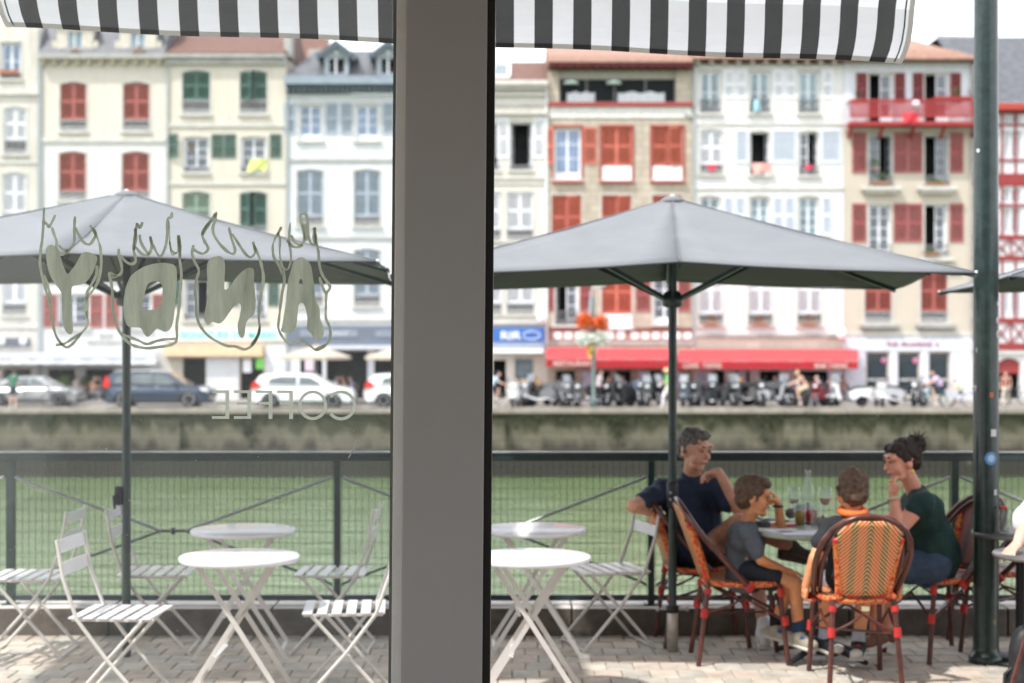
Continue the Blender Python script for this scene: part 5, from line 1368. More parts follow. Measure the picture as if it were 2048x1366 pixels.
# ------------------------------------------------------------------ far people
def far_person(px, py_feet, Y, label, shirt, pants, pose='stand', face=(0,-1,0), h=1.70, hair=None, hat=None, skin=None, sleeves='short', lean=0.0, hold=False, group=None, base_z=None, bag=None):
    skin = skin or skinC; hair = hair or hair_b
    base = Vector(((px-1024)*Y/F, Y, P(px, py_feet, Y).z)) if base_z is None else Vector(((px-1024)*Y/F, Y, base_z))
    if pose in ('stand', 'walk'): base.z = ZQ+0.0
    p = thing('person', label, 'person', base, group=group)
    f = Vector(face).normalized(); r = f.cross(Vector((0,0,1))).normalized(); s = h/1.75
    L = lambda x, y, z: base + r*x*s + f*y*s + Vector((0,0,z*s))
    if pose in ('stand', 'walk'):
        k = 0.16 if pose == 'walk' else 0.03
        hip = 0.92; J = dict(pel=L(0,0,0.95), chest=L(0,0.04+lean,1.32), neck=L(0,0.06+lean,1.5), head=L(0,0.09+lean*1.2,1.63))
        legs = [(L(e*0.09,0,0.9), L(e*0.1,e*k+0.04,0.5), L(e*0.1,e*k*1.6-0.02,0.09)) for e in (-1,1)]
        arms = [(L(e*0.19,0.03+lean,1.42), L(e*0.26,0.02+lean+0.08*(hold),1.14), L(e*0.22,0.16+0.16*hold+lean,0.95+0.17*hold)) for e in (-1,1)]
        toes = [(lg[2], lg[2]+f*0.15*s-Vector((0,0,0.05*s))) for lg in legs]
    elif pose == 'cycle':
        J = dict(pel=L(0,-0.12,0.96), chest=L(0,0.1,1.28), neck=L(0,0.2,1.44), head=L(0,0.27,1.57))
        legs = [(L(e*0.09,-0.1,0.93), L(e*0.12,0.28,0.78+e*0.08), L(e*0.12,0.12,0.33+e*0.13)) for e in (-1,1)]
        arms = [(L(e*0.19,0.12,1.36), L(e*0.25,0.33,1.15), L(e*0.24,0.55,1.08)) for e in (-1,1)]
        toes = [(lg[2], lg[2]+f*0.14*s-Vector((0,0,0.03))) for lg in legs]
    else:   # sit
        J = dict(pel=L(0,0,0.52), chest=L(0,0.06+lean,0.88), neck=L(0,0.1+lean,1.06), head=L(0,0.14+lean,1.2))
        legs = [(L(e*0.09,0.0,0.5), L(e*0.11,0.42,0.5), L(e*0.11,0.42,0.1)) for e in (-1,1)]
        arms = [(L(e*0.19,0.06+lean,0.98), L(e*0.25,0.15+lean,0.74), L(e*0.15,0.38+lean,0.76)) for e in (-1,1)]
        toes = [(lg[2], lg[2]+f*0.15*s-Vector((0,0,0.05))) for lg in legs]
    hc, HL, Rm = head_caps(J['head'], f, Vector((0,0,1)), s*1.02)
    caps = list(hc) + [(J['neck'], J['head']-Vector((0,0,0.05)), 0.05*s, 0.05*s), (J['chest'], J['pel'], 0.12*s, 0.12*s), (arms[0][0], arms[1][0], 0.06*s, 0.06*s)]
    for a in arms:
        caps += [(a[0], a[1], 0.045*s, 0.036*s), (a[1], a[2], 0.036*s, 0.026*s)]
        caps += hand_caps(a[2], (a[2]-a[1]), Vector((0,0,-1)) if abs((a[2]-a[1]).normalized().z) < 0.9 else f, s, 0.5)
    for lg in legs: caps += [(lg[0], lg[1], 0.08*s, 0.055*s), (lg[1], lg[2], 0.055*s, 0.036*s)]
    blob(caps, 'body', skin, p, 0.014, 1)
    tc_ = [(J['chest']+Vector((0,0,0.03)), J['pel'], 0.135*s, 0.135*s), (arms[0][0], arms[1][0], 0.075*s, 0.075*s)]
    for a in arms:
        t = 0.55 if sleeves == 'short' else (0.95 if sleeves == 'long' else 0.1)
        tc_.append((a[0], a[0].lerp(a[1], t), 0.062*s, 0.06*s))
    blob(tc_, 'shirt', shirt, p, 0.014, 2, 0.01, 9)
    pc = [(J['pel']-Vector((0,0,0.0)), J['pel']-Vector((0,0,0.04)), 0.14*s, 0.135*s)]; full = pants[1]
    for lg in legs:
        pc.append((lg[0], lg[1] if full else lg[0].lerp(lg[1], 0.75), 0.098*s, 0.08*s))
        if full: pc.append((lg[1], lg[2]+Vector((0,0,0.03)), 0.08*s, 0.06*s))
    blob(pc, 'trousers' if full else 'shorts', pants[0], p, 0.014, 2, 0.008, 9)
    hcaps = [('e', HL(0,-0.018,0.034), (0.081*s, 0.094*s, 0.086*s), Rm), ('e', HL(0,-0.05,-0.01), (0.072*s, 0.05*s, 0.07*s), Rm)]
    blob(hcaps, 'hair', hair, p, 0.014, 1, 0.01, 30)
    for a, t in toes: shoe(p, a, t, s, M('shoe_pale', (0.5,0.48,0.45), 0.7), voxel=0.014)
    if hat:
        b = MB().lathe([(0.20,0.0),(0.19,0.02),(0.11,0.03),(0.10,0.11),(0.06,0.135),(0.0,0.137)], (0,0,0), 18)
        b.xf(Matrix.Translation(HL(0,-0.01,0.055)) @ Rm.to_4x4()); b.build('hat', hat, p, world=True)
    return p

# ------------------------------------------------------------------ cars
tyre_m = M('tyre_rubber', (0.018, 0.018, 0.02), 0.8)
rim_m = M('rim_alloy', (0.62, 0.63, 0.65), 0.4, metal=0.2)
car_glass = M('car_glass', (0.10, 0.125, 0.13), 0.08, var=0.3, scale=1.2, spec=0.9)
trim_black = M('car_trim_black', (0.02, 0.021, 0.023), 0.6)
lamp_red = M('lamp_red', (0.62, 0.03, 0.025), 0.2, coat=0.5)
lamp_clr = M('lamp_clear', (0.75, 0.77, 0.8), 0.15, coat=0.6)
def wheel(parent, x, y, z, r, w=0.21, side=-1, spokes=5):
    t = MB().lathe([(r*0.66,-w/2),(r*0.93,-w/2),(r,-w/2+0.03),(r,w/2-0.03),(r*0.93,w/2),(r*0.66,w/2)], (x, y, z), 26, axis='y')
    to = t.build('wheel', tyre_m, parent, world=True)
    b = MB(); yy = y+side*(w/2-0.015)
    b.tube([(x+r*0.64*math.cos(a*math.pi/12), yy, z+r*0.64*math.sin(a*math.pi/12)) for a in range(24)], r*0.055, 6, closed=True)
    b.lathe([(0.0,-0.015),(r*0.17,-0.015),(r*0.17,0.015),(0.0,0.016)], (x, yy, z), 12, axis='y')
    for k in range(spokes):
        a = 2*math.pi*k/spokes+0.3
        b.bar((x+r*0.12*math.cos(a), yy, z+r*0.12*math.sin(a)), (x+r*0.63*math.cos(a), yy, z+r*0.63*math.sin(a)), r*0.2, 0.025, up=(0,-1,0))
    b.build('rim', rim_m, to, world=True)
    MB().lathe([(0.0,-0.01),(r*0.62,-0.01),(r*0.62,0.01),(0.0,0.011)], (x, y, z), 20, axis='y').build('brake_disc', trim_black, to, world=True)
    return to
def car(px_c, Y, L_, W_, prof, belt, house, wx, r, paint, label, kind='hatch', roofbars=False, tail_low=False):
    """prof: lower body outline (x,z) from the tail round to the nose; house: glasshouse corners (x,z); nose points to +x"""
    X = (px_c-1024)*Y/F
    c = thing('parked_car', label, 'car', (X, Y, ZQ), group='cars parked on the far quay')
    ztop = 0
    arch = lambda xc: [(xc - (r+0.07)*math.cos(a*math.pi/8), 0.30+ (r+0.07)*math.sin(a*math.pi/8)*0.98) for a in range(9)]
    low = [(prof[0][0]+0.1, 0.28)] + [(xc_, z_) for xc_, z_ in arch(wx[0])] + [(xc_, z_) for xc_, z_ in arch(wx[1])] + [(prof[-1][0]-0.12, 0.26)]
    outline = low + prof[::-1]
    n = len(outline)
    def ins(z, x):
        e = 0.0
        if z > belt-0.12: e += 0.05
        if z < 0.4: e += 0.03
        endd = min(abs(x-prof[0][0]), abs(prof[-1][0]-x)); e += 0.16*max(0, 1-endd/0.45)**2
        return e
    b = MB(); vs = []
    hw = W_/2
    for sgn in (-1, 1):
        for x, z in outline: vs.append((x, sgn*(hw-ins(z, x)), z))
        for x, z in outline: vs.append((x, sgn*(hw-0.11-ins(z, x)), z+ (0.02 if z > 0.5 else 0)))
    side0 = list(range(n)); side1 = [2*n+k for k in range(n)]
    b.add(vs, [tuple(side0)], 0, False); b.add(vs, [tuple(side1[::-1])], 0, False)
    fs = []
    for k in range(n):
        k2 = (k+1) % n
        fs.append((k, 2*n+k, 2*n+k2, k2))
    b.add(vs, fs, 0, True)
    # glasshouse
    hx = house; gi = 0.06; gt = 0.20
    zt = [z for x, z in hx]
    def gin(z): return gi + (gt-gi)*max(0, (z-belt))/(max(zt)-belt)
    vs2 = []
    for sgn in (-1, 1):
        for x, z in hx: vs2.append((x, sgn*(hw-gin(z)), z))
    m = len(hx)
    b.add(vs2, [tuple(range(m)), tuple(range(2*m-1, m-1, -1))], 0)
    b.add(vs2, [(k, k+m, (k+1) % m+m, (k+1) % m) for k in range(m)], 0, False)
    bo = b.build('body', paint, c, bevel=0.025)
    # side glass, one pane per door
    def pane(poly, name='side_window'):
        for sgn in (-1, 1):
            g = MB(); g.add([(x, sgn*(hw-gin(z)+0.006), z) for x, z in poly], [tuple(range(len(poly))) if sgn < 0 else tuple(range(len(poly)-1, -1, -1))])
            g.build(name, car_glass, c)
    for poly in kind['side']: pane(poly)
    for name, (a, b2) in (('windscreen', kind['front']), ('rear_window', kind['rear'])):
        g = MB(); (xa, za_), (xb, zb2) = a, b2; dx = 0.012 if name == 'windscreen' else -0.012
        g.add([(xa+dx, -(hw-gin(za_)-0.06), za_), (xa+dx, (hw-gin(za_)-0.06), za_), (xb+dx, (hw-gin(zb2)-0.07), zb2), (xb+dx, -(hw-gin(zb2)-0.07), zb2)], [(0,1,2,3)])
        g.build(name, car_glass, c)
    for xw in wx:
        for sgn in (-1, 1): wheel(c, X+xw, Y+sgn*(hw-0.13), ZQ+r, r, 0.22, sgn)
    MB().box(prof[0][0]+0.02, prof[-1][0]-0.02, -hw+0.15, hw-0.15, 0.17, 0.3).build('underbody', trim_black, c)
    for sgn in (-1, 1):
        MB().box(wx[0]+r+0.1, wx[1]-r-0.1, sgn*(hw-0.03)-0.02, sgn*(hw-0.03)+0.02, 0.22, 0.31).build('sill_trim', trim_black, c)
        tl = kind['tail']; st = MB().prism(tl, sgn*(hw-0.22), sgn*(hw-0.028)); st.build('tail_light', lamp_red, c, bevel=0.01)
        st = MB().prism(kind['head'], sgn*(hw-0.32), sgn*(hw-0.055)); st.build('headlight', lamp_clr, c, bevel=0.01)
        MB().ball((kind['mir'][0], sgn*(hw+0.08), kind['mir'][1]), (0.10,0.08,0.075), 10, 6).build('wing_mirror', paint, c)
        for xh in kind['han']: MB().box(xh-0.09, xh+0.09, sgn*(hw+0.004)-0.01, sgn*(hw+0.004)+0.01, belt-0.14, belt-0.11).build('door_handle', paint if kind.get('hp') else rim_m, c)
        for xl in kind['lines']: MB().box(xl-0.006, xl+0.006, sgn*(hw+0.0)-0.004, sgn*(hw+0.0)+0.004, 0.34, belt-0.08).build('door_gap', trim_black, c)
    if roofbars:
        for sgn in (-1, 1):
            z = max(zt)+0.05; MB().tube([(hx[1][0]+0.1, sgn*(hw-0.27), z-0.03), (hx[1][0]+0.3, sgn*(hw-0.27), z+0.02), (hx[2][0]-0.35, sgn*(hw-0.27), z+0.02), (hx[2][0]-0.1, sgn*(hw-0.27), z-0.05)], 0.016, 6).build('roof_rail', rim_m, c)
    MB().box(prof[-1][0]-0.03, prof[-1][0]+0.012, -0.26, 0.26, 0.38, 0.49).build('number_plate', white_paint, c)
    MB().box(prof[0][0]-0.012, prof[0][0]+0.03, -0.26, 0.26, 0.62, 0.73).build('number_plate', white_paint, c)
    return c
silver = M('paint_silver', (0.36,0.37,0.385), 0.3, metal=0.5, var=0.04, coat=0.6)
navy = M('paint_navy', (0.024,0.040,0.072), 0.28, metal=0.3, var=0.05, coat=0.8)
cwhite = M('paint_white', (0.74,0.75,0.76), 0.3, var=0.03, coat=0.6)
# silver coupe
kd = dict(side=[[(-1.15,0.98),(-0.75,1.27),(0.02,1.32),(0.02,0.96)],[(0.08,0.96),(0.08,1.32),(0.30,1.29),(0.95,0.97)]], front=((1.18,0.95),(0.38,1.33)), rear=((-1.65,1.0),(-0.78,1.33)),
          tail=[(-2.25,0.72),(-1.98,0.74),(-2.0,0.86),(-2.2,0.88)], head=[(1.75,0.62),(2.18,0.56),(2.1,0.70),(1.75,0.76)], mir=(0.85,1.0), han=(0.0,), lines=(-0.15, 1.0))
car(67, 74.6, 4.6, 1.8, [(-2.25,0.35),(-2.3,0.6),(-2.2,0.95),(-1.6,1.0),(-0.8,0.98),(0.6,0.93),(1.1,0.93),(1.9,0.82),(2.22,0.66),(2.3,0.45),(2.22,0.3)], 0.94, [(-1.75,0.97),(-0.8,1.37),(0.35,1.38),(1.25,0.92)], (-1.4,1.42), 0.33, silver, 'silver coupe parked at the left end, beside a standing person in green', kd)
# navy wagon
kd = dict(side=[[(-1.95,1.10),(-1.8,1.44),(-1.2,1.5),(-1.2,1.06)],[(-1.12,1.06),(-1.12,1.5),(-0.18,1.51),(-0.18,1.04)],[(-0.10,1.04),(-0.10,1.51),(0.42,1.46),(1.0,1.03)]], front=((1.36,1.03),(0.55,1.5)), rear=((-2.38,1.08),(-2.02,1.52)),
          tail=[(-2.44,0.90),(-2.12,0.92),(-2.12,1.12),(-2.2,1.42),(-2.33,1.42),(-2.42,1.15)], head=[(1.95,0.78),(2.38,0.70),(2.3,0.86),(1.95,0.92)], mir=(0.88,1.08), han=(-1.0,0.05), lines=(-1.16,-0.14,1.05))
car(321, 73.9, 4.9, 1.9, [(-2.35,0.35),(-2.45,0.65),(-2.42,1.05),(-1.6,1.07),(0.4,1.03),(1.3,1.02),(2.1,0.92),(2.4,0.76),(2.47,0.5),(2.38,0.3)], 1.03, [(-2.42,1.05),(-2.08,1.56),(0.5,1.59),(1.42,1.0)], (-1.5,1.5), 0.37, navy, 'dark blue estate car with tall red tail lights parked behind the parasol pole', kd, roofbars=True)
# white hatchbacks
kd = dict(side=[[(-1.55,1.08),(-1.42,1.34),(-0.95,1.42),(-0.22,1.42),(-0.22,1.03)],[(-0.13,1.03),(-0.13,1.42),(0.42,1.36),(1.05,1.02)]], front=((1.32,1.02),(0.52,1.46)), rear=((-2.1,1.1),(-1.75,1.46)),
          tail=[(-2.28,0.86),(-1.9,0.94),(-1.85,1.05),(-2.05,1.2),(-2.18,1.2),(-2.28,1.0)], head=[(1.7,0.80),(2.2,0.68),(2.12,0.86),(1.7,0.94)], mir=(0.95,1.06), han=(-0.9,0.1), lines=(-1.05,-0.17,1.05), hp=True)
pr = [(-2.25,0.35),(-2.34,0.6),(-2.28,1.0),(-1.8,1.09),(0.5,1.02),(1.3,1.0),(2.0,0.9),(2.28,0.72),(2.34,0.5),(2.25,0.3)]
hs = [(-2.22,1.02),(-1.85,1.50),(-0.6,1.57),(0.45,1.53),(1.4,0.98)]
car(608, 72.95, 4.7, 1.85, pr, 1.02, hs, (-1.42,1.4), 0.35, cwhite, 'white hatchback parked in the middle of the left pane above the word coffee', kd)
car(832, 73.4, 4.7, 1.85, pr, 1.02, hs, (-1.42,1.4), 0.35, cwhite, 'white hatchback half hidden behind the grey window post', kd)
far_person(26, 812, 72.75, 'person in a green shirt and dark shorts standing by the silver coupe', M('jersey_green', (0.03,0.16,0.10), 0.8), (M('shorts_navy', (0.02,0.024,0.035), 0.8), False), face=(0.2,1,0), hair=hair_d)
far_person(-8, 812, 73.0, 'person in a pale top cut off by the left edge', M('top_pale', (0.5,0.42,0.4), 0.8), (M('trousers_grey', (0.2,0.2,0.22), 0.8), True), face=(1,0.3,0))

# ------------------------------------------------------------------ scooters and motorbikes
def moto_wheel(parent, x, y, z, r, w=0.11):
    to = MB().lathe([(r*0.7,-w/2),(r*0.95,-w/2*0.9),(r,0),(r*0.95,w/2*0.9),(r*0.7,w/2)], (x,y,z), 22, axis='y').build('wheel', tyre_m, parent)
    b = MB(); b.tube([(x+r*0.68*math.cos(a*math.pi/10), y, z+r*0.68*math.sin(a*math.pi/10)) for a in range(20)], 0.016, 5, closed=True)
    b.lathe([(0,-w*0.4),(0.05,-w*0.4),(0.05,w*0.4),(0,w*0.41)], (x,y,z), 10, axis='y')
    for k in range(5):
        a = k*2*math.pi/5; b.bar((x,y,z), (x+r*0.68*math.cos(a), y, z+r*0.68*math.sin(a)), 0.03, 0.03)
    b.build('rim', rim_m, to)
def scooter(label, body, px, Y, yaw, seat=None, top=None, shield=True, big=1.0, box=False):
    seat = seat or M('seat_black', (0.02,0.02,0.022), 0.6)
    c = thing('motor_scooter', label, 'scooter', ((px-1024)*Y/F, Y, ZQ), R(yaw), group='scooters parked along the far quay')
    r = 0.235*big
    moto_wheel(c, 0.66, 0, r, r); moto_wheel(c, -0.58, 0, r, r)
    # body: rear pod, step-through floor, leg shield
    b = MB(); st = 0
    b.prism([(-0.95,0.62),(-0.85,0.42),(-0.5,0.46),(-0.3,0.30),(-0.12,0.30),(-0.05,0.62),(-0.3,0.74),(-0.95,0.80)], -0.15, 0.15)
    bo = b.build('body', body, c, bevel=0.05)
    MB().prism([(-0.2,0.24),(0.32,0.24),(0.36,0.32),(-0.2,0.33)], -0.17, 0.17).build('footboard', M('plastic_dark', (0.04,0.042,0.045), 0.6), c, bevel=0.015)
    MB().prism([(0.28,0.30),(0.38,0.28),(0.56,0.92),(0.64,0.98),(0.52,1.02),(0.42,0.92)], -0.20, 0.20).build('leg_shield', body, c, bevel=0.04)
    MB().prism([(0.40,0.42),(0.55,0.50),(0.78,0.50),(0.92,0.44),(0.90,0.40),(0.72,0.44),(0.5,0.40)], -0.09, 0.09).build('front_mudguard', body, c, bevel=0.03)
    MB().prism([(-0.92,0.79),(-0.35,0.75),(-0.02,0.66),(0.02,0.72),(-0.3,0.84),(-0.85,0.88)], -0.14, 0.14).build('seat', seat, c, bevel=0.035)
    for s_ in (-1, 1):
        MB().tube([(0.66,s_*0.075,r),(0.55,s_*0.07,0.55)], 0.022, 7).build('fork_leg', rim_m, c)
        MB().tube([(0.47,s_*0.20,1.03),(0.45,s_*0.34,1.04)], 0.02, 7).build('handlebar_grip', black, c)
        MB().tube([(0.5,s_*0.18,1.03),(0.5,s_*0.24,1.17)], 0.008, 5).ball((0.5,s_*0.26,1.2), (0.02,0.055,0.04), 8, 5).build('mirror', black, c)
    MB().tube([(0.47,-0.22,1.03),(0.53,0,1.01),(0.47,0.22,1.03)], 0.018, 7).build('handlebar', black, c)
    MB().ball((0.62,0,0.86), (0.06,0.095,0.075), 12, 8).build('headlight', lamp_clr, c)
    MB().box(-0.99,-0.94,-0.09,0.09,0.64,0.72).build('tail_light', lamp_red, c, bevel=0.01)
    MB().tube([(-0.2,-0.18,0.22),(-0.55,-0.2,0.26),(-0.92,-0.2,0.38)], [0.03,0.05,0.055], 8).build('exhaust', rim_m, c)
    MB().tube([(-0.1,0.12,0.22),(-0.12,0.22,0.0)], 0.014, 5).build('kickstand', iron, c)
    if shield:
        g = MB().prism([(0.60,1.02),(0.64,1.02),(0.50,1.34),(0.47,1.34)], -0.17, 0.17); g.build('windshield', M('windshield_pale', (0.20,0.22,0.24), 0.2, spec=0.8), c, bevel=0.02)
    if box or top:
        MB().box(-1.12,-0.78,-0.19,0.19,0.90,1.18).build('top_box', top or body, c, bevel=0.05)
    return c
def motorbike(label, body, px, Y, yaw, disc=False):
    c = thing('motorbike', label, 'motorbike', ((px-1024)*Y/F, Y, ZQ), R(yaw), group='motorbikes parked along the far quay')
    moto_wheel(c, 0.74, 0, 0.31, 0.31, 0.13); moto_wheel(c, -0.70, 0, 0.31, 0.31, 0.17)
    MB().prism([(-0.25,0.35),(0.25,0.33),(0.42,0.55),(0.30,0.80),(-0.1,0.78),(-0.3,0.6)], -0.13, 0.13).build('engine', M('engine_grey', (0.20,0.205,0.21), 0.45, metal=0.5), c, bevel=0.03)
    MB().prism([(-0.12,0.80),(0.40,0.82),(0.45,0.95),(0.25,1.04),(-0.05,0.98)], -0.14, 0.14).build('fuel_tank', body, c, bevel=0.06)
    MB().prism([(-0.95,0.90),(-0.5,0.82),(-0.14,0.82),(-0.10,0.90),(-0.5,0.93),(-0.92,0.98)], -0.12, 0.12).build('seat', M('seat_black', (0,0,0)), c, bevel=0.03)
    MB().prism([(0.40,0.78),(0.62,0.70),(0.70,0.92),(0.60,1.14),(0.42,1.02)], -0.16, 0.16).build('fairing', body, c, bevel=0.05)
    for s_ in (-1, 1):
        MB().tube([(0.74,s_*0.09,0.31),(0.50,s_*0.09,1.02)], 0.025, 7).build('fork_leg', rim_m, c)
        MB().tube([(0.46,0,1.08),(0.44,s_*0.2,1.10),(0.36,s_*0.36,1.09)], 0.016, 6).build('handlebar', black, c)
        MB().tube([(0.46,s_*0.2,1.1),(0.48,s_*0.28,1.22)], 0.008, 5).ball((0.48,s_*0.3,1.25), (0.02,0.06,0.04), 8, 5).build('mirror', black, c)
        MB().tube([(0.1,s_*0.14,0.35),(-0.4,s_*0.19,0.3),(-0.9,s_*0.2,0.45)], [0.025,0.04,0.05], 8).build('exhaust', rim_m, c)
        MB().bar((-0.70,s_*0.1,0.31), (-0.1,s_*0.1,0.42), 0.03, 0.06).build('swing_arm', iron, c)
    MB().ball((0.70,0,0.90), (0.05,0.09,0.09), 12, 8).build('headlight', lamp_clr, c)
    MB().prism([(-1.05,0.80),(-0.75,0.72),(-0.75,0.80),(-1.05,0.88)], -0.07, 0.07).build('rear_mudguard', black, c)
    MB().box(-1.04,-1.0,-0.08,0.08,0.86,0.92).build('tail_light', lamp_red, c)
    return c
pg = M('paint_grey_scooter', (0.13,0.135,0.145), 0.4, metal=0.3, coat=0.4); pk = M('paint_black_scooter', (0.025,0.027,0.03), 0.35, coat=0.5)
pl = M('paint_pale_grey', (0.42,0.43,0.46), 0.4, coat=0.4); pwt = cwhite
pbl = M('paint_slate_blue', (0.12,0.15,0.20), 0.4, coat=0.4)
scooter('white scooter standing nose-on beside the ochre screen', pwt, 1031, 73.4, -100, shield=False)
scooter('light grey scooter behind the nose-on white one', pl, 1047, 74.4, -85, shield=False)
motorbike('silver and black motorbike with a red parcel light, leftmost of the dark row', pg, 1094, 73.6, -20)
scooter('pale nosed scooter with white lamp cover, second of the dark row', pl, 1122, 73.9, -65, shield=True)
scooter('grey scooter with bright round headlamp in front of the dark bicycles', pg, 1153, 73.5, -88, shield=False)
scooter('black scooter parked just right of the flower pole', pk, 1213, 74.0, -35, shield=True)
scooter('dark scooter with a white number plate low at its front', pk, 1238, 73.4, -150, shield=False)
motorbike('black motorbike with orange seat bag seen from the side', pbl, 1262, 74.1, -60)
scooter('grey scooter with a round white lamp near the person in a straw hat', pg, 1286, 73.5, -78, shield=True)
scooter('blue grey scooter with windshield just right of the parasol pole', pbl, 1374, 73.9, -110, shield=True)
scooter('dark grey scooter turned away from the water, right of the parasol pole', pg, 1408, 73.8, -140, shield=False)
scooter('black scooter with a white front panel below the awning lettering', pk, 1441, 73.7, -40, shield=True)
scooter('grey scooter carrying an orange top box', pg, 1474, 74.1, -100, top=M('box_orange', (0.72,0.32,0.03), 0.6), shield=False)
motorbike('black motorbike with a big pale wheel turned to the river', pk, 1508, 73.3, -72)
scooter('covered looking grey scooter beside the big pale wheel', pl, 1545, 74.0, -20, shield=True)
scooter('dark scooter in front of the cyclists, left one', pk, 1588, 73.8, -55, shield=False)
scooter('dark red scooter in front of the cyclists, right one', M('paint_dark_red', (0.25,0.03,0.04), 0.4), 1640, 73.9, -120, shield=False)
motorbike('black motorbike next to the white scooter', pk, 1622, 74.5, -150)
scooter('white scooter seen from the side near the pale shopfront', pwt, 1695, 73.6, 175, shield=False, big=1.05)
scooter('white scooter seen end-on before the pale shopfront', pwt, 1758, 73.9, -92, shield=False)
scooter('grey scooter below the shop windows, left of the cargo bike', pl, 1815, 74.3, -30, shield=False)
motorbike('dark motorbike leaning next to the cargo bike', pk, 1838, 73.9, -120)
for (kind_, px, yaw, col, lab) in (('s', 1078, -130, pk, 'black scooter just left of the motorbike with the red parcel light'), ('m', 1137, -95, pk, 'black motorbike between two pale scooters left of the flower pole'),
        ('m', 1228, -75, pg, 'grey motorbike among the dark scooters right of the flower pole'), ('s', 1302, -60, pk, 'black scooter at the heels of the person in a straw hat'),
        ('m', 1390, -85, pk, 'black motorbike second in the row right of the parasol pole'), ('s', 1424, -95, pbl, 'slate blue scooter under the tapas lettering'),
        ('s', 1458, -70, pg, 'grey scooter left of the orange top box'), ('m', 1532, -15, pg, 'long grey motorbike seen from the side under the long awning'),
        ('s', 1568, -100, pk, 'black scooter halfway along the long red awning'), ('s', 1662, -80, pl, 'light grey scooter left of the side-on white scooter')):
    (scooter if kind_ == 's' else motorbike)(lab, col, px, 74.9 if kind_ == 's' else 74.6, yaw)
for o in [o for o in bpy.data.objects if o.parent is None and o.get('category') in ('scooter', 'motorbike')]: o.scale = (1.1, 1.1, 1.1)
# ------------------------------------------------------------------ bicycles and riders
def bicycle(px, Y, yaw, label, fm, cargo=None):
    c = thing('bicycle', label, 'bicycle', ((px-1024)*Y/F, Y, ZQ), R(yaw), group='bicycles on the far quay')
    r = 0.33
    for x in (0.52, -0.52):
        w = MB().tube([(x+r*math.cos(a*math.pi/14), 0, r+r*math.sin(a*math.pi/14)) for a in range(28)], 0.02, 6, closed=True).build('wheel', tyre_m, c)
        s_ = MB()
        for k in range(9):
            a = k*2*math.pi/9; s_.bar((x,0,r), (x+r*math.cos(a), 0, r+r*math.sin(a)), 0.006, 0.006)
        s_.build('spokes', rim_m, w)
    f = MB()
    for a, b_ in (((-0.52,0,r),(-0.12,0,0.3)),((-0.12,0,0.3),(-0.2,0,0.82)),((-0.52,0,r),(-0.19,0,0.76)),((-0.12,0,0.3),(0.36,0,0.75)),((-0.19,0,0.76),(0.35,0,0.82)),((0.34,0,0.88),(0.52,0,r))): f.tube([a,b_], 0.018, 7)
    f.build('frame', fm, c)
    MB().prism([(-0.34,0.85),(-0.10,0.86),(-0.08,0.89),(-0.33,0.90)], -0.06, 0.06).build('saddle', black, c, bevel=0.015)
    MB().tube([(0.34,0,0.86),(0.33,0,1.02),(0.38,-0.12,1.05),(0.28,-0.26,1.04)], 0.013, 6).tube([(0.33,0,1.02),(0.38,0.12,1.05),(0.28,0.26,1.04)], 0.013, 6).build('handlebar', black, c)
    MB().tube([(-0.12,-0.07,0.3),(-0.02,-0.08,0.16)], 0.012, 5).tube([(-0.12,0.07,0.3),(-0.22,0.08,0.44)], 0.012, 5).build('pedals', black, c)
    if cargo:
        MB().prism([(-0.95,0.40),(-0.45,0.40),(-0.38,0.80),(-1.0,0.80)], -0.2, 0.2).build('pannier', cargo, c, bevel=0.03)
    return c
lil = M('shirt_lilac', (0.60,0.46,0.66), 0.8); 
bicycle(1872, 73.0, 180, 'teal cargo bicycle ridden by the person in a lilac shirt', M('paint_teal', (0.04,0.30,0.36), 0.4), M('pannier_grey', (0.45,0.46,0.5), 0.7))
far_person(1877, 812, 73.0, 'person in a lilac shirt riding the teal cargo bicycle', lil, (M('shorts_dark', (0.03,0.03,0.04), 0.8), False), 'cycle', (-1,0,0), base_z=ZQ, h=1.74, skin=skinC)
bicycle(1916, 73.1, 180, 'grey bicycle following the teal cargo bicycle', pl, None)
far_person(1918, 812, 73.1, 'child in a pale yellow top riding behind the person in lilac', M('top_pale_yellow', (0.68,0.64,0.36), 0.8), (M('shorts_dark', (0,0,0)), False), 'cycle', (-1,0,0), base_z=ZQ-0.02, h=1.35, hair=hair_b, skin=skinC)
bicycle(1600, 73.0, 180, 'dark bicycle ridden by the person with bare shoulders', pk, None)
far_person(1606, 812, 73.0, 'blond person with bare shoulders cycling past the red awning', M('top_peach', (0.55,0.33,0.26), 0.8), (M('shorts_beige', (0.55,0.45,0.33), 0.8), False), 'cycle', (-1,0,0), base_z=ZQ, h=1.75, hair=M('hair_blond', (0.48,0.36,0.20), 0.7), sleeves='none')
bicycle(982, 73.0, 0, 'pale bicycle at the right edge of the grey window post', pl, None)
far_person(986, 812, 73.0, 'cyclist in a white and blue shirt and dark helmet beside the window post', M('shirt_white_blue', (0.45,0.58,0.72), 0.8), (M('shorts_dark', (0,0,0)), False), 'cycle', (1,0,0), base_z=ZQ, hair=M('helmet_dark', (0.04,0.05,0.06), 0.4))
bicycle(1172, 73.8, 165, 'black bicycle leaning near the flower pole', pk, None)
bicycle(120, 72.9, 178, 'thin dark bicycle leaning against the silver coupe', pk, None)
bicycle(2030, 74.6, 190, 'bicycle standing before the red arched door', pg, None)
white_sh = M('shirt_white', (0.72,0.70,0.74), 0.85, var=0.05); 
far_person(1336, 812, 72.9, 'person in a green top, white trousers and straw hat walking', M('top_green', (0.13,0.42,0.14), 0.8), (white_sh, True), 'walk', (-1,-0.2,0), h=1.72, hat=M('straw', (0.70,0.48,0.25), 0.8), hold=True)
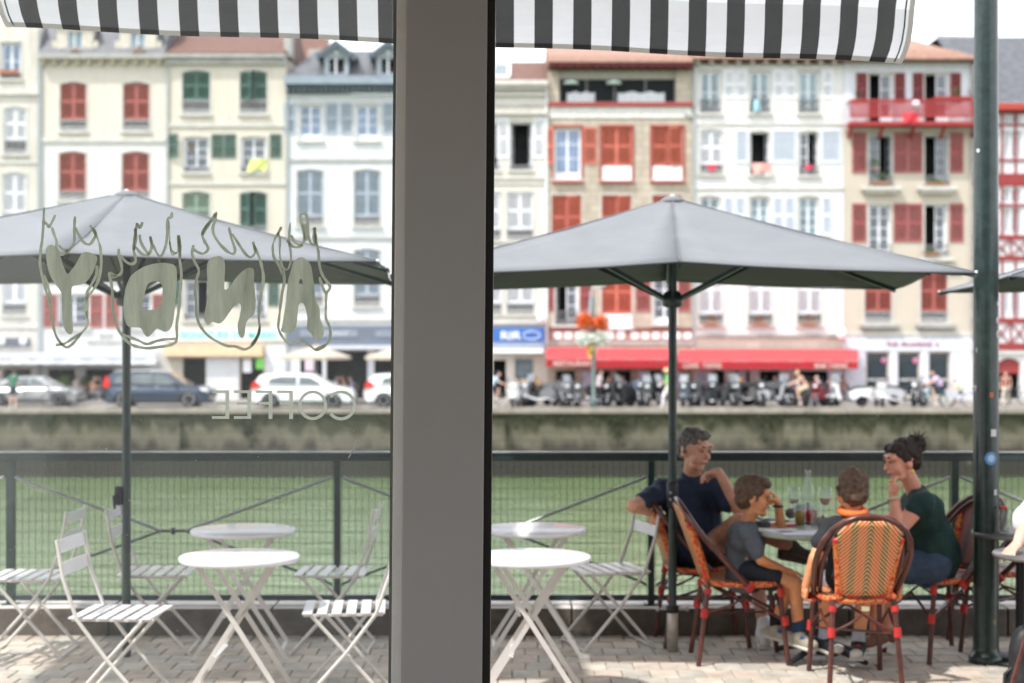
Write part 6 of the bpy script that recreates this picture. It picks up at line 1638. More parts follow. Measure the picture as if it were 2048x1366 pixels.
far_person(1198, 812, 74.6, 'person in a long white dress beside the flower pole', white_sh, (white_sh, True), 'stand', (1,-0.2,0), h=1.66, sleeves='none')
far_person(2012, 812, 75.0, 'person in pale trousers walking before the red arched door', M('top_rust', (0.42,0.20,0.16), 0.8), (M('trousers_cream', (0.6,0.52,0.42), 0.8), True), 'walk', (-0.5,-1,0), h=1.6)
# stools / terrace chairs with seated guests under the awnings
def quay_chair(px, Y, yaw, label, mat, group='cafe chairs on the far quay'):
    c = thing('cafe_chair', label, 'chair', ((px-1024)*Y/F, Y, ZQ+0.12), R(yaw), group=group)
    MB().box(-0.2,0.2,-0.2,0.2,0.44,0.47).build('seat', mat, c, bevel=0.01)
    MB().bar((-0.2,0,0.47), (-0.26,0,0.86), 0.4, 0.03, up=(0,1,0)).build('backrest', mat, c) if False else MB().box(-0.24,-0.2,-0.2,0.2,0.55,0.86).build('backrest', mat, c, bevel=0.01)
    for a in (-0.18, 0.18):
        for b_ in (-0.18, 0.18): MB().tube([(a,b_,0),(a*0.95,b_,0.44)], 0.014, 6).build('leg', iron, c)
    return c
ratt = M('rattan_brown', (0.28,0.15,0.08), 0.7)
for k, (px, Y, fx, sh, hr, lab) in enumerate((
    (1212, 78.0, 1, M('top_tan', (0.4,0.28,0.22), 0.8), hair_d, 'seated guest in tan under the second red awning'),
    (1250, 78.2, -1, M('top_grey', (0.35,0.35,0.38), 0.8), hair_b, 'seated guest with greying hair under the second red awning'),
    (1418, 78.1, 1, M('top_brown', (0.3,0.14,0.09), 0.8), hair_d, 'seated guest in brown under the long red awning'),
    (1556, 78.3, -1, M('top_light', (0.5,0.5,0.53), 0.8), hair_b, 'seated guest in light grey under the long red awning'),
    (1638, 77.4, -1, white_sh, M('hair_white', (0.6,0.55,0.45), 0.8), 'white haired guest in white behind the scooters'),
    (1656, 77.2, 1, M('top_pink', (0.66,0.38,0.42), 0.8), hair_b, 'guest in pink seated behind the scooters'),
    (1686, 78.4, -1, M('top_rust2', (0.35,0.12,0.06), 0.8), hair_d, 'guest in rust red under the right end of the long awning'),
    (668, 77.4, 1, white_sh, hair_d, 'guest in white seated under the left beige parasol'),
    (690, 77.6, -1, M('top_peach', (0,0,0)), hair_b, 'guest in peach seated behind the white hatchback'),
    (706, 77.0, -1, M('top_blue', (0.28,0.32,0.45), 0.8), hair_d, 'guest in blue seated between the two white hatchbacks'),
    (150, 77.9, 1, M('top_lgrey', (0.55,0.52,0.5), 0.8), hair_b, 'guest in pale grey seated behind the silver coupe'),
    (184, 77.6, 1, M('top_copper', (0.42,0.22,0.15), 0.8), hair_d, 'guest in copper seated left of the dark blue estate car'),
    (205, 77.8, -1, M('top_dark', (0.06,0.06,0.07), 0.8), hair_d, 'guest in black seated left of the dark blue estate car'))):
    quay_chair(px, Y, 0 if fx > 0 else 180, 'brown chair of the '+lab.replace('seated ', '').replace('guest with greying hair', 'grey guest'), ratt)
    far_person(px, 812, Y, lab, sh, (M('trousers_grey', (0,0,0)), True), 'sit', (fx,-0.25,0), hair=hr, base_z=ZQ+0.07)
for px, Y, lab in ((132, 78.2, 'green shrub in a pot behind the silver coupe'), (172, 78.4, 'darker shrub in a pot left of the dark blue estate car')):
    rr = random.Random(px); c = P(px, 800, Y)
    o = thing('potted_shrub', lab, 'plant', (c.x, Y, ZQ+0.12))
    MB().lathe([(0.16,0),(0.24,0.42),(0.21,0.42),(0.2,0.36)], (0,0,0), 14).build('pot', M('pot_dark', (0.08,0.08,0.085), 0.7), o)
    b = MB(); leaves(b, (0,0,0.85), (0.5,0.4,0.42), 320, 0.07, rr); b.build('foliage', leafl if px < 150 else leafm, o)

# ------------------------------------------------------------------ flower pole on the far quay
fp = thing('flower_lamp_post', 'grey green lamp post with red and white flower baskets on the far quay', 'lamp post', P(1187, 815, 72.9) * 1)
fp.location.z = ZQ
Yp = 72.9; c = P(1187, 600, Yp)
MB().lathe([(0.16,0),(0.15,0.4),(0.085,0.55),(0.07,2.2),(0.06,4.9),(0.05,5.1)], (c.x, Yp, ZQ), 14).build('post', M('post_grey_green', (0.14,0.19,0.18), 0.5), fp, world=True)
MB().tube([(c.x-0.1, Yp, c.z-0.5), (c.x-0.12, Yp, c.z+0.3), (c.x, Yp, c.z+0.7), (c.x+0.3, Yp, c.z+0.75)], 0.035, 8).lathe([(0.05,0),(0.2,0.06),(0.16,0.2),(0.02,0.25)], (c.x+0.36, Yp, c.z+0.55), 12).build('lamp_head', M('lamp_pale', (0.5,0.56,0.6), 0.4), fp, world=True)
MB().bar(P(1178, 632, Yp), P(1182, 588, Yp), 0.2, 0.05).build('blue_plate', M('plate_pale_blue', (0.45,0.58,0.68), 0.5), fp, world=True)
rr = random.Random(4)
oran = M('petal_orange_red', (0.74,0.14,0.03), 0.7, var=0.12, scale=20); whi = M('petal_white', (0.80,0.82,0.76), 0.7, var=0.08)
for (px, py, mt, nm, rad, n_) in ((1170, 642, oran, 'red_blossom', (0.46,0.36,0.36), 420), (1201, 647, oran, 'red_blossom', (0.42,0.34,0.42), 420),
        (1168, 678, whi, 'white_blossom', (0.42,0.34,0.36), 380), (1202, 674, whi, 'white_blossom', (0.42,0.32,0.36), 380)):
    q_ = P(px, py, Yp); b = MB(); leaves(b, q_, rad, n_, 0.10, rr); b.build(nm, mt, fp, world=True)
    b = MB(); leaves(b, q_, (rad[0]*0.8, rad[1]*0.8, rad[2]*0.8), 50, 0.07, rr); b.build('leaves', leafm, fp, world=True)
MB().tube([P(1170,655,Yp), P(1187,662,Yp), P(1202,655,Yp)], 0.03, 6).build('basket_arm', iron, fp, world=True)
b = MB(); q_ = P(1181, 700, Yp); leaves(b, q_, (0.17,0.17,0.4), 130, 0.08, rr); b.build('yellow_blossom', M('petal_yellow', (0.78,0.56,0.16), 0.7), fp, world=True)
for k, (px, py0, py1) in enumerate(((1693, 620, 690), (1082, 620, 690))):
    pass
# street lamps fixed to facades
for px, py, lab in ((1068+15, 632, 'white wall lamp between the beige house and the loft house'), (1683, 665, 'white wall lamp beside the pale shopfront')):
    q_ = P(px, py, FY-0.6); o = thing('wall_lamp', lab, 'lamp', (q_.x, FY-0.05, q_.z), group='white wall lamps')
    MB().tube([(0,0,0.1),(0,-0.5,0.25)], 0.03, 6).build('arm', iron_l, o)
    MB().lathe([(0.06,0.3),(0.2,0.1),(0.22,-0.15),(0.12,-0.35),(0.0,-0.38)], (0,-0.5,0), 14).build('lantern', white_paint, o)
# ------------------------------------------------------------------ railing along the near quay
FYn = 9.96
fence = thing('quay_railing', 'dark green metal railing with wire mesh and crossed braces along the quay edge', 'railing', (0, FYn, 0.165))
ftop, fbot = 1.115, 0.215
MB().box(-9.8, 9.8, FYn-0.035, FYn+0.035, ftop-0.012, ftop).build('handrail_top', M('rail_pale_top', (0.16,0.19,0.19), 0.28, coat=0.4), fence, world=True, bevel=0.004)  # paler strip along the top of the handrail
MB().box(-9.8, 9.8, FYn-0.03, FYn+0.03, ftop-0.058, ftop-0.0125).build('handrail', dark_green, fence, world=True, bevel=0.006)
MB().box(-9.8, 9.8, FYn-0.02, FYn+0.02, fbot-0.025, fbot+0.01).build('bottom_rail', dark_green, fence, world=True)
posts = [ (px-1024)*FYn/F for px in (22, 675, 1302, 1908)]
step = (posts[3]-posts[0])/3
xs_ = [posts[0]-step*k for k in (3,2,1)] + posts + [posts[3]+step*k for k in (1,2,3)]
for x in xs_:
    MB().box(x-0.02, x+0.02, FYn-0.028, FYn+0.028, 0.14, ftop-0.06).box(x-0.045, x+0.045, FYn-0.05, FYn+0.05, 0.16, 0.172).build('post', dark_green, fence, world=True)
for k in range(len(xs_)-1):
    a, b_ = xs_[k], xs_[k+1]; m = (a+b_)/2; zc = 0.625; y = FYn-0.032
    wire = MB(); n = int((b_-a-0.06)/0.041); w = 0.0029
    for i in range(n+1):
        x = a+0.03+(b_-a-0.06)*i/n; wire.box(x-w/2, x+w/2, FYn-w/2, FYn+w/2, fbot+0.01, ftop-0.06)
    z = fbot+0.06
    while z < ftop-0.08:
        wire.box(a+0.02, b_-0.02, FYn+w/2, FYn+w*1.5, z-w/2, z+w/2); z += 0.068
    stuff(wire.build('wire_mesh', dark_green, fence, world=True))
    for s_, xe in ((-1, a), (1, b_)):
        MB().tube([(xe-s_*0.035, y, ftop-0.155), (xe-s_*0.075, y, ftop-0.175), (m+s_*0.075, y, zc)], 0.0095, 8).build('brace', M('brace_rod', (0.27,0.29,0.285), 0.3, metal=0.4), fence, world=True)
        MB().tube([(m+s_*0.075, y, zc), (xe-s_*0.075, y, fbot+0.10), (xe-s_*0.03, y, fbot+0.075)], 0.008, 8).build('brace', dark_green, fence, world=True)
    MB().tube([(m-0.078, y, zc), (m+0.078, y, zc)], 0.0085, 8).lathe([(0.008,-0.012),(0.024,-0.01),(0.024,0.01),(0.008,0.012)], (m, y, zc), 12, axis='x').build('turnbuckle', dark_green, fence, world=True)

# ------------------------------------------------------------------ thick green lamp column
X, Y = P(1972, 1325, 8.97).x, 8.97
lp = thing('lamp_column', 'thick dark green lamp column with stickers and chipped paint standing on the terrace', 'lamp post', (X, Y, 0))
MB().lathe([(0.094,0),(0.096,0.03),(0.085,0.05),(0.075,0.062),(0.0705,0.09),(0.069,2.2),(0.066,4.0),(0.06,4.6)], (0,0,0), 40).build('column', post_green, lp)
MB().lathe([(0.10,4.6),(0.11,4.66),(0.25,4.72),(0.24,4.8),(0.05,4.95),(0.0,5.0)], (0,0,0), 24).build('lantern', post_green, lp)
def sticker(px, py, w, h, mat, name, label=None, round_=False):
    q = P(px, py, Y-0.069); a0 = math.asin(max(-0.98, min(0.98, (q.x-X)/0.0705))); b = MB(); vs = []; N = 8; r = 0.0712
    hw = w/0.07/2
    for i in range(N+1):
        u = -1+2*i/N; a = a0+hw*u; hh = h/2*(math.sqrt(max(0, 1-u*u)) if round_ else 1)
        for zz in (-hh, hh): vs.append((r*math.sin(a), -r*math.cos(a), q.z+zz))
    b.add(vs, [(2*i, 2*i+2, 2*i+3, 2*i+1) for i in range(N)], 0, True); o = b.build(name, mat, lp)
    if label: o['label'] = label
    return o
stw = M('sticker_white', (0.66,0.66,0.68), 0.5, var=0.1)
sticker(1982, 917, 0.070, 0.074, M('sticker_blue', (0.10,0.30,0.62), 0.4), 'sticker', 'round blue sticker', True)
o = sticker(1982, 917, 0.040, 0.042, M('sticker_pale_blue', (0.45,0.62,0.80), 0.4), 'sticker_emblem', None, True); o.location.y -= 0.0012
sticker(1988, 866, 0.035, 0.04, stw, 'torn_sticker'); sticker(1992, 985, 0.02, 0.03, stw, 'torn_sticker')
sticker(1959, 300, 0.022, 0.022, stw, 'paint_chip', None, True); sticker(1957, 700, 0.010, 0.03, M('chip_pale', (0.3,0.33,0.31), 0.7), 'paint_chip', None, True)
sticker(1983, 790+0, 0.022, 0.03, M('sticker_orange', (0.55,0.16,0.05), 0.5), 'sticker', 'small orange sticker')
sticker(1990, 1245, 0.02, 0.03, M('sticker_ochre', (0.25,0.2,0.1), 0.6), 'paint_chip', None, True)
for py, rr_, px in ((640, 0.03, 1997), (668, 0.035, 1998), (607, 0.02, 1998)):
    sticker(px, py, rr_, rr_*1.3, stw, 'torn_sticker', None, True)
q = P(1953, 777, Y-0.02); MB().lathe([(0.0,0),(0.018,0),(0.018,0.004),(0.0,0.005)], (q.x-X-0.008, -0.03, q.z), 14, axis='y').build('sticker', stw, lp)['label'] = 'small white round sticker on the left side'

# ------------------------------------------------------------------ square terrace parasols
canvas_d = M('parasol_underside_shade', (0.10,0.103,0.108), 0.85, var=0.05, scale=2.5)  # same canvas, shade under the canopy put into a darker colour
canvas = M('parasol_canvas_grey', (0.150,0.161,0.172), 0.85, var=0.07, scale=2.5, bump=0.35, bscale=7)
canvas_u = canvas
def parasol(Xc, Yc, yaw, label, apex=2.66, rim=2.18, half=1.5, hub=2.03, corner_drop=0.045, half_y=None, crank=None, sleeve=True):
    o = thing('terrace_parasol', label, 'parasol', (Xc, Yc, 0), R(yaw), group='grey square terrace parasols')
    N = 10; b = MB(); idx = {}; vs = []
    # eight panels from the apex to the square rim; canvas sags between ribs
    ribs = []
    for k in range(8):
        a = k*math.pi/4
        v = Vector((math.cos(a), math.sin(a))); m = max(abs(v.x), abs(v.y)); v = v/m*half
        if half_y: v.y *= half_y/half
        drop = corner_drop if k % 2 == 1 else 0.0
        ribs.append(Vector((v.x, v.y, rim-drop)))
    top = Vector((0,0,apex))
    for k in range(8):
        r0, r1 = ribs[k], ribs[(k+1) % 8]; rows = []
        for i in range(N+1):
            t = 0.03+0.97*i/N; row = []
            for j in range(7):
                s_ = j/6; e = r0.lerp(r1, s_); p = top.lerp(e, t)
                sag = 4*s_*(1-s_)
                p.z -= 0.055*sag*t*(1-0.75*t); p.z -= 0.05*math.sin(math.pi*t)*0.3
                if i == N: p.x *= 1-0.010*sag; p.y *= 1-0.010*sag
                p.z += 0.007*noise.noise(p*2.5)+0.004*noise.noise(Vector((p.x*9, p.y*9, 2)))
                row.append(p)
            rows.append(row)
        base = len(b.v); flat = [p for row in rows for p in row]
        fs = [(i*7+j, i*7+j+1, (i+1)*7+j+1, (i+1)*7+j) for i in range(N) for j in range(6)]
        b.add(flat, [f[::-1] for f in fs], 0, True)
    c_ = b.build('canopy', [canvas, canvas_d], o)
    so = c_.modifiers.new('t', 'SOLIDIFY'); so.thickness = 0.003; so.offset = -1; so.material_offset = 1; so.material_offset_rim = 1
    for k in range(8):
        e = ribs[k]; sm_ = MB(); sm_.tube([top.lerp(e, t)+Vector((0,0,-0.05*math.sin(math.pi*t)*0.3+0.002)) for t in (0.05,0.2,0.4,0.6,0.8,0.99)], 0.0035, 5); sm_.build('seam', canvas, c_)
    # hem strip
    h_ = MB()
    for k in range(8):
        r0, r1 = ribs[k], ribs[(k+1) % 8]
        h_.tube([r0+Vector((0,0,-0.004))]+[r0.lerp(r1, s_)+Vector((0,0,-0.055*0.25*4*s_*(1-s_)-0.004)) for s_ in (0.25,0.5,0.75)]+[r1+Vector((0,0,-0.004))], 0.006, 5)
    h_.build('hem', M('hem_dark', (0.06,0.065,0.07), 0.8), c_)
    MB().lathe([(0.075,-0.012),(0.08,0.0),(0.05,0.022),(0.02,0.03),(0.012,0.033)], (0,0,apex-0.02), 18).build('cap', canvas, o)
    MB().lathe([(0.010,0.0),(0.014,0.006),(0.012,0.016),(0.0,0.02)], (0,0,apex), 12).build('finial', white_paint, o)
    MB().tube([(0,0,0.0),(0,0,apex-0.02)], 0.0245, 18).build('pole', dark_green, o)
    for k in range(8):
        e = ribs[k]; MB().bar(top+Vector((0,0,-0.05)), e+Vector((0,0,-0.018)), 0.014, 0.022).build('rib', dark_green, o)
        m = top.lerp(e, 0.42 if k % 2 else 0.47)+Vector((0,0,-0.075)); d = Vector((e.x, e.y, 0)).normalized()
        MB().bar(Vector((0,0,hub))+d*0.045, m, 0.016, 0.024).build('strut', dark_green, o)
        if k % 2: MB().ball(e, 0.008, 8, 6).build('corner_pin', white_paint, o)
    MB().lathe([(0.03,-0.05),(0.055,-0.04),(0.06,0.0),(0.05,0.035),(0.03,0.05)], (0,0,hub), 16).build('hub', dark_green, o)
    if sleeve:
        MB().lathe([(0.032,0.0),(0.032,0.235),(0.028,0.24)], (0,0,0), 18).build('ground_sleeve', M('sleeve_steel', (0.50,0.46,0.41), 0.35, metal=0.35), o)
        MB().tube([(-0.075,0,0.245),(0.07,0,0.245)], 0.008, 8).ball((-0.085,0,0.245), 0.016, 8, 6).ball((0.085,0,0.245), 0.014, 8, 6).build('clamp_screw', steel, o)
        MB().lathe([(0.036,0.225),(0.038,0.262),(0.028,0.265)], (0,0,0), 16).build('clamp', black, o)
    if crank:
        z = crank; b = MB(); b.box(-0.065,-0.02,-0.03,0.03,z-0.055,z+0.055)
        b.build('crank_box', black, o, bevel=0.012)
        MB().tube([(-0.06,-0.03,z),(-0.06,-0.06,z),(-0.055,-0.06,z-0.07)], 0.008, 6).build('crank_handle', black, o)
    return o
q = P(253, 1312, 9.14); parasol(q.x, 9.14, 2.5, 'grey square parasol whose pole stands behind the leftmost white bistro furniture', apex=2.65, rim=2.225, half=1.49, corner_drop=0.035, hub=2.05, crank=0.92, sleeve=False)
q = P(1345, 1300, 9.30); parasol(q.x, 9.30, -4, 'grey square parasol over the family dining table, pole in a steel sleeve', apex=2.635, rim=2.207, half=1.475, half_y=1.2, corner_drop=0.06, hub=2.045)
for s_ in (0,):
    pole_b = MB().box(-0.042, 0.042, -0.036, -0.02, 0.83, 0.99)
pc = [o for o in bpy.data.objects if o.name.startswith('terrace_parasol')][-1]
MB().lathe([(0.025,0.83),(0.034,0.84),(0.034,0.975),(0.025,0.985)], (0,0,0), 14).build('pole_joint', black, pc)
for z in (0.885, 0.925): MB().ball((-0.012,-0.035,z), 0.008, 8, 6).build('bolt', steel, pc)
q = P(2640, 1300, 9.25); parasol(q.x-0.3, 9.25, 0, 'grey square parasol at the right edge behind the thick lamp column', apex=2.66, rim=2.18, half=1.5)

# ------------------------------------------------------------------ white folding bistro tables and chairs
wmet = M('white_enamel', (0.70,0.70,0.72), 0.33, var=0.05, scale=8, coat=0.25)
wmet2 = M('white_enamel_frame', (0.60,0.575,0.545), 0.4, var=0.08, scale=8, coat=0.15)
def bistro_table(px, py, Y, label, yaw=0):
    q = P(px, py, Y); o = thing('bistro_table', label, 'table', (q.x, Y, 0), R(yaw), group='white round folding bistro tables')
    MB().lathe([(0.0,0.708),(0.285,0.708),(0.290,0.696),(0.299,0.696),(0.302,0.706),(0.302,0.716),(0.297,0.722),(0.0,0.722)], (0,0,0), 56).build('tabletop', wmet, o)
    for s_ in (-1, 1):
        for y in ((-0.17, 0.15) if s_ < 0 else (-0.15, 0.17)):
            MB().bar((s_*0.18, y, 0.697), (-s_*0.265, y, 0.0), 0.008, 0.024, up=(1,0,0.6)).build('leg', wmet2, o)
        MB().bar((-s_*0.232, -0.17, 0.05), (-s_*0.232, 0.17, 0.05), 0.018, 0.006).build('foot_bar', wmet2, o)
        MB().bar((s_*0.175, -0.17, 0.69), (s_*0.175, 0.17, 0.69), 0.02, 0.012).build('top_bar', wmet2, o)
    MB().bar((-0.095, -0.168, 0.245), (-0.095, 0.15, 0.245), 0.022, 0.006, up=(0.5,0,1)).build('cross_bar', wmet, o)
    MB().tube([(0,-0.172,0.415),(0,0.172,0.415)], 0.006, 6).build('pivot', steel, o)
    return o
bistro_table(479, 1113, 8.06, 'white round bistro table nearest the window in the left pane')
bistro_table(487, 1058, 9.2, 'white round bistro table by the railing in the left pane', 3)
bistro_table(1062, 1113, 8.06, 'white round bistro table nearest us to the right of the window post', -2)
bistro_table(1068, 1052, 9.25, 'white round bistro table by the railing to the right of the window post', 2)
def folding_chair_proto():
    o = thing('folding_chair', 'x', 'chair', (0,0,0), 0, group='white slatted folding bistro chairs')
    for k in range(6):
        x = -0.185+0.072*k
        MB().box(x-0.0245, x+0.0245, -0.20, 0.20, 0.448, 0.457).build('seat_slat', wmet, o, bevel=0.002)
    for s_ in (-1, 1):
        MB().bar((-0.20, s_*0.17, 0.441), (0.195, s_*0.17, 0.441), 0.02, 0.012).build('seat_rail', wmet2, o)
        MB().tube([(0.215, s_*0.205, 0.0), (-0.02, s_*0.205, 0.26), (-0.165, s_*0.205, 0.45), (-0.235, s_*0.20, 0.65), (-0.265, s_*0.20, 0.835)], 0.0098, 7).build('back_frame', wmet2, o)
        MB().tube([(-0.235, s_*0.18, 0.0), (0.0, s_*0.18, 0.27), (0.155, s_*0.18, 0.442)], 0.0098, 7).build('leg', wmet2, o)
    for z0, x0 in ((0.795, -0.262), (0.685, -0.245)):
        b = MB(); vs = []
        for i in range(7):
            y = -0.2+0.4*i/6; bow = 0.006*(1-(y/0.2)**2)
            for dz in (-0.032, 0.032): vs.append((x0-bow-dz*0.14, y, z0+dz))
        b.add(vs, [(2*i, 2*i+2, 2*i+3, 2*i+1) for i in range(6)], 0, False)
        bo = b.build('back_slat', wmet, o); m = bo.modifiers.new('t', 'SOLIDIFY'); m.thickness = 0.005
    MB().bar((0.205, -0.205, 0.012), (0.205, 0.205, 0.012), 0.014, 0.006).build('foot_bar', wmet2, o)
    MB().bar((-0.225, -0.18, 0.012), (-0.225, 0.18, 0.012), 0.014, 0.006).build('foot_bar', wmet2, o)
    return o
proto = folding_chair_proto()
for k, (px, py, Y, yaw, lab) in enumerate((
    (60, 1150, 9.25, 180, 'white slatted folding chair at the left edge with its back to the parasol pole'),
    (246, 1228, 7.97, -4, 'white slatted folding chair nearest us on the left, its back towards the left edge'),
    (318, 1145, 9.4, 2, 'white slatted folding chair by the railing, its backrest partly behind the parasol pole'),
    (688, 1222, 8.12, 184, 'white slatted folding chair nearest us beside the grey window post'),
    (665, 1143, 9.4, 178, 'white slatted folding chair by the railing beside the grey window post'),
    (1212, 1138, 9.5, 196, 'white slatted folding chair to the right of the post whose back a person leans on'),
    (-130, 1150, 8.9, 170, 'white slatted folding chair just outside the left edge'))):
    c = proto if k == 0 else copy_tree(proto)
    q = P(px, py, Y); c.location = (q.x, Y, 0); c.rotation_euler = (0,0,R(yaw)); c['label'] = lab

# ------------------------------------------------------------------ woven rattan bistro chairs
def weave(name, a_, b_, c_):
    m = bpy.data.materials.new(name); m.use_nodes = True
    n, l = m.node_tree.nodes, m.node_tree.links; bs = n['Principled BSDF']; bs.inputs['Roughness'].default_value = 0.45
    tc = n.new('ShaderNodeTexCoord'); sx = n.new('ShaderNodeSeparateXYZ'); l.new(tc.outputs['Object'], sx.inputs[0])
    def mth(op, x, y=None, z=None):
        k = n.new('ShaderNodeMath'); k.operation = op
        for i, v in enumerate((x, y, z)):
            if v is None: continue
            if isinstance(v, (int, float)): k.inputs[i].default_value = v
            else: l.new(v, k.inputs[i])
        return k.outputs[0]
    ay = mth('ABSOLUTE', sx.outputs['Y'])
    xz = mth('SUBTRACT', sx.outputs['Z'], mth('MULTIPLY', sx.outputs['X'], 0.9))
    ph = mth('ADD', mth('MULTIPLY', xz, 34.0), mth('MULTIPLY', ay, 34.0*1.5))
    fr = mth('FRACT', ph)
    line = mth('LESS_THAN', fr, 0.42)                                   # pale strands running up to the middle
    colm = mth('FRACT', mth('MULTIPLY', mth('ADD', ay, 0.019), 1/0.082))
    dark = mth('LESS_THAN', colm, 0.44)
    fr2 = mth('FRACT', mth('ADD', ph, 0.5))
    mx = n.new('ShaderNodeMix'); mx.data_type = 'RGBA'; mx.inputs[6].default_value = (*a_, 1); mx.inputs[7].default_value = (*b_, 1); l.new(dark, mx.inputs[0])
    m2 = n.new('ShaderNodeMix'); m2.data_type = 'RGBA'; m2.inputs[7].default_value = (*c_, 1); l.new(mx.outputs[2], m2.inputs[6]); l.new(line, m2.inputs[0])
    l.new(m2.outputs[2], bs.inputs['Base Color'])
    bp = n.new('ShaderNodeBump'); bp.inputs['Strength'].default_value = 0.7; bp.inputs['Distance'].default_value = 0.004; l.new(fr, bp.inputs['Height']); l.new(bp.outputs[0], bs.inputs['Normal'])
    return m
weave_o = weave('weave_orange_olive', (0.60,0.085,0.028), (0.09,0.07,0.025), (0.72,0.42,0.18))
weave_r = weave('weave_red_grey', (0.42,0.08,0.07), (0.06,0.06,0.07), (0.42,0.32,0.30))
rat_fr = M('rattan_brown_gloss', (0.105,0.030,0.022), 0.3, var=0.3, scale=20, coat=0.3)
red_w = M('binding_red', (0.52,0.03,0.028), 0.45, var=0.15, scale=30)
def braid():
    m = M('braided_edge', (0.60,0.17,0.05), 0.5); n, l = m.node_tree.nodes, m.node_tree.links
    tc = n.new('ShaderNodeTexCoord'); w = n.new('ShaderNodeTexVoronoi'); w.inputs['Scale'].default_value = 75
    r_ = n.new('ShaderNodeValToRGB'); r_.color_ramp.interpolation = 'CONSTANT'
    e = r_.color_ramp.elements; e[0].color = (0.50,0.035,0.02,1); e[1].position = 0.45; e[1].color = (0.62,0.20,0.05,1); e2 = e.new(0.8); e2.color = (0.60,0.36,0.16,1)
    l.new(tc.outputs['Object'], w.inputs['Vector']); l.new(w.outputs['Color'], r_.inputs[0]); l.new(r_.outputs[0], n['Principled BSDF'].inputs['Base Color'])
    return m
braid_m = braid()
def rattan_chair(label, X, Y, yaw, wv):
    o = thing('rattan_chair', label, 'chair', (X, Y, 0), R(yaw), group='woven rattan bistro chairs')
    hoop = [(0.03,-0.212,0.435),(-0.05,-0.229,0.52),(-0.14,-0.243,0.62),(-0.215,-0.243,0.70),(-0.27,-0.226,0.77),(-0.312,-0.188,0.832),(-0.340,-0.128,0.878),(-0.354,-0.064,0.901),(-0.358,0,0.908)]
    hoop += [(x,-y,z) for x,y,z in hoop[-2::-1]]
    MB().tube(hoop, 0.0165, 10).build('back_hoop', rat_fr, o)
    hoop2 = [(x+0.02, y*0.84, z-0.026) for x,y,z in hoop]
    MB().tube(hoop2, 0.0125, 9).build('inner_hoop', rat_fr, o)
    for s_ in (-1, 1):
        MB().tube([(-0.255,s_*0.19,0.0),(-0.215,s_*0.168,0.30),(-0.195,s_*0.16,0.46)], 0.0145, 9).build('leg', rat_fr, o)
        MB().tube([(0.245,s_*0.195,0.0),(0.215,s_*0.185,0.25),(0.195,s_*0.18,0.45)], 0.0145, 9).build('leg', rat_fr, o)
        MB().tube([(-0.197,s_*0.128,0.47),(-0.235,s_*0.138,0.60),(-0.285,s_*0.158,0.74),(-0.300,s_*0.166,0.772)], 0.021, 9).build('braided_upright', braid_m, o)
        MB().ball((-0.302,s_*0.167,0.778), 0.0215, 9, 6).build('binding', red_w, o)
        for (p, q_) in (((-0.198,s_*0.162,0.425),(-0.203,s_*0.164,0.395)), ((-0.218,s_*0.171,0.315),(-0.223,s_*0.173,0.265)), ((0.207,s_*0.183,0.385),(0.2,s_*0.181,0.43)), ((0.222,s_*0.187,0.275),(0.228,s_*0.19,0.225)), ((0.04,s_*0.222,0.455),(0.01,s_*0.225,0.42))):
            MB().tube([p, q_], 0.0215, 9).build('binding', red_w, o)
        MB().tube([(-0.22,s_*0.172,0.29),(-0.08,s_*0.18,0.33),(0,s_*0.182,0.375),(0.08,s_*0.184,0.33),(0.225,s_*0.188,0.25)], 0.008, 7).build('stretcher', rat_fr, o)
    MB().tube([(-0.22,-0.172,0.29),(-0.21,-0.08,0.33),(-0.205,0,0.385),(-0.21,0.08,0.33),(-0.22,0.172,0.29)], 0.008, 7).build('stretcher', rat_fr, o)
    MB().tube([(0.225,-0.188,0.25),(0.21,-0.08,0.32),(0.205,0,0.37),(0.21,0.08,0.32),(0.225,0.188,0.25)], 0.008, 7).build('stretcher', rat_fr, o)
    MB().tube([(-0.22,-0.17,0.285),(0.225,0.185,0.24)], 0.007, 6).build('stretcher', rat_fr, o)
    # seat
    out = []
    for k in range(28):
        a = 2*math.pi*k/28; c, s_ = math.cos(a), math.sin(a); e = 0.55
        out.append((0.205*math.copysign(abs(c)**e, c)+0.0, (0.195+0.02*c)*math.copysign(abs(s_)**e, s_)))
    b = MB(); N = len(out); vs = [(0,0,0.452)]+[(x*0.6,y*0.6,0.455) for x,y in out]+[(x*0.93,y*0.93,0.468) for x,y in out]+[(x,y,0.462) for x,y in out]+[(x,y,0.44) for x,y in out]+[(x*0.93,y*0.93,0.432) for x,y in out]
    fs = [(0,1+k,1+(k+1) % N) for k in range(N)]
    for r_ in range(4): fs += [(1+r_*N+k, 1+(r_+1)*N+k, 1+(r_+1)*N+(k+1) % N, 1+r_*N+(k+1) % N) for k in range(N)]
    fs.append(tuple(1+4*N+k for k in range(N))[::-1])
    b.add(vs, fs, 0, True); b.build('seat', wv, o)
    MB().tube([(x*1.01,y*1.01,0.452) for x,y in out], 0.0155, 7, closed=True).build('seat_edge', braid_m, o)
    # woven back between the uprights
    b = MB(); rows = 12; cols = 12; vs = []
    for i in range(rows+1):
        t = i/rows; z = 0.485+0.40*t; x = -0.205-0.145*t**1.05
        w = 0.118+0.052*min(1, t/0.7)
        if z > 0.76: w = min(w, 0.166*math.sqrt(max(0.0, 1-((z-0.765)/0.132)**2))+0.010)
        for j in range(cols+1):
            u = -1+2*j/cols; vs.append((x-0.022*(1-u*u), w*u, z))
    b.add(vs, [(i*(cols+1)+j, i*(cols+1)+j+1, (i+1)*(cols+1)+j+1, (i+1)*(cols+1)+j) for i in range(rows) for j in range(cols)], 0, True)
    bo = b.build('woven_back', wv, o); m = bo.modifiers.new('t','SOLIDIFY'); m.thickness = 0.008
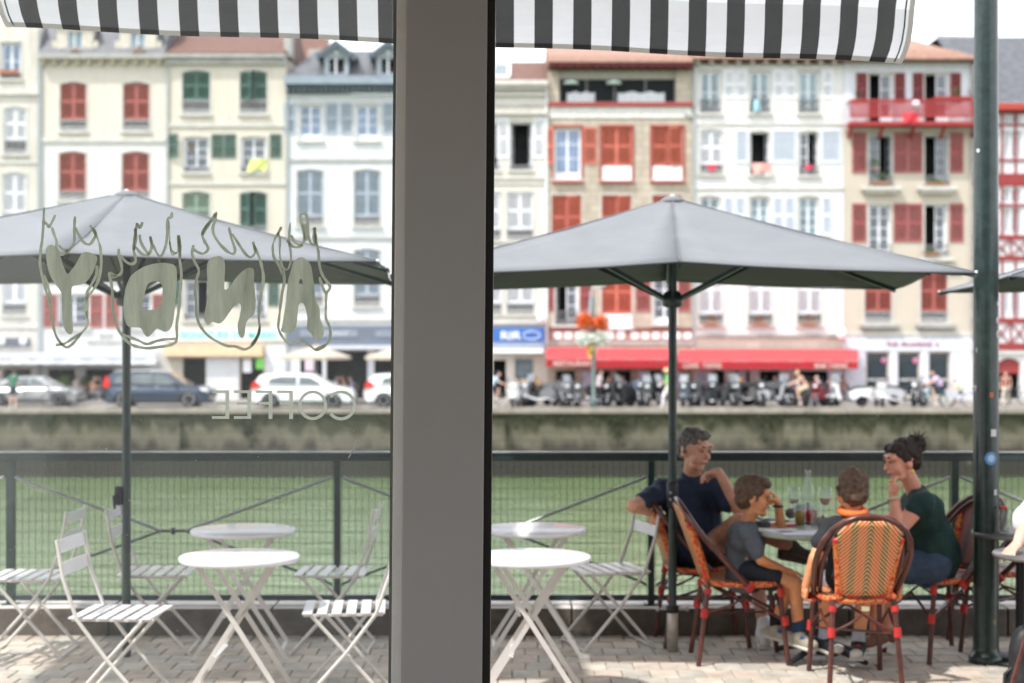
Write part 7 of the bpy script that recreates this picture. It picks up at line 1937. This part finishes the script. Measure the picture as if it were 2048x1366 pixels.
    MB().tube([(-0.2,-0.14,0.483),(-0.218,0,0.483),(-0.2,0.14,0.483)], 0.011, 8).build('back_rail', black, o)
    for y in (-0.075, 0.06): MB().tube([(-0.213,y-0.03,0.484),(-0.214,y+0.03,0.484)], 0.0135, 8).build('binding', red_w, o)
    MB().box(-0.212,-0.205,-0.028,0.012,0.40,0.425).build('maker_tag', M('tag_cream', (0.55,0.5,0.33), 0.6), o)
    return o
rattan_chair('rattan chair holding the man in navy, beside the parasol pole', 1.14, 9.585, 4, weave_o)
rattan_chair('rattan chair holding the boy in a grey shirt, seen from its side', 1.29, 9.07, 0, weave_o)
rattan_chair('rattan chair with orange chevron back turned to us under the boy in black', 1.825, 8.52, 91, weave_o)
rattan_chair('rattan chair holding the woman in dark green, its red and grey back behind her', 2.46, 9.20, 206, weave_r)
rattan_chair('empty rattan chair behind the thick lamp column', 2.86, 9.45, 175, weave_r)
rattan_chair('rattan chair under the person in white at the right edge', 3.04, 8.42, 262, weave_o)

# ------------------------------------------------------------------ dining table and what stands on it
TX, TY, TZ = 1.75, 9.06, 0.742
t = thing('dining_table', 'round pale stone topped pedestal table where the family sits', 'table', (TX, TY, 0))
MB().lathe([(0.0,0.712),(0.375,0.712),(0.388,0.722),(0.388,0.736),(0.380,0.742),(0.0,0.742)], (0,0,0), 48).build('tabletop', M('table_pale_green', (0.34,0.38,0.33), 0.4, var=0.2, scale=5), t)
MB().tube([(0,0,0.03),(0,0,0.71)], 0.032, 14).build('pedestal', black, t)
for k in range(4):
    a = R(45+90*k); MB().tube([(0,0,0.10),(0.16*math.cos(a),0.16*math.sin(a),0.06),(0.30*math.cos(a),0.30*math.sin(a),0.02)], [0.025,0.02,0.015], 8).build('foot', black, t)
MB().bar((-0.2,0,0.702),(0.2,0,0.702), 0.05, 0.018).bar((0,-0.2,0.70),(0,0.2,0.70), 0.05, 0.016).build('top_bracket', black, t)
clear = glassM('clear_glass', (0.93,0.955,0.945), 0.02, dust=0.05, dcol=(0.95,0.95,0.98))  # no dust here: whitish film painted in for bright glass rims
def onT(px, py, dy=0.0):
    """spot on the table top that shows at px, py"""
    Y = (HC-TZ)*F/(py-683); return Vector(((px-1024)*Y/F, Y, TZ))
def glassware(name, label, cat, p, prof, liquid=None, lmat=None, group=None):
    o = thing(name, label, cat, p, group=group)
    MB().lathe(prof, (0,0,0), 20).build('glass', clear, o)
    if liquid: MB().lathe(liquid, (0,0,0), 18).build('liquid', lmat, o)
    return o
glassware('carafe', 'clear glass carafe with a narrow neck in the middle of the table', 'carafe', onT(1616, 1042)+Vector((0,0,0.001)),
    [(0.0,0.0),(0.037,0.0),(0.040,0.01),(0.040,0.15),(0.034,0.19),(0.018,0.225),(0.0155,0.27),(0.020,0.285),(0.020,0.297),(0.014,0.297),(0.0115,0.27),(0.014,0.228),(0.030,0.19),(0.0365,0.15),(0.0365,0.012),(0.0,0.011)])
tum = [(0.0,0.0),(0.026,0.0),(0.036,0.135),(0.0335,0.135),(0.0245,0.008),(0.0,0.007)]
goblet = [(0.0,0.0),(0.034,0.002),(0.034,0.005),(0.005,0.010),(0.004,0.075),(0.02,0.09),(0.037,0.125),(0.038,0.195),(0.0365,0.195),(0.0355,0.126),(0.019,0.094),(0.0,0.088)]
glassware('wine_glass', 'tall glass left of the carafe', 'glass', onT(1588, 1040), goblet, [(0.0,0.092),(0.018,0.097),(0.033,0.124),(0.0,0.125)], M('drink_pale', (0.7,0.6,0.5), 0.1), 'glasses on the dining table')
glassware('wine_glass', 'tall glass right of the carafe holding pale rose wine', 'glass', onT(1650, 1042), goblet, [(0.0,0.092),(0.018,0.097),(0.034,0.128),(0.034,0.135),(0.0,0.136)], M('drink_rose', (0.75,0.48,0.38), 0.1), 'glasses on the dining table')
glassware('tumbler', 'tumbler with amber drink and mint nearest the boy in grey', 'glass', onT(1600, 1054), tum, [(0.0,0.01),(0.024,0.01),(0.031,0.095),(0.0,0.096)], M('drink_amber', (0.45,0.22,0.03), 0.15, var=0.5, scale=45, col2=(0.16,0.16,0.03)), 'glasses on the dining table')
glassware('tumbler', 'empty tumbler half hidden beside the boy in black', 'glass', onT(1632, 1056), tum, group='glasses on the dining table')
o = MB().lathe([(0.0,0.0),(0.030,0.0),(0.036,0.05),(0.038,0.075),(0.034,0.075),(0.031,0.05),(0.0,0.045)], (0,0,0), 18).build('candle_cup', M('cup_red', (0.45,0.02,0.035), 0.3)); o.location = onT(1618, 1044)+Vector((0.0,-0.06,0)); tag(o, 'dark red cup in front of the carafe', 'cup')
def slab(name, label, cat, px, py, w, d, h, yaw, mat, bevel=0.002, group=None, lift=0.0):
    o = MB().box(-w/2, w/2, -d/2, d/2, 0, h).build(name, mat, None, bevel=bevel); o.location = onT(px, py)+Vector((0,0,0.0006+lift)); o.rotation_euler = (0,0,R(yaw)); return tag(o, label, cat, group)
paper = M('paper_white', (0.66,0.67,0.76), 0.8, var=0.05)
slab('placemat', 'pale paper placemat in front of the boy in black', 'placemat', 1608, 1066, 0.26, 0.18, 0.0012, 5, paper)
slab('placemat', 'pale paper placemat in front of the boy in grey', 'placemat', 1556, 1062, 0.13, 0.15, 0.0012, 12, paper)
slab('red_card', 'small bright red card lying on the placemat', 'card', 1578, 1053, 0.075, 0.05, 0.012, 8, M('card_red', (0.66,0.05,0.08), 0.5), lift=0.0014)
slab('phone', 'black phone lying near the boy in grey', 'phone', 1553, 1042, 0.07, 0.14, 0.009, 30, black)
slab('napkin', 'white folded napkin beside the phone', 'napkin', 1540, 1047, 0.10, 0.10, 0.006, 15, white_paint)
po = thing('cloth_pouch', 'crumpled plum and white cloth pouch behind the glasses', 'pouch', onT(1602, 1036))
blob([(Vector((-0.06,0,0.03)), Vector((0.06,0.01,0.035)), 0.032, 0.028), (Vector((-0.02,0.03,0.05)), Vector((0.04,0.02,0.065)), 0.028, 0.022)], 'pouch_body', M('pouch_plum', (0.08,0.035,0.07), 0.8, var=0.4, scale=30, col2=(0.3,0.28,0.36)), po, 0.006, 2, 0.012, 25, world=False)
pl_ = thing('plate', 'cream plate with leftovers behind the tumblers', 'plate', onT(1636, 1047))
MB().lathe([(0.0,0.004),(0.055,0.004),(0.095,0.014),(0.097,0.017),(0.058,0.009),(0.0,0.008)], (0,0,0), 28).build('dish', M('plate_cream', (0.6,0.56,0.48), 0.3, coat=0.4), pl_)
blob([(Vector((-0.02,0,0.02)), Vector((0.03,0.01,0.02)), 0.015, 0.02)], 'leftovers', M('food_brown', (0.35,0.2,0.1), 0.7, var=0.4, scale=60), pl_, 0.005, 1, 0.01, 60, world=False)

# ------------------------------------------------------------------ the family
V = Vector
UP = V((0,0,1))
VX = 0.0055
# --- man in navy
p = thing('person', 'greying man in a navy t-shirt leaning back, hand at his chin', 'person', (1.12, 9.5, 0))
Hm = P(1388,899,9.53); fm_ = V((0.66,-0.72,-0.14))
hc, HL, Rm = head_caps(Hm, fm_, V((0.05,0.0,1)), 1.07)
shR, shL = P(1328,982,9.57), P(1436,980,9.57); elR, wrR = P(1266,1012,9.35), P(1313,1026,9.50); elL, wrL = P(1480,1020,9.38), P(1437,944,9.35)
pel, che = P(1392,1103,9.65), P(1384,1010,9.63)
hipL, kneL, ankL = P(1408,1108,9.57), P(1478,1046,9.27), P(1586,1096,9.37)
hipR, kneR, ankR = P(1386,1112,9.73), P(1506,1118,9.65), P(1528,1252,9.55)
caps = hc + [(P(1384,952,9.60), Hm-UP*0.06, 0.058, 0.055), (shR, shL, 0.055, 0.055), (che, pel, 0.13, 0.135), (shR, elR, 0.05, 0.041), (elR, wrR, 0.041, 0.028), (shL, elL, 0.05, 0.041), (elL, wrL, 0.041, 0.028),
    (hipL, kneL, 0.085, 0.06), (kneL, ankL, 0.058, 0.036), (hipR, kneR, 0.085, 0.06), (kneR, ankR, 0.056, 0.036)]
caps += hand_caps(wrR, V((0.05,-0.02,-1)), V((-0.3,0.9,0)), 1.0, 0.35, 1) + hand_caps(wrL, P(1398,950,9.36)-wrL, V((0,-0.2,-1)), 1.0, 0.75, -1, 0.06)
blob(caps, 'body', skinA, p, VX, 3)
navy_c = M('cotton_navy', (0.022,0.036,0.075), 0.85, var=0.12, scale=7, bump=0.1)
ts_ = [(shR, shL, 0.078, 0.078), (P(1350,995,9.61), P(1418,995,9.61), 0.11, 0.11), (che, pel, 0.148, 0.155), (P(1370,1010,9.63), P(1372,1100,9.63), 0.12, 0.13), (P(1402,1010,9.63), P(1408,1090,9.63), 0.115, 0.125), (shR, shR.lerp(elR, 0.62), 0.072, 0.064), (shL, shL.lerp(elL, 0.62), 0.072, 0.066), (P(1382,958,9.60), P(1384,966,9.60), 0.068, 0.075)]
blob(ts_, 'tshirt', navy_c, p, 0.007, 3, 0.022, 11)
blob([(pel, pel+V((0.03,0,-0.02)), 0.145, 0.14), (hipL, hipL.lerp(kneL, 0.22), 0.105, 0.098), (hipR, hipR.lerp(kneR, 0.7), 0.105, 0.092)], 'shorts', M('cotton_dark', (0.018,0.022,0.034), 0.85), p, 0.008, 3, 0.01, 10)
blob([('e', HL(0,-0.018,0.042), (0.083,0.097,0.085), Rm), ('e', HL(0,-0.055,0.0), (0.078,0.055,0.075), Rm), ('e', HL(0,0.045,0.088), (0.055,0.05,0.03), Rm), (HL(0.078,-0.005,0.02), HL(0.079,0.0,-0.008), 0.014, 0.01), (HL(-0.078,-0.005,0.02), HL(-0.079,0.0,-0.008), 0.014, 0.01)], 'hair', hair_g, p, 0.005, 2, 0.012, 38)
face_bits(p, HL, Rm, 1.07, brow=(0.07,0.055,0.045), lip=(0.36,0.13,0.11))
shoe(p, ankL+V((0,0,0)), P(1652,1122,9.35), 1.12, M('shoe_taupe', (0.10,0.09,0.085), 0.8), M('sole_taupe', (0.14,0.13,0.12), 0.8))
shoe(p, P(1527,1262,9.55), P(1532,1288,9.33), 1.1, M('shoe_white', (0.62,0.60,0.57), 0.7))
blob([(ankR+UP*0.03, P(1527,1262,9.55), 0.042, 0.045)], 'sock', white_paint, p, 0.006, 1)
# --- boy in grey, in profile
p = thing('person', 'small boy in a grey t-shirt sitting in profile with a hand at his forehead', 'person', (1.3, 9.06, 0))
Hb = P(1507, 992, 9.04); fb = V((1,-0.10,-0.10))
hc, HL, Rm = head_caps(Hb, fb, V((0.06,0,1)), 0.98)
sN, sF = P(1497, 1066, 8.93), P(1494, 1062, 9.17); eN, wN = P(1522, 1120, 8.90), P(1574, 1143, 8.96); eF, wF = P(1562, 1054, 9.12), P(1556, 1006, 9.05)
pel, che = P(1496, 1138, 9.06), P(1489, 1080, 9.06)
hN, kN, aN = P(1504, 1146, 8.98), P(1590, 1168, 8.93), P(1597, 1262, 8.93)
hF, kF, aF = P(1504, 1142, 9.13), P(1582, 1160, 9.13), P(1552, 1246, 9.15)
caps = hc + [(P(1495,1045,9.06), Hb-UP*0.055, 0.043, 0.043), (sN, sF, 0.042, 0.042), (che, pel, 0.10, 0.105), (sN, eN, 0.037, 0.031), (eN, wN, 0.031, 0.022), (sF, eF, 0.037, 0.031), (eF, wF, 0.031, 0.022),
    (hN, kN, 0.066, 0.046), (kN, aN, 0.045, 0.028), (hF, kF, 0.066, 0.046), (kF, aF, 0.045, 0.028)]
caps += hand_caps(wN, V((1,0.05,-0.15)), V((0,-0.1,-1)), 0.74, 0.3, 1) + hand_caps(wF, P(1545,984,9.04)-wF, V((-1,0,-0.2)), 0.78, 0.8, 1, 0.04)
blob(caps, 'body', skinB, p, 0.005, 3)
grey_c = M('cotton_slate', (0.10,0.115,0.14), 0.85, var=0.12, scale=8, bump=0.1)
blob([(sN, sF, 0.06, 0.06), (P(1488,1075,9.0), P(1488,1075,9.12), 0.088, 0.088), (che, pel, 0.108, 0.112), (P(1482,1100,9.06), P(1486,1150,9.06), 0.1, 0.105), (sN, sN.lerp(eN, 0.66), 0.052, 0.052), (sF, sF.lerp(eF, 0.5), 0.052, 0.05), (P(1495,1052,9.06), P(1495,1058,9.06), 0.05, 0.055)], 'tshirt', grey_c, p, 0.006, 3, 0.017, 13)
blob([(pel-UP*0.01, pel-UP*0.03, 0.112, 0.108), (hN, hN.lerp(kN, 0.42), 0.082, 0.078), (hF, hF.lerp(kF, 0.42), 0.082, 0.078)], 'shorts', M('cotton_dark', (0,0,0)), p, 0.007, 3, 0.008, 12)
blob([('e', HL(0,-0.02,0.036), (0.083,0.097,0.088), Rm), ('e', HL(0,-0.05,-0.012), (0.078,0.058,0.07), Rm), ('e', HL(0,0.05,0.078), (0.06,0.045,0.035), Rm), (HL(0.077,-0.01,0.02), HL(0.078,-0.012,-0.01), 0.016, 0.012), (HL(-0.077,-0.01,0.02), HL(-0.078,-0.012,-0.01), 0.016, 0.012)], 'hair', hair_b, p, 0.005, 2, 0.010, 34)
face_bits(p, HL, Rm, 0.98, lip=(0.42,0.15,0.12))
blob([(aN+UP*0.045, aN-UP*0.01, 0.036, 0.038)], 'sock', M('sock_navy', (0.02,0.05,0.11), 0.9), p, 0.006, 1)
blob([(aF+UP*0.03, aF-UP*0.01, 0.036, 0.038)], 'sock', M('sock_black', (0.015,0.015,0.02), 0.9), p, 0.006, 1)
sh_m = M('sneaker_cream', (0.42,0.38,0.30), 0.7, var=0.2, scale=20); shb = M('sneaker_blue', (0.03,0.13,0.42), 0.6)
for A, T in ((P(1598,1272,8.92), P(1634,1295,8.84)), (P(1553,1258,9.14), P(1590,1280,9.08))):
    s_o = shoe(p, A, T, 0.92, sh_m)
    MB().tube([A+V((0.0,-0.038,0.0)), A+V((0.05,-0.040,-0.028)), A+V((0.085,-0.036,-0.03))], [0.012,0.014,0.008], 7).build('shoe_stripe', shb, s_o, world=True)
MB().tube([wF+V((0.026*math.cos(a*0.63),0.026*math.sin(a*0.63),-0.018)) for a in range(10)], 0.007, 6, closed=True).build('wristwatch', black, p, world=True)
# --- boy in black, from behind
p = thing('person', 'boy in a black t-shirt with an orange collar sitting with his back to us', 'person', (1.82, 8.55, 0))
Hc = P(1704, 981, 8.62); fc_ = V((-0.12,1,-0.18))
hc, HL, Rm = head_caps(Hc, fc_, V((0,0.1,1)), 1.0)
sL, sR = P(1657, 1056, 8.56), P(1756, 1054, 8.56); eL, wL = P(1629, 1118, 8.47), P(1612, 1172, 8.50); eR, wR = P(1786, 1118, 8.47), P(1797, 1172, 8.52)
pel, che = P(1706, 1142, 8.56), P(1706, 1085, 8.57)
h1, k1, a1 = P(1686, 1152, 8.62), P(1652, 1178, 8.96), P(1650, 1272, 8.94)
h2, k2, a2 = P(1726, 1152, 8.62), P(1730, 1178, 8.96), P(1717, 1280, 8.88)
caps = hc + [(P(1705,1040,8.58), Hc-UP*0.055, 0.046, 0.046), (sL, sR, 0.045, 0.045), (che, pel, 0.10, 0.11), (sL, eL, 0.039, 0.033), (eL, wL, 0.033, 0.024), (sR, eR, 0.039, 0.033), (eR, wR, 0.033, 0.024),
    (h1, k1, 0.07, 0.05), (k1, a1, 0.049, 0.031), (h2, k2, 0.07, 0.05), (k2, a2, 0.049, 0.031)]
caps += hand_caps(wL, V((-0.12,0.15,-1)), V((1,0.1,0)), 0.82, 0.8, -1) + hand_caps(wR, V((0.12,0.15,-1)), V((-1,0.1,0)), 0.82, 0.8, 1)
blob(caps, 'body', skinB, p, 0.005, 3)
blk_c = M('cotton_black', (0.017,0.018,0.022), 0.85, var=0.15, scale=8, bump=0.1)
blob([(sL, sR, 0.066, 0.066), (P(1685,1080,8.57), P(1727,1080,8.57), 0.095, 0.095), (che, pel, 0.118, 0.122), (P(1690,1110,8.57), P(1690,1150,8.57), 0.1, 0.105), (P(1722,1110,8.57), P(1722,1150,8.57), 0.1, 0.105), (sL, sL.lerp(eL, 0.5), 0.06, 0.056), (sR, sR.lerp(eR, 0.5), 0.06, 0.056)], 'tshirt', blk_c, p, 0.006, 3, 0.017, 13)
MB().tube([P(1705,1022,8.58)+V((0.066*math.cos(a*math.pi/10), 0.066*math.sin(a*math.pi/10), 0.012*math.sin(a*math.pi/10))) for a in range(20)], 0.019, 8, closed=True).build('orange_collar', M('collar_orange', (0.85,0.16,0.03), 0.7), p, world=True)
blob([(pel-UP*0.02, pel-UP*0.04, 0.12, 0.118), (h1, h1.lerp(k1, 0.55), 0.088, 0.085), (h2, h2.lerp(k2, 0.55), 0.088, 0.085)], 'shorts', M('cotton_light_grey', (0.36,0.38,0.43), 0.85), p, 0.007, 3, 0.008, 12)
blob([('e', HL(0,-0.018,0.036), (0.082,0.096,0.088), Rm), ('e', HL(0,-0.048,-0.022), (0.076,0.055,0.07), Rm), (HL(0.077,-0.012,0.015), HL(0.077,-0.014,-0.018), 0.016, 0.012), (HL(-0.077,-0.012,0.015), HL(-0.077,-0.014,-0.018), 0.016, 0.012)], 'hair', hair_b, p, 0.005, 2, 0.011, 34)
face_bits(p, HL, Rm, 1.0)
for A, T in ((P(1650,1280,8.94), P(1676,1302,8.86)), (P(1717,1286,8.88), P(1713,1312,8.76))):
    s_o = shoe(p, A, T, 0.98, M('sneaker_black', (0.02,0.022,0.03), 0.7))
    MB().ball(T+V((0,0,0.012)), (0.036,0.036,0.026), 10, 6).build('toe_cap', M('shoe_white', (0,0,0)), s_o, world=True)
    MB().ball(A.lerp(T,0.5)+V((0,-0.012,0.016)), (0.016,0.012,0.014), 8, 5).build('shoe_patch', red_w, s_o, world=True)
    blob([(A+UP*0.05, A, 0.036, 0.04)], 'sock', M('sock_grey', (0.4,0.42,0.48), 0.9), p, 0.006, 1)
# --- woman in dark green
p = thing('person', 'woman with a dark bun and dark green top resting cheek on hand', 'person', (2.4, 9.1, 0))
Hw = P(1804, 921, 8.98); fw = V((-1,-0.22,-0.16))
hc, HL, Rm = head_caps(Hw, fw, V((-0.12,0,1)), 1.0)
sN, sF = P(1842, 1006, 8.86), P(1820, 1000, 9.16); eN, wN = P(1800, 1058, 8.84), P(1786, 992, 8.87); eF, wF = P(1772, 1052, 9.16), P(1722, 1055, 9.10)
pel, che = P(1866, 1112, 9.10), P(1846, 1035, 9.04)
hN, kN, aN = P(1862, 1128, 9.0), P(1756, 1140, 8.99), P(1752, 1262, 9.02)
hF, kF, aF = P(1858, 1124, 9.2), P(1764, 1136, 9.18), P(1775, 1258, 9.18)
caps = hc + [(P(1830,985,9.02), Hw-UP*0.055+V((0.02,0,0)), 0.048, 0.046), (sN, sF, 0.048, 0.048), (che, pel, 0.115, 0.135), (sN, eN, 0.052, 0.040), (eN, wN, 0.038, 0.025), (sF, eF, 0.05, 0.038), (eF, wF, 0.037, 0.025),
    (hN, kN, 0.095, 0.062), (kN, aN, 0.058, 0.035), (hF, kF, 0.095, 0.062), (kF, aF, 0.058, 0.035)]
caps += hand_caps(wN, P(1782,955,8.88)-wN, V((1,0.3,0)), 0.9, 0.55, -1, 0.05) + hand_caps(wF, V((-1,0,-0.05)), V((0,0,-1)), 0.9, 0.25, 1)
blob(caps, 'body', M('skin_reddish', (0.74,0.34,0.235), 0.5, var=0.10, scale=9, spec=0.35), p, VX, 3)
grn_c = M('jersey_dark_green', (0.010,0.040,0.037), 0.85, var=0.12, scale=7, bump=0.1)
blob([(sN+V((0.02,0.0,0)), sF+V((0.02,0,0)), 0.072, 0.072), (P(1850,1025,8.96), P(1850,1025,9.12), 0.115, 0.115), (che, pel, 0.135, 0.148), (P(1828,1040,8.98), P(1828,1040,9.1), 0.085, 0.085), (P(1862,1080,9.04), P(1874,1118,9.08), 0.14, 0.14), (sN, sN.lerp(eN, 0.2), 0.066, 0.06), (P(1836,988,9.03), P(1838,996,9.03), 0.06, 0.07)], 'top', grn_c, p, 0.007, 3, 0.018, 11)
blob([(pel-UP*0.02, pel-UP*0.05, 0.15, 0.14), (hN, hN.lerp(kN, 0.42), 0.115, 0.10), (hF, hF.lerp(kF, 0.42), 0.115, 0.10)], 'denim_shorts', M('denim_blue', (0.045,0.075,0.13), 0.85, var=0.25, scale=14), p, 0.008, 3, 0.008, 12)
blob([('e', HL(0,-0.02,0.04), (0.082,0.096,0.088), Rm), ('e', HL(0,-0.06,0.0), (0.076,0.055,0.07), Rm), ('e', HL(0.01,-0.10,0.075), (0.058,0.058,0.055), Rm), ('e', HL(0.0,0.045,0.072), (0.06,0.045,0.034), Rm), (HL(0.07,0.01,0.03), HL(0.075,-0.02,-0.005), 0.016, 0.014), (HL(-0.07,0.01,0.03), HL(-0.075,-0.02,-0.005), 0.016, 0.014), (HL(0,-0.06,-0.05), HL(0,-0.058,-0.075), 0.03, 0.016)], 'hair', hair_d, p, 0.005, 2, 0.014, 32)
rr = random.Random(8); fz = MB()
for i in range(110):
    c0 = HL(0.01,-0.10,0.075); d = V((rr.gauss(0,1), rr.gauss(0,1), rr.gauss(0,1)+0.3)).normalized(); a_ = c0+d*0.05; e_ = a_+d*rr.uniform(0.015,0.04)+V((rr.gauss(0,.01), rr.gauss(0,.01), rr.gauss(0,.01)))
    fz.tube([a_, a_.lerp(e_,0.5)+V((rr.gauss(0,.006), 0, rr.gauss(0,.006))), e_], [0.0022,0.0016,0.0008], 4)
stuff(fz.build('loose_hair', hair_d, p, world=True))
face_bits(p, HL, Rm, 1.0, brow=(0.03,0.02,0.015), lip=(0.48,0.13,0.13))
d_ = (wN-eN).normalized(); x_, y_ = frame_of(d_)
MB().tube([wN-d_*0.015+(x_*math.cos(a*0.628)+y_*math.sin(a*0.628))*0.031 for a in range(10)], 0.0095, 7, closed=True).build('bracelet', M('bracelet_cream', (0.55,0.47,0.35), 0.5), p, world=True)
gold = M('gold', (0.75,0.50,0.12), 0.3, metal=0.8)
q_ = wN+(P(1782,955,8.88)-wN).normalized()*0.085
MB().ball(q_+V((-0.008,-0.016,0.0)), (0.010,0.008,0.010), 8, 6).build('ring', gold, p, world=True)
for e_ in (-0.083, 0.083): MB().ball(HL(e_,-0.012,-0.062), (0.008,0.004,0.016), 8, 6).build('earring', gold, p, world=True)
for A, T in ((P(1752,1272,9.02), P(1722,1292,8.96)), (P(1775,1268,9.18), P(1748,1286,9.12))): shoe(p, A, T, 0.98, M('sandal_brown', (0.16,0.07,0.04), 0.6))
# --- person cut off by the right edge
p = thing('person', 'person in loose white shirt at the right edge, hand on dark table', 'person', (3.05, 8.3, 0))
Hr = P(2192, 905, 8.25); hc, HL, Rm = head_caps(Hr, V((-0.8,-0.5,-0.1)), UP, 1.02)
sA, sB = P(2098, 1000, 8.2), P(2225, 995, 8.45); eA, wA = P(2052, 1050, 7.97), P(2036, 1088, 7.86); eB, wB = P(2232, 1085, 8.3), P(2170, 1108, 8.05)
pel, che = P(2175, 1150, 8.38), P(2165, 1050, 8.35)
caps = hc + [(P(2170,975,8.33), Hr-UP*0.05, 0.05, 0.05), (sA, sB, 0.05, 0.05), (che, pel, 0.12, 0.13), (sA, eA, 0.046, 0.040), (eA, wA, 0.040, 0.028), (sB, eB, 0.046, 0.04), (eB, wB, 0.04, 0.028)]
for dx in (-0.09, 0.1): caps += [(pel+V((dx*0.3, -0.02, -0.03)), pel+V((dx+0.02, -0.40, -0.02)), 0.085, 0.06), (pel+V((dx+0.02, -0.40, -0.02)), pel+V((dx+0.02, -0.42, -0.42)), 0.056, 0.036)]
caps += hand_caps(wA, P(2014,1108,7.80)-wA, V((0.1,-0.2,-1)), 1.0, 0.3, -1, 0.14) + hand_caps(wB, V((-1,-0.2,-0.1)), V((0,0,-1)), 1.0, 0.3, 1)
blob(caps, 'body', skinC, p, 0.006, 3)
blob([(sA, sB, 0.085, 0.085), (che, pel, 0.15, 0.155), (sA, sA.lerp(eA, 0.92), 0.085, 0.078), (sB, sB.lerp(eB, 0.9), 0.085, 0.08)], 'shirt', M('linen_white', (0.66,0.66,0.72), 0.85, var=0.05), p, 0.008, 4, 0.02, 8)
blob([(pel-UP*0.03, pel-UP*0.05, 0.15, 0.145), (pel+V((-0.03,-0.05,-0.03)), pel+V((-0.07,-0.40,-0.03)), 0.1, 0.08), (pel+V((0.05,-0.05,-0.03)), pel+V((0.12,-0.40,-0.03)), 0.1, 0.08), (pel+V((-0.07,-0.40,-0.03)), pel+V((-0.07,-0.42,-0.4)), 0.075, 0.055), (pel+V((0.12,-0.40,-0.03)), pel+V((0.12,-0.42,-0.4)), 0.075, 0.055)], 'trousers', M('trousers_dark', (0.03,0.03,0.035), 0.85), p, 0.009, 3, 0.01, 10)
blob([('e', HL(0,-0.018,0.04), (0.083,0.097,0.086), Rm), ('e', HL(0,-0.055,-0.01), (0.078,0.055,0.075), Rm)], 'hair', hair_d, p, 0.006, 2, 0.012, 34)
face_bits(p, HL, Rm, 1.02)
for dy in (-0.07, 0.12): shoe(p, pel+V((dy, -0.42, -0.44)), pel+V((dy-0.02, -0.58, -0.485)), 1.0, black)
q = P(2100, 1110, 7.85)
t = thing('side_table', 'small dark round table under the hand of the person in white', 'table', (q.x, 7.85, 0))
zt_ = P(2030, 1112, 7.75).z
MB().lathe([(0.0,zt_-0.02),(0.27,zt_-0.02),(0.275,zt_-0.01),(0.27,zt_),(0.0,zt_)], (0,0,0), 40).build('tabletop', M('table_dark_zinc', (0.16,0.155,0.15), 0.35, metal=0.4), t)
for k in range(3):
    a = R(200+120*k); MB().tube([(0.08*math.cos(a),0.08*math.sin(a),zt_-0.02),(0.13*math.cos(a),0.13*math.sin(a),0.4),(0.27*math.cos(a),0.27*math.sin(a),0)], 0.013, 8).build('leg', rat_fr, t)
# glass with orange straw behind the arm
q = P(2008, 1062, 8.9); o = thing('drink_glass', 'clear glass with a red lid between the lamp column and the person in white', 'glass', (q.x, 8.9, TZ-0.01))
MB().lathe(tum, (0,0,0), 18).build('glass', clear, o); MB().lathe([(0,0.135),(0.02,0.135),(0.02,0.15),(0,0.15)], (0,0,0), 14).build('lid', M('lid_red', (0.6,0.06,0.03), 0.5), o)
o = thing('bistro_table', 'dark round table behind the thick lamp column carrying one glass', 'table', (q.x+0.12, 8.98, 0))
MB().lathe([(0.0,0.71),(0.27,0.71),(0.27,0.731),(0.0,0.731)], (0,0,0), 36).build('tabletop', M('table_dark_zinc', (0,0,0)), o)
MB().tube([(0,0,0),(0,0,0.71)], 0.03, 12).build('pedestal', black, o); MB().lathe([(0.2,0),(0.2,0.02),(0.03,0.04)], (0,0,0), 20).build('base', black, o)
# black bag in the corner
q = P(2056, 1335, 8.0); o = thing('black_bag', 'black rounded bag with a stiff handle standing in the lower right corner', 'bag', (q.x, 8.0, 0))
blob([(V((0.0,0,0.12)), V((0.0,0.0,0.30)), 0.11, 0.085), (V((0.12,0,0.12)), V((0.10,0,0.32)), 0.11, 0.08)], 'bag_body', M('nylon_black', (0.02,0.021,0.024), 0.5, var=0.3, scale=20), o, 0.01, 3, 0.01, 9, world=False)
MB().tube([(-0.125,-0.02,0.02),(-0.12,-0.02,0.14),(-0.085,-0.02,0.175),(-0.02,-0.02,0.165),(0.02,-0.02,0.15)], 0.011, 8).build('handle', black, o)
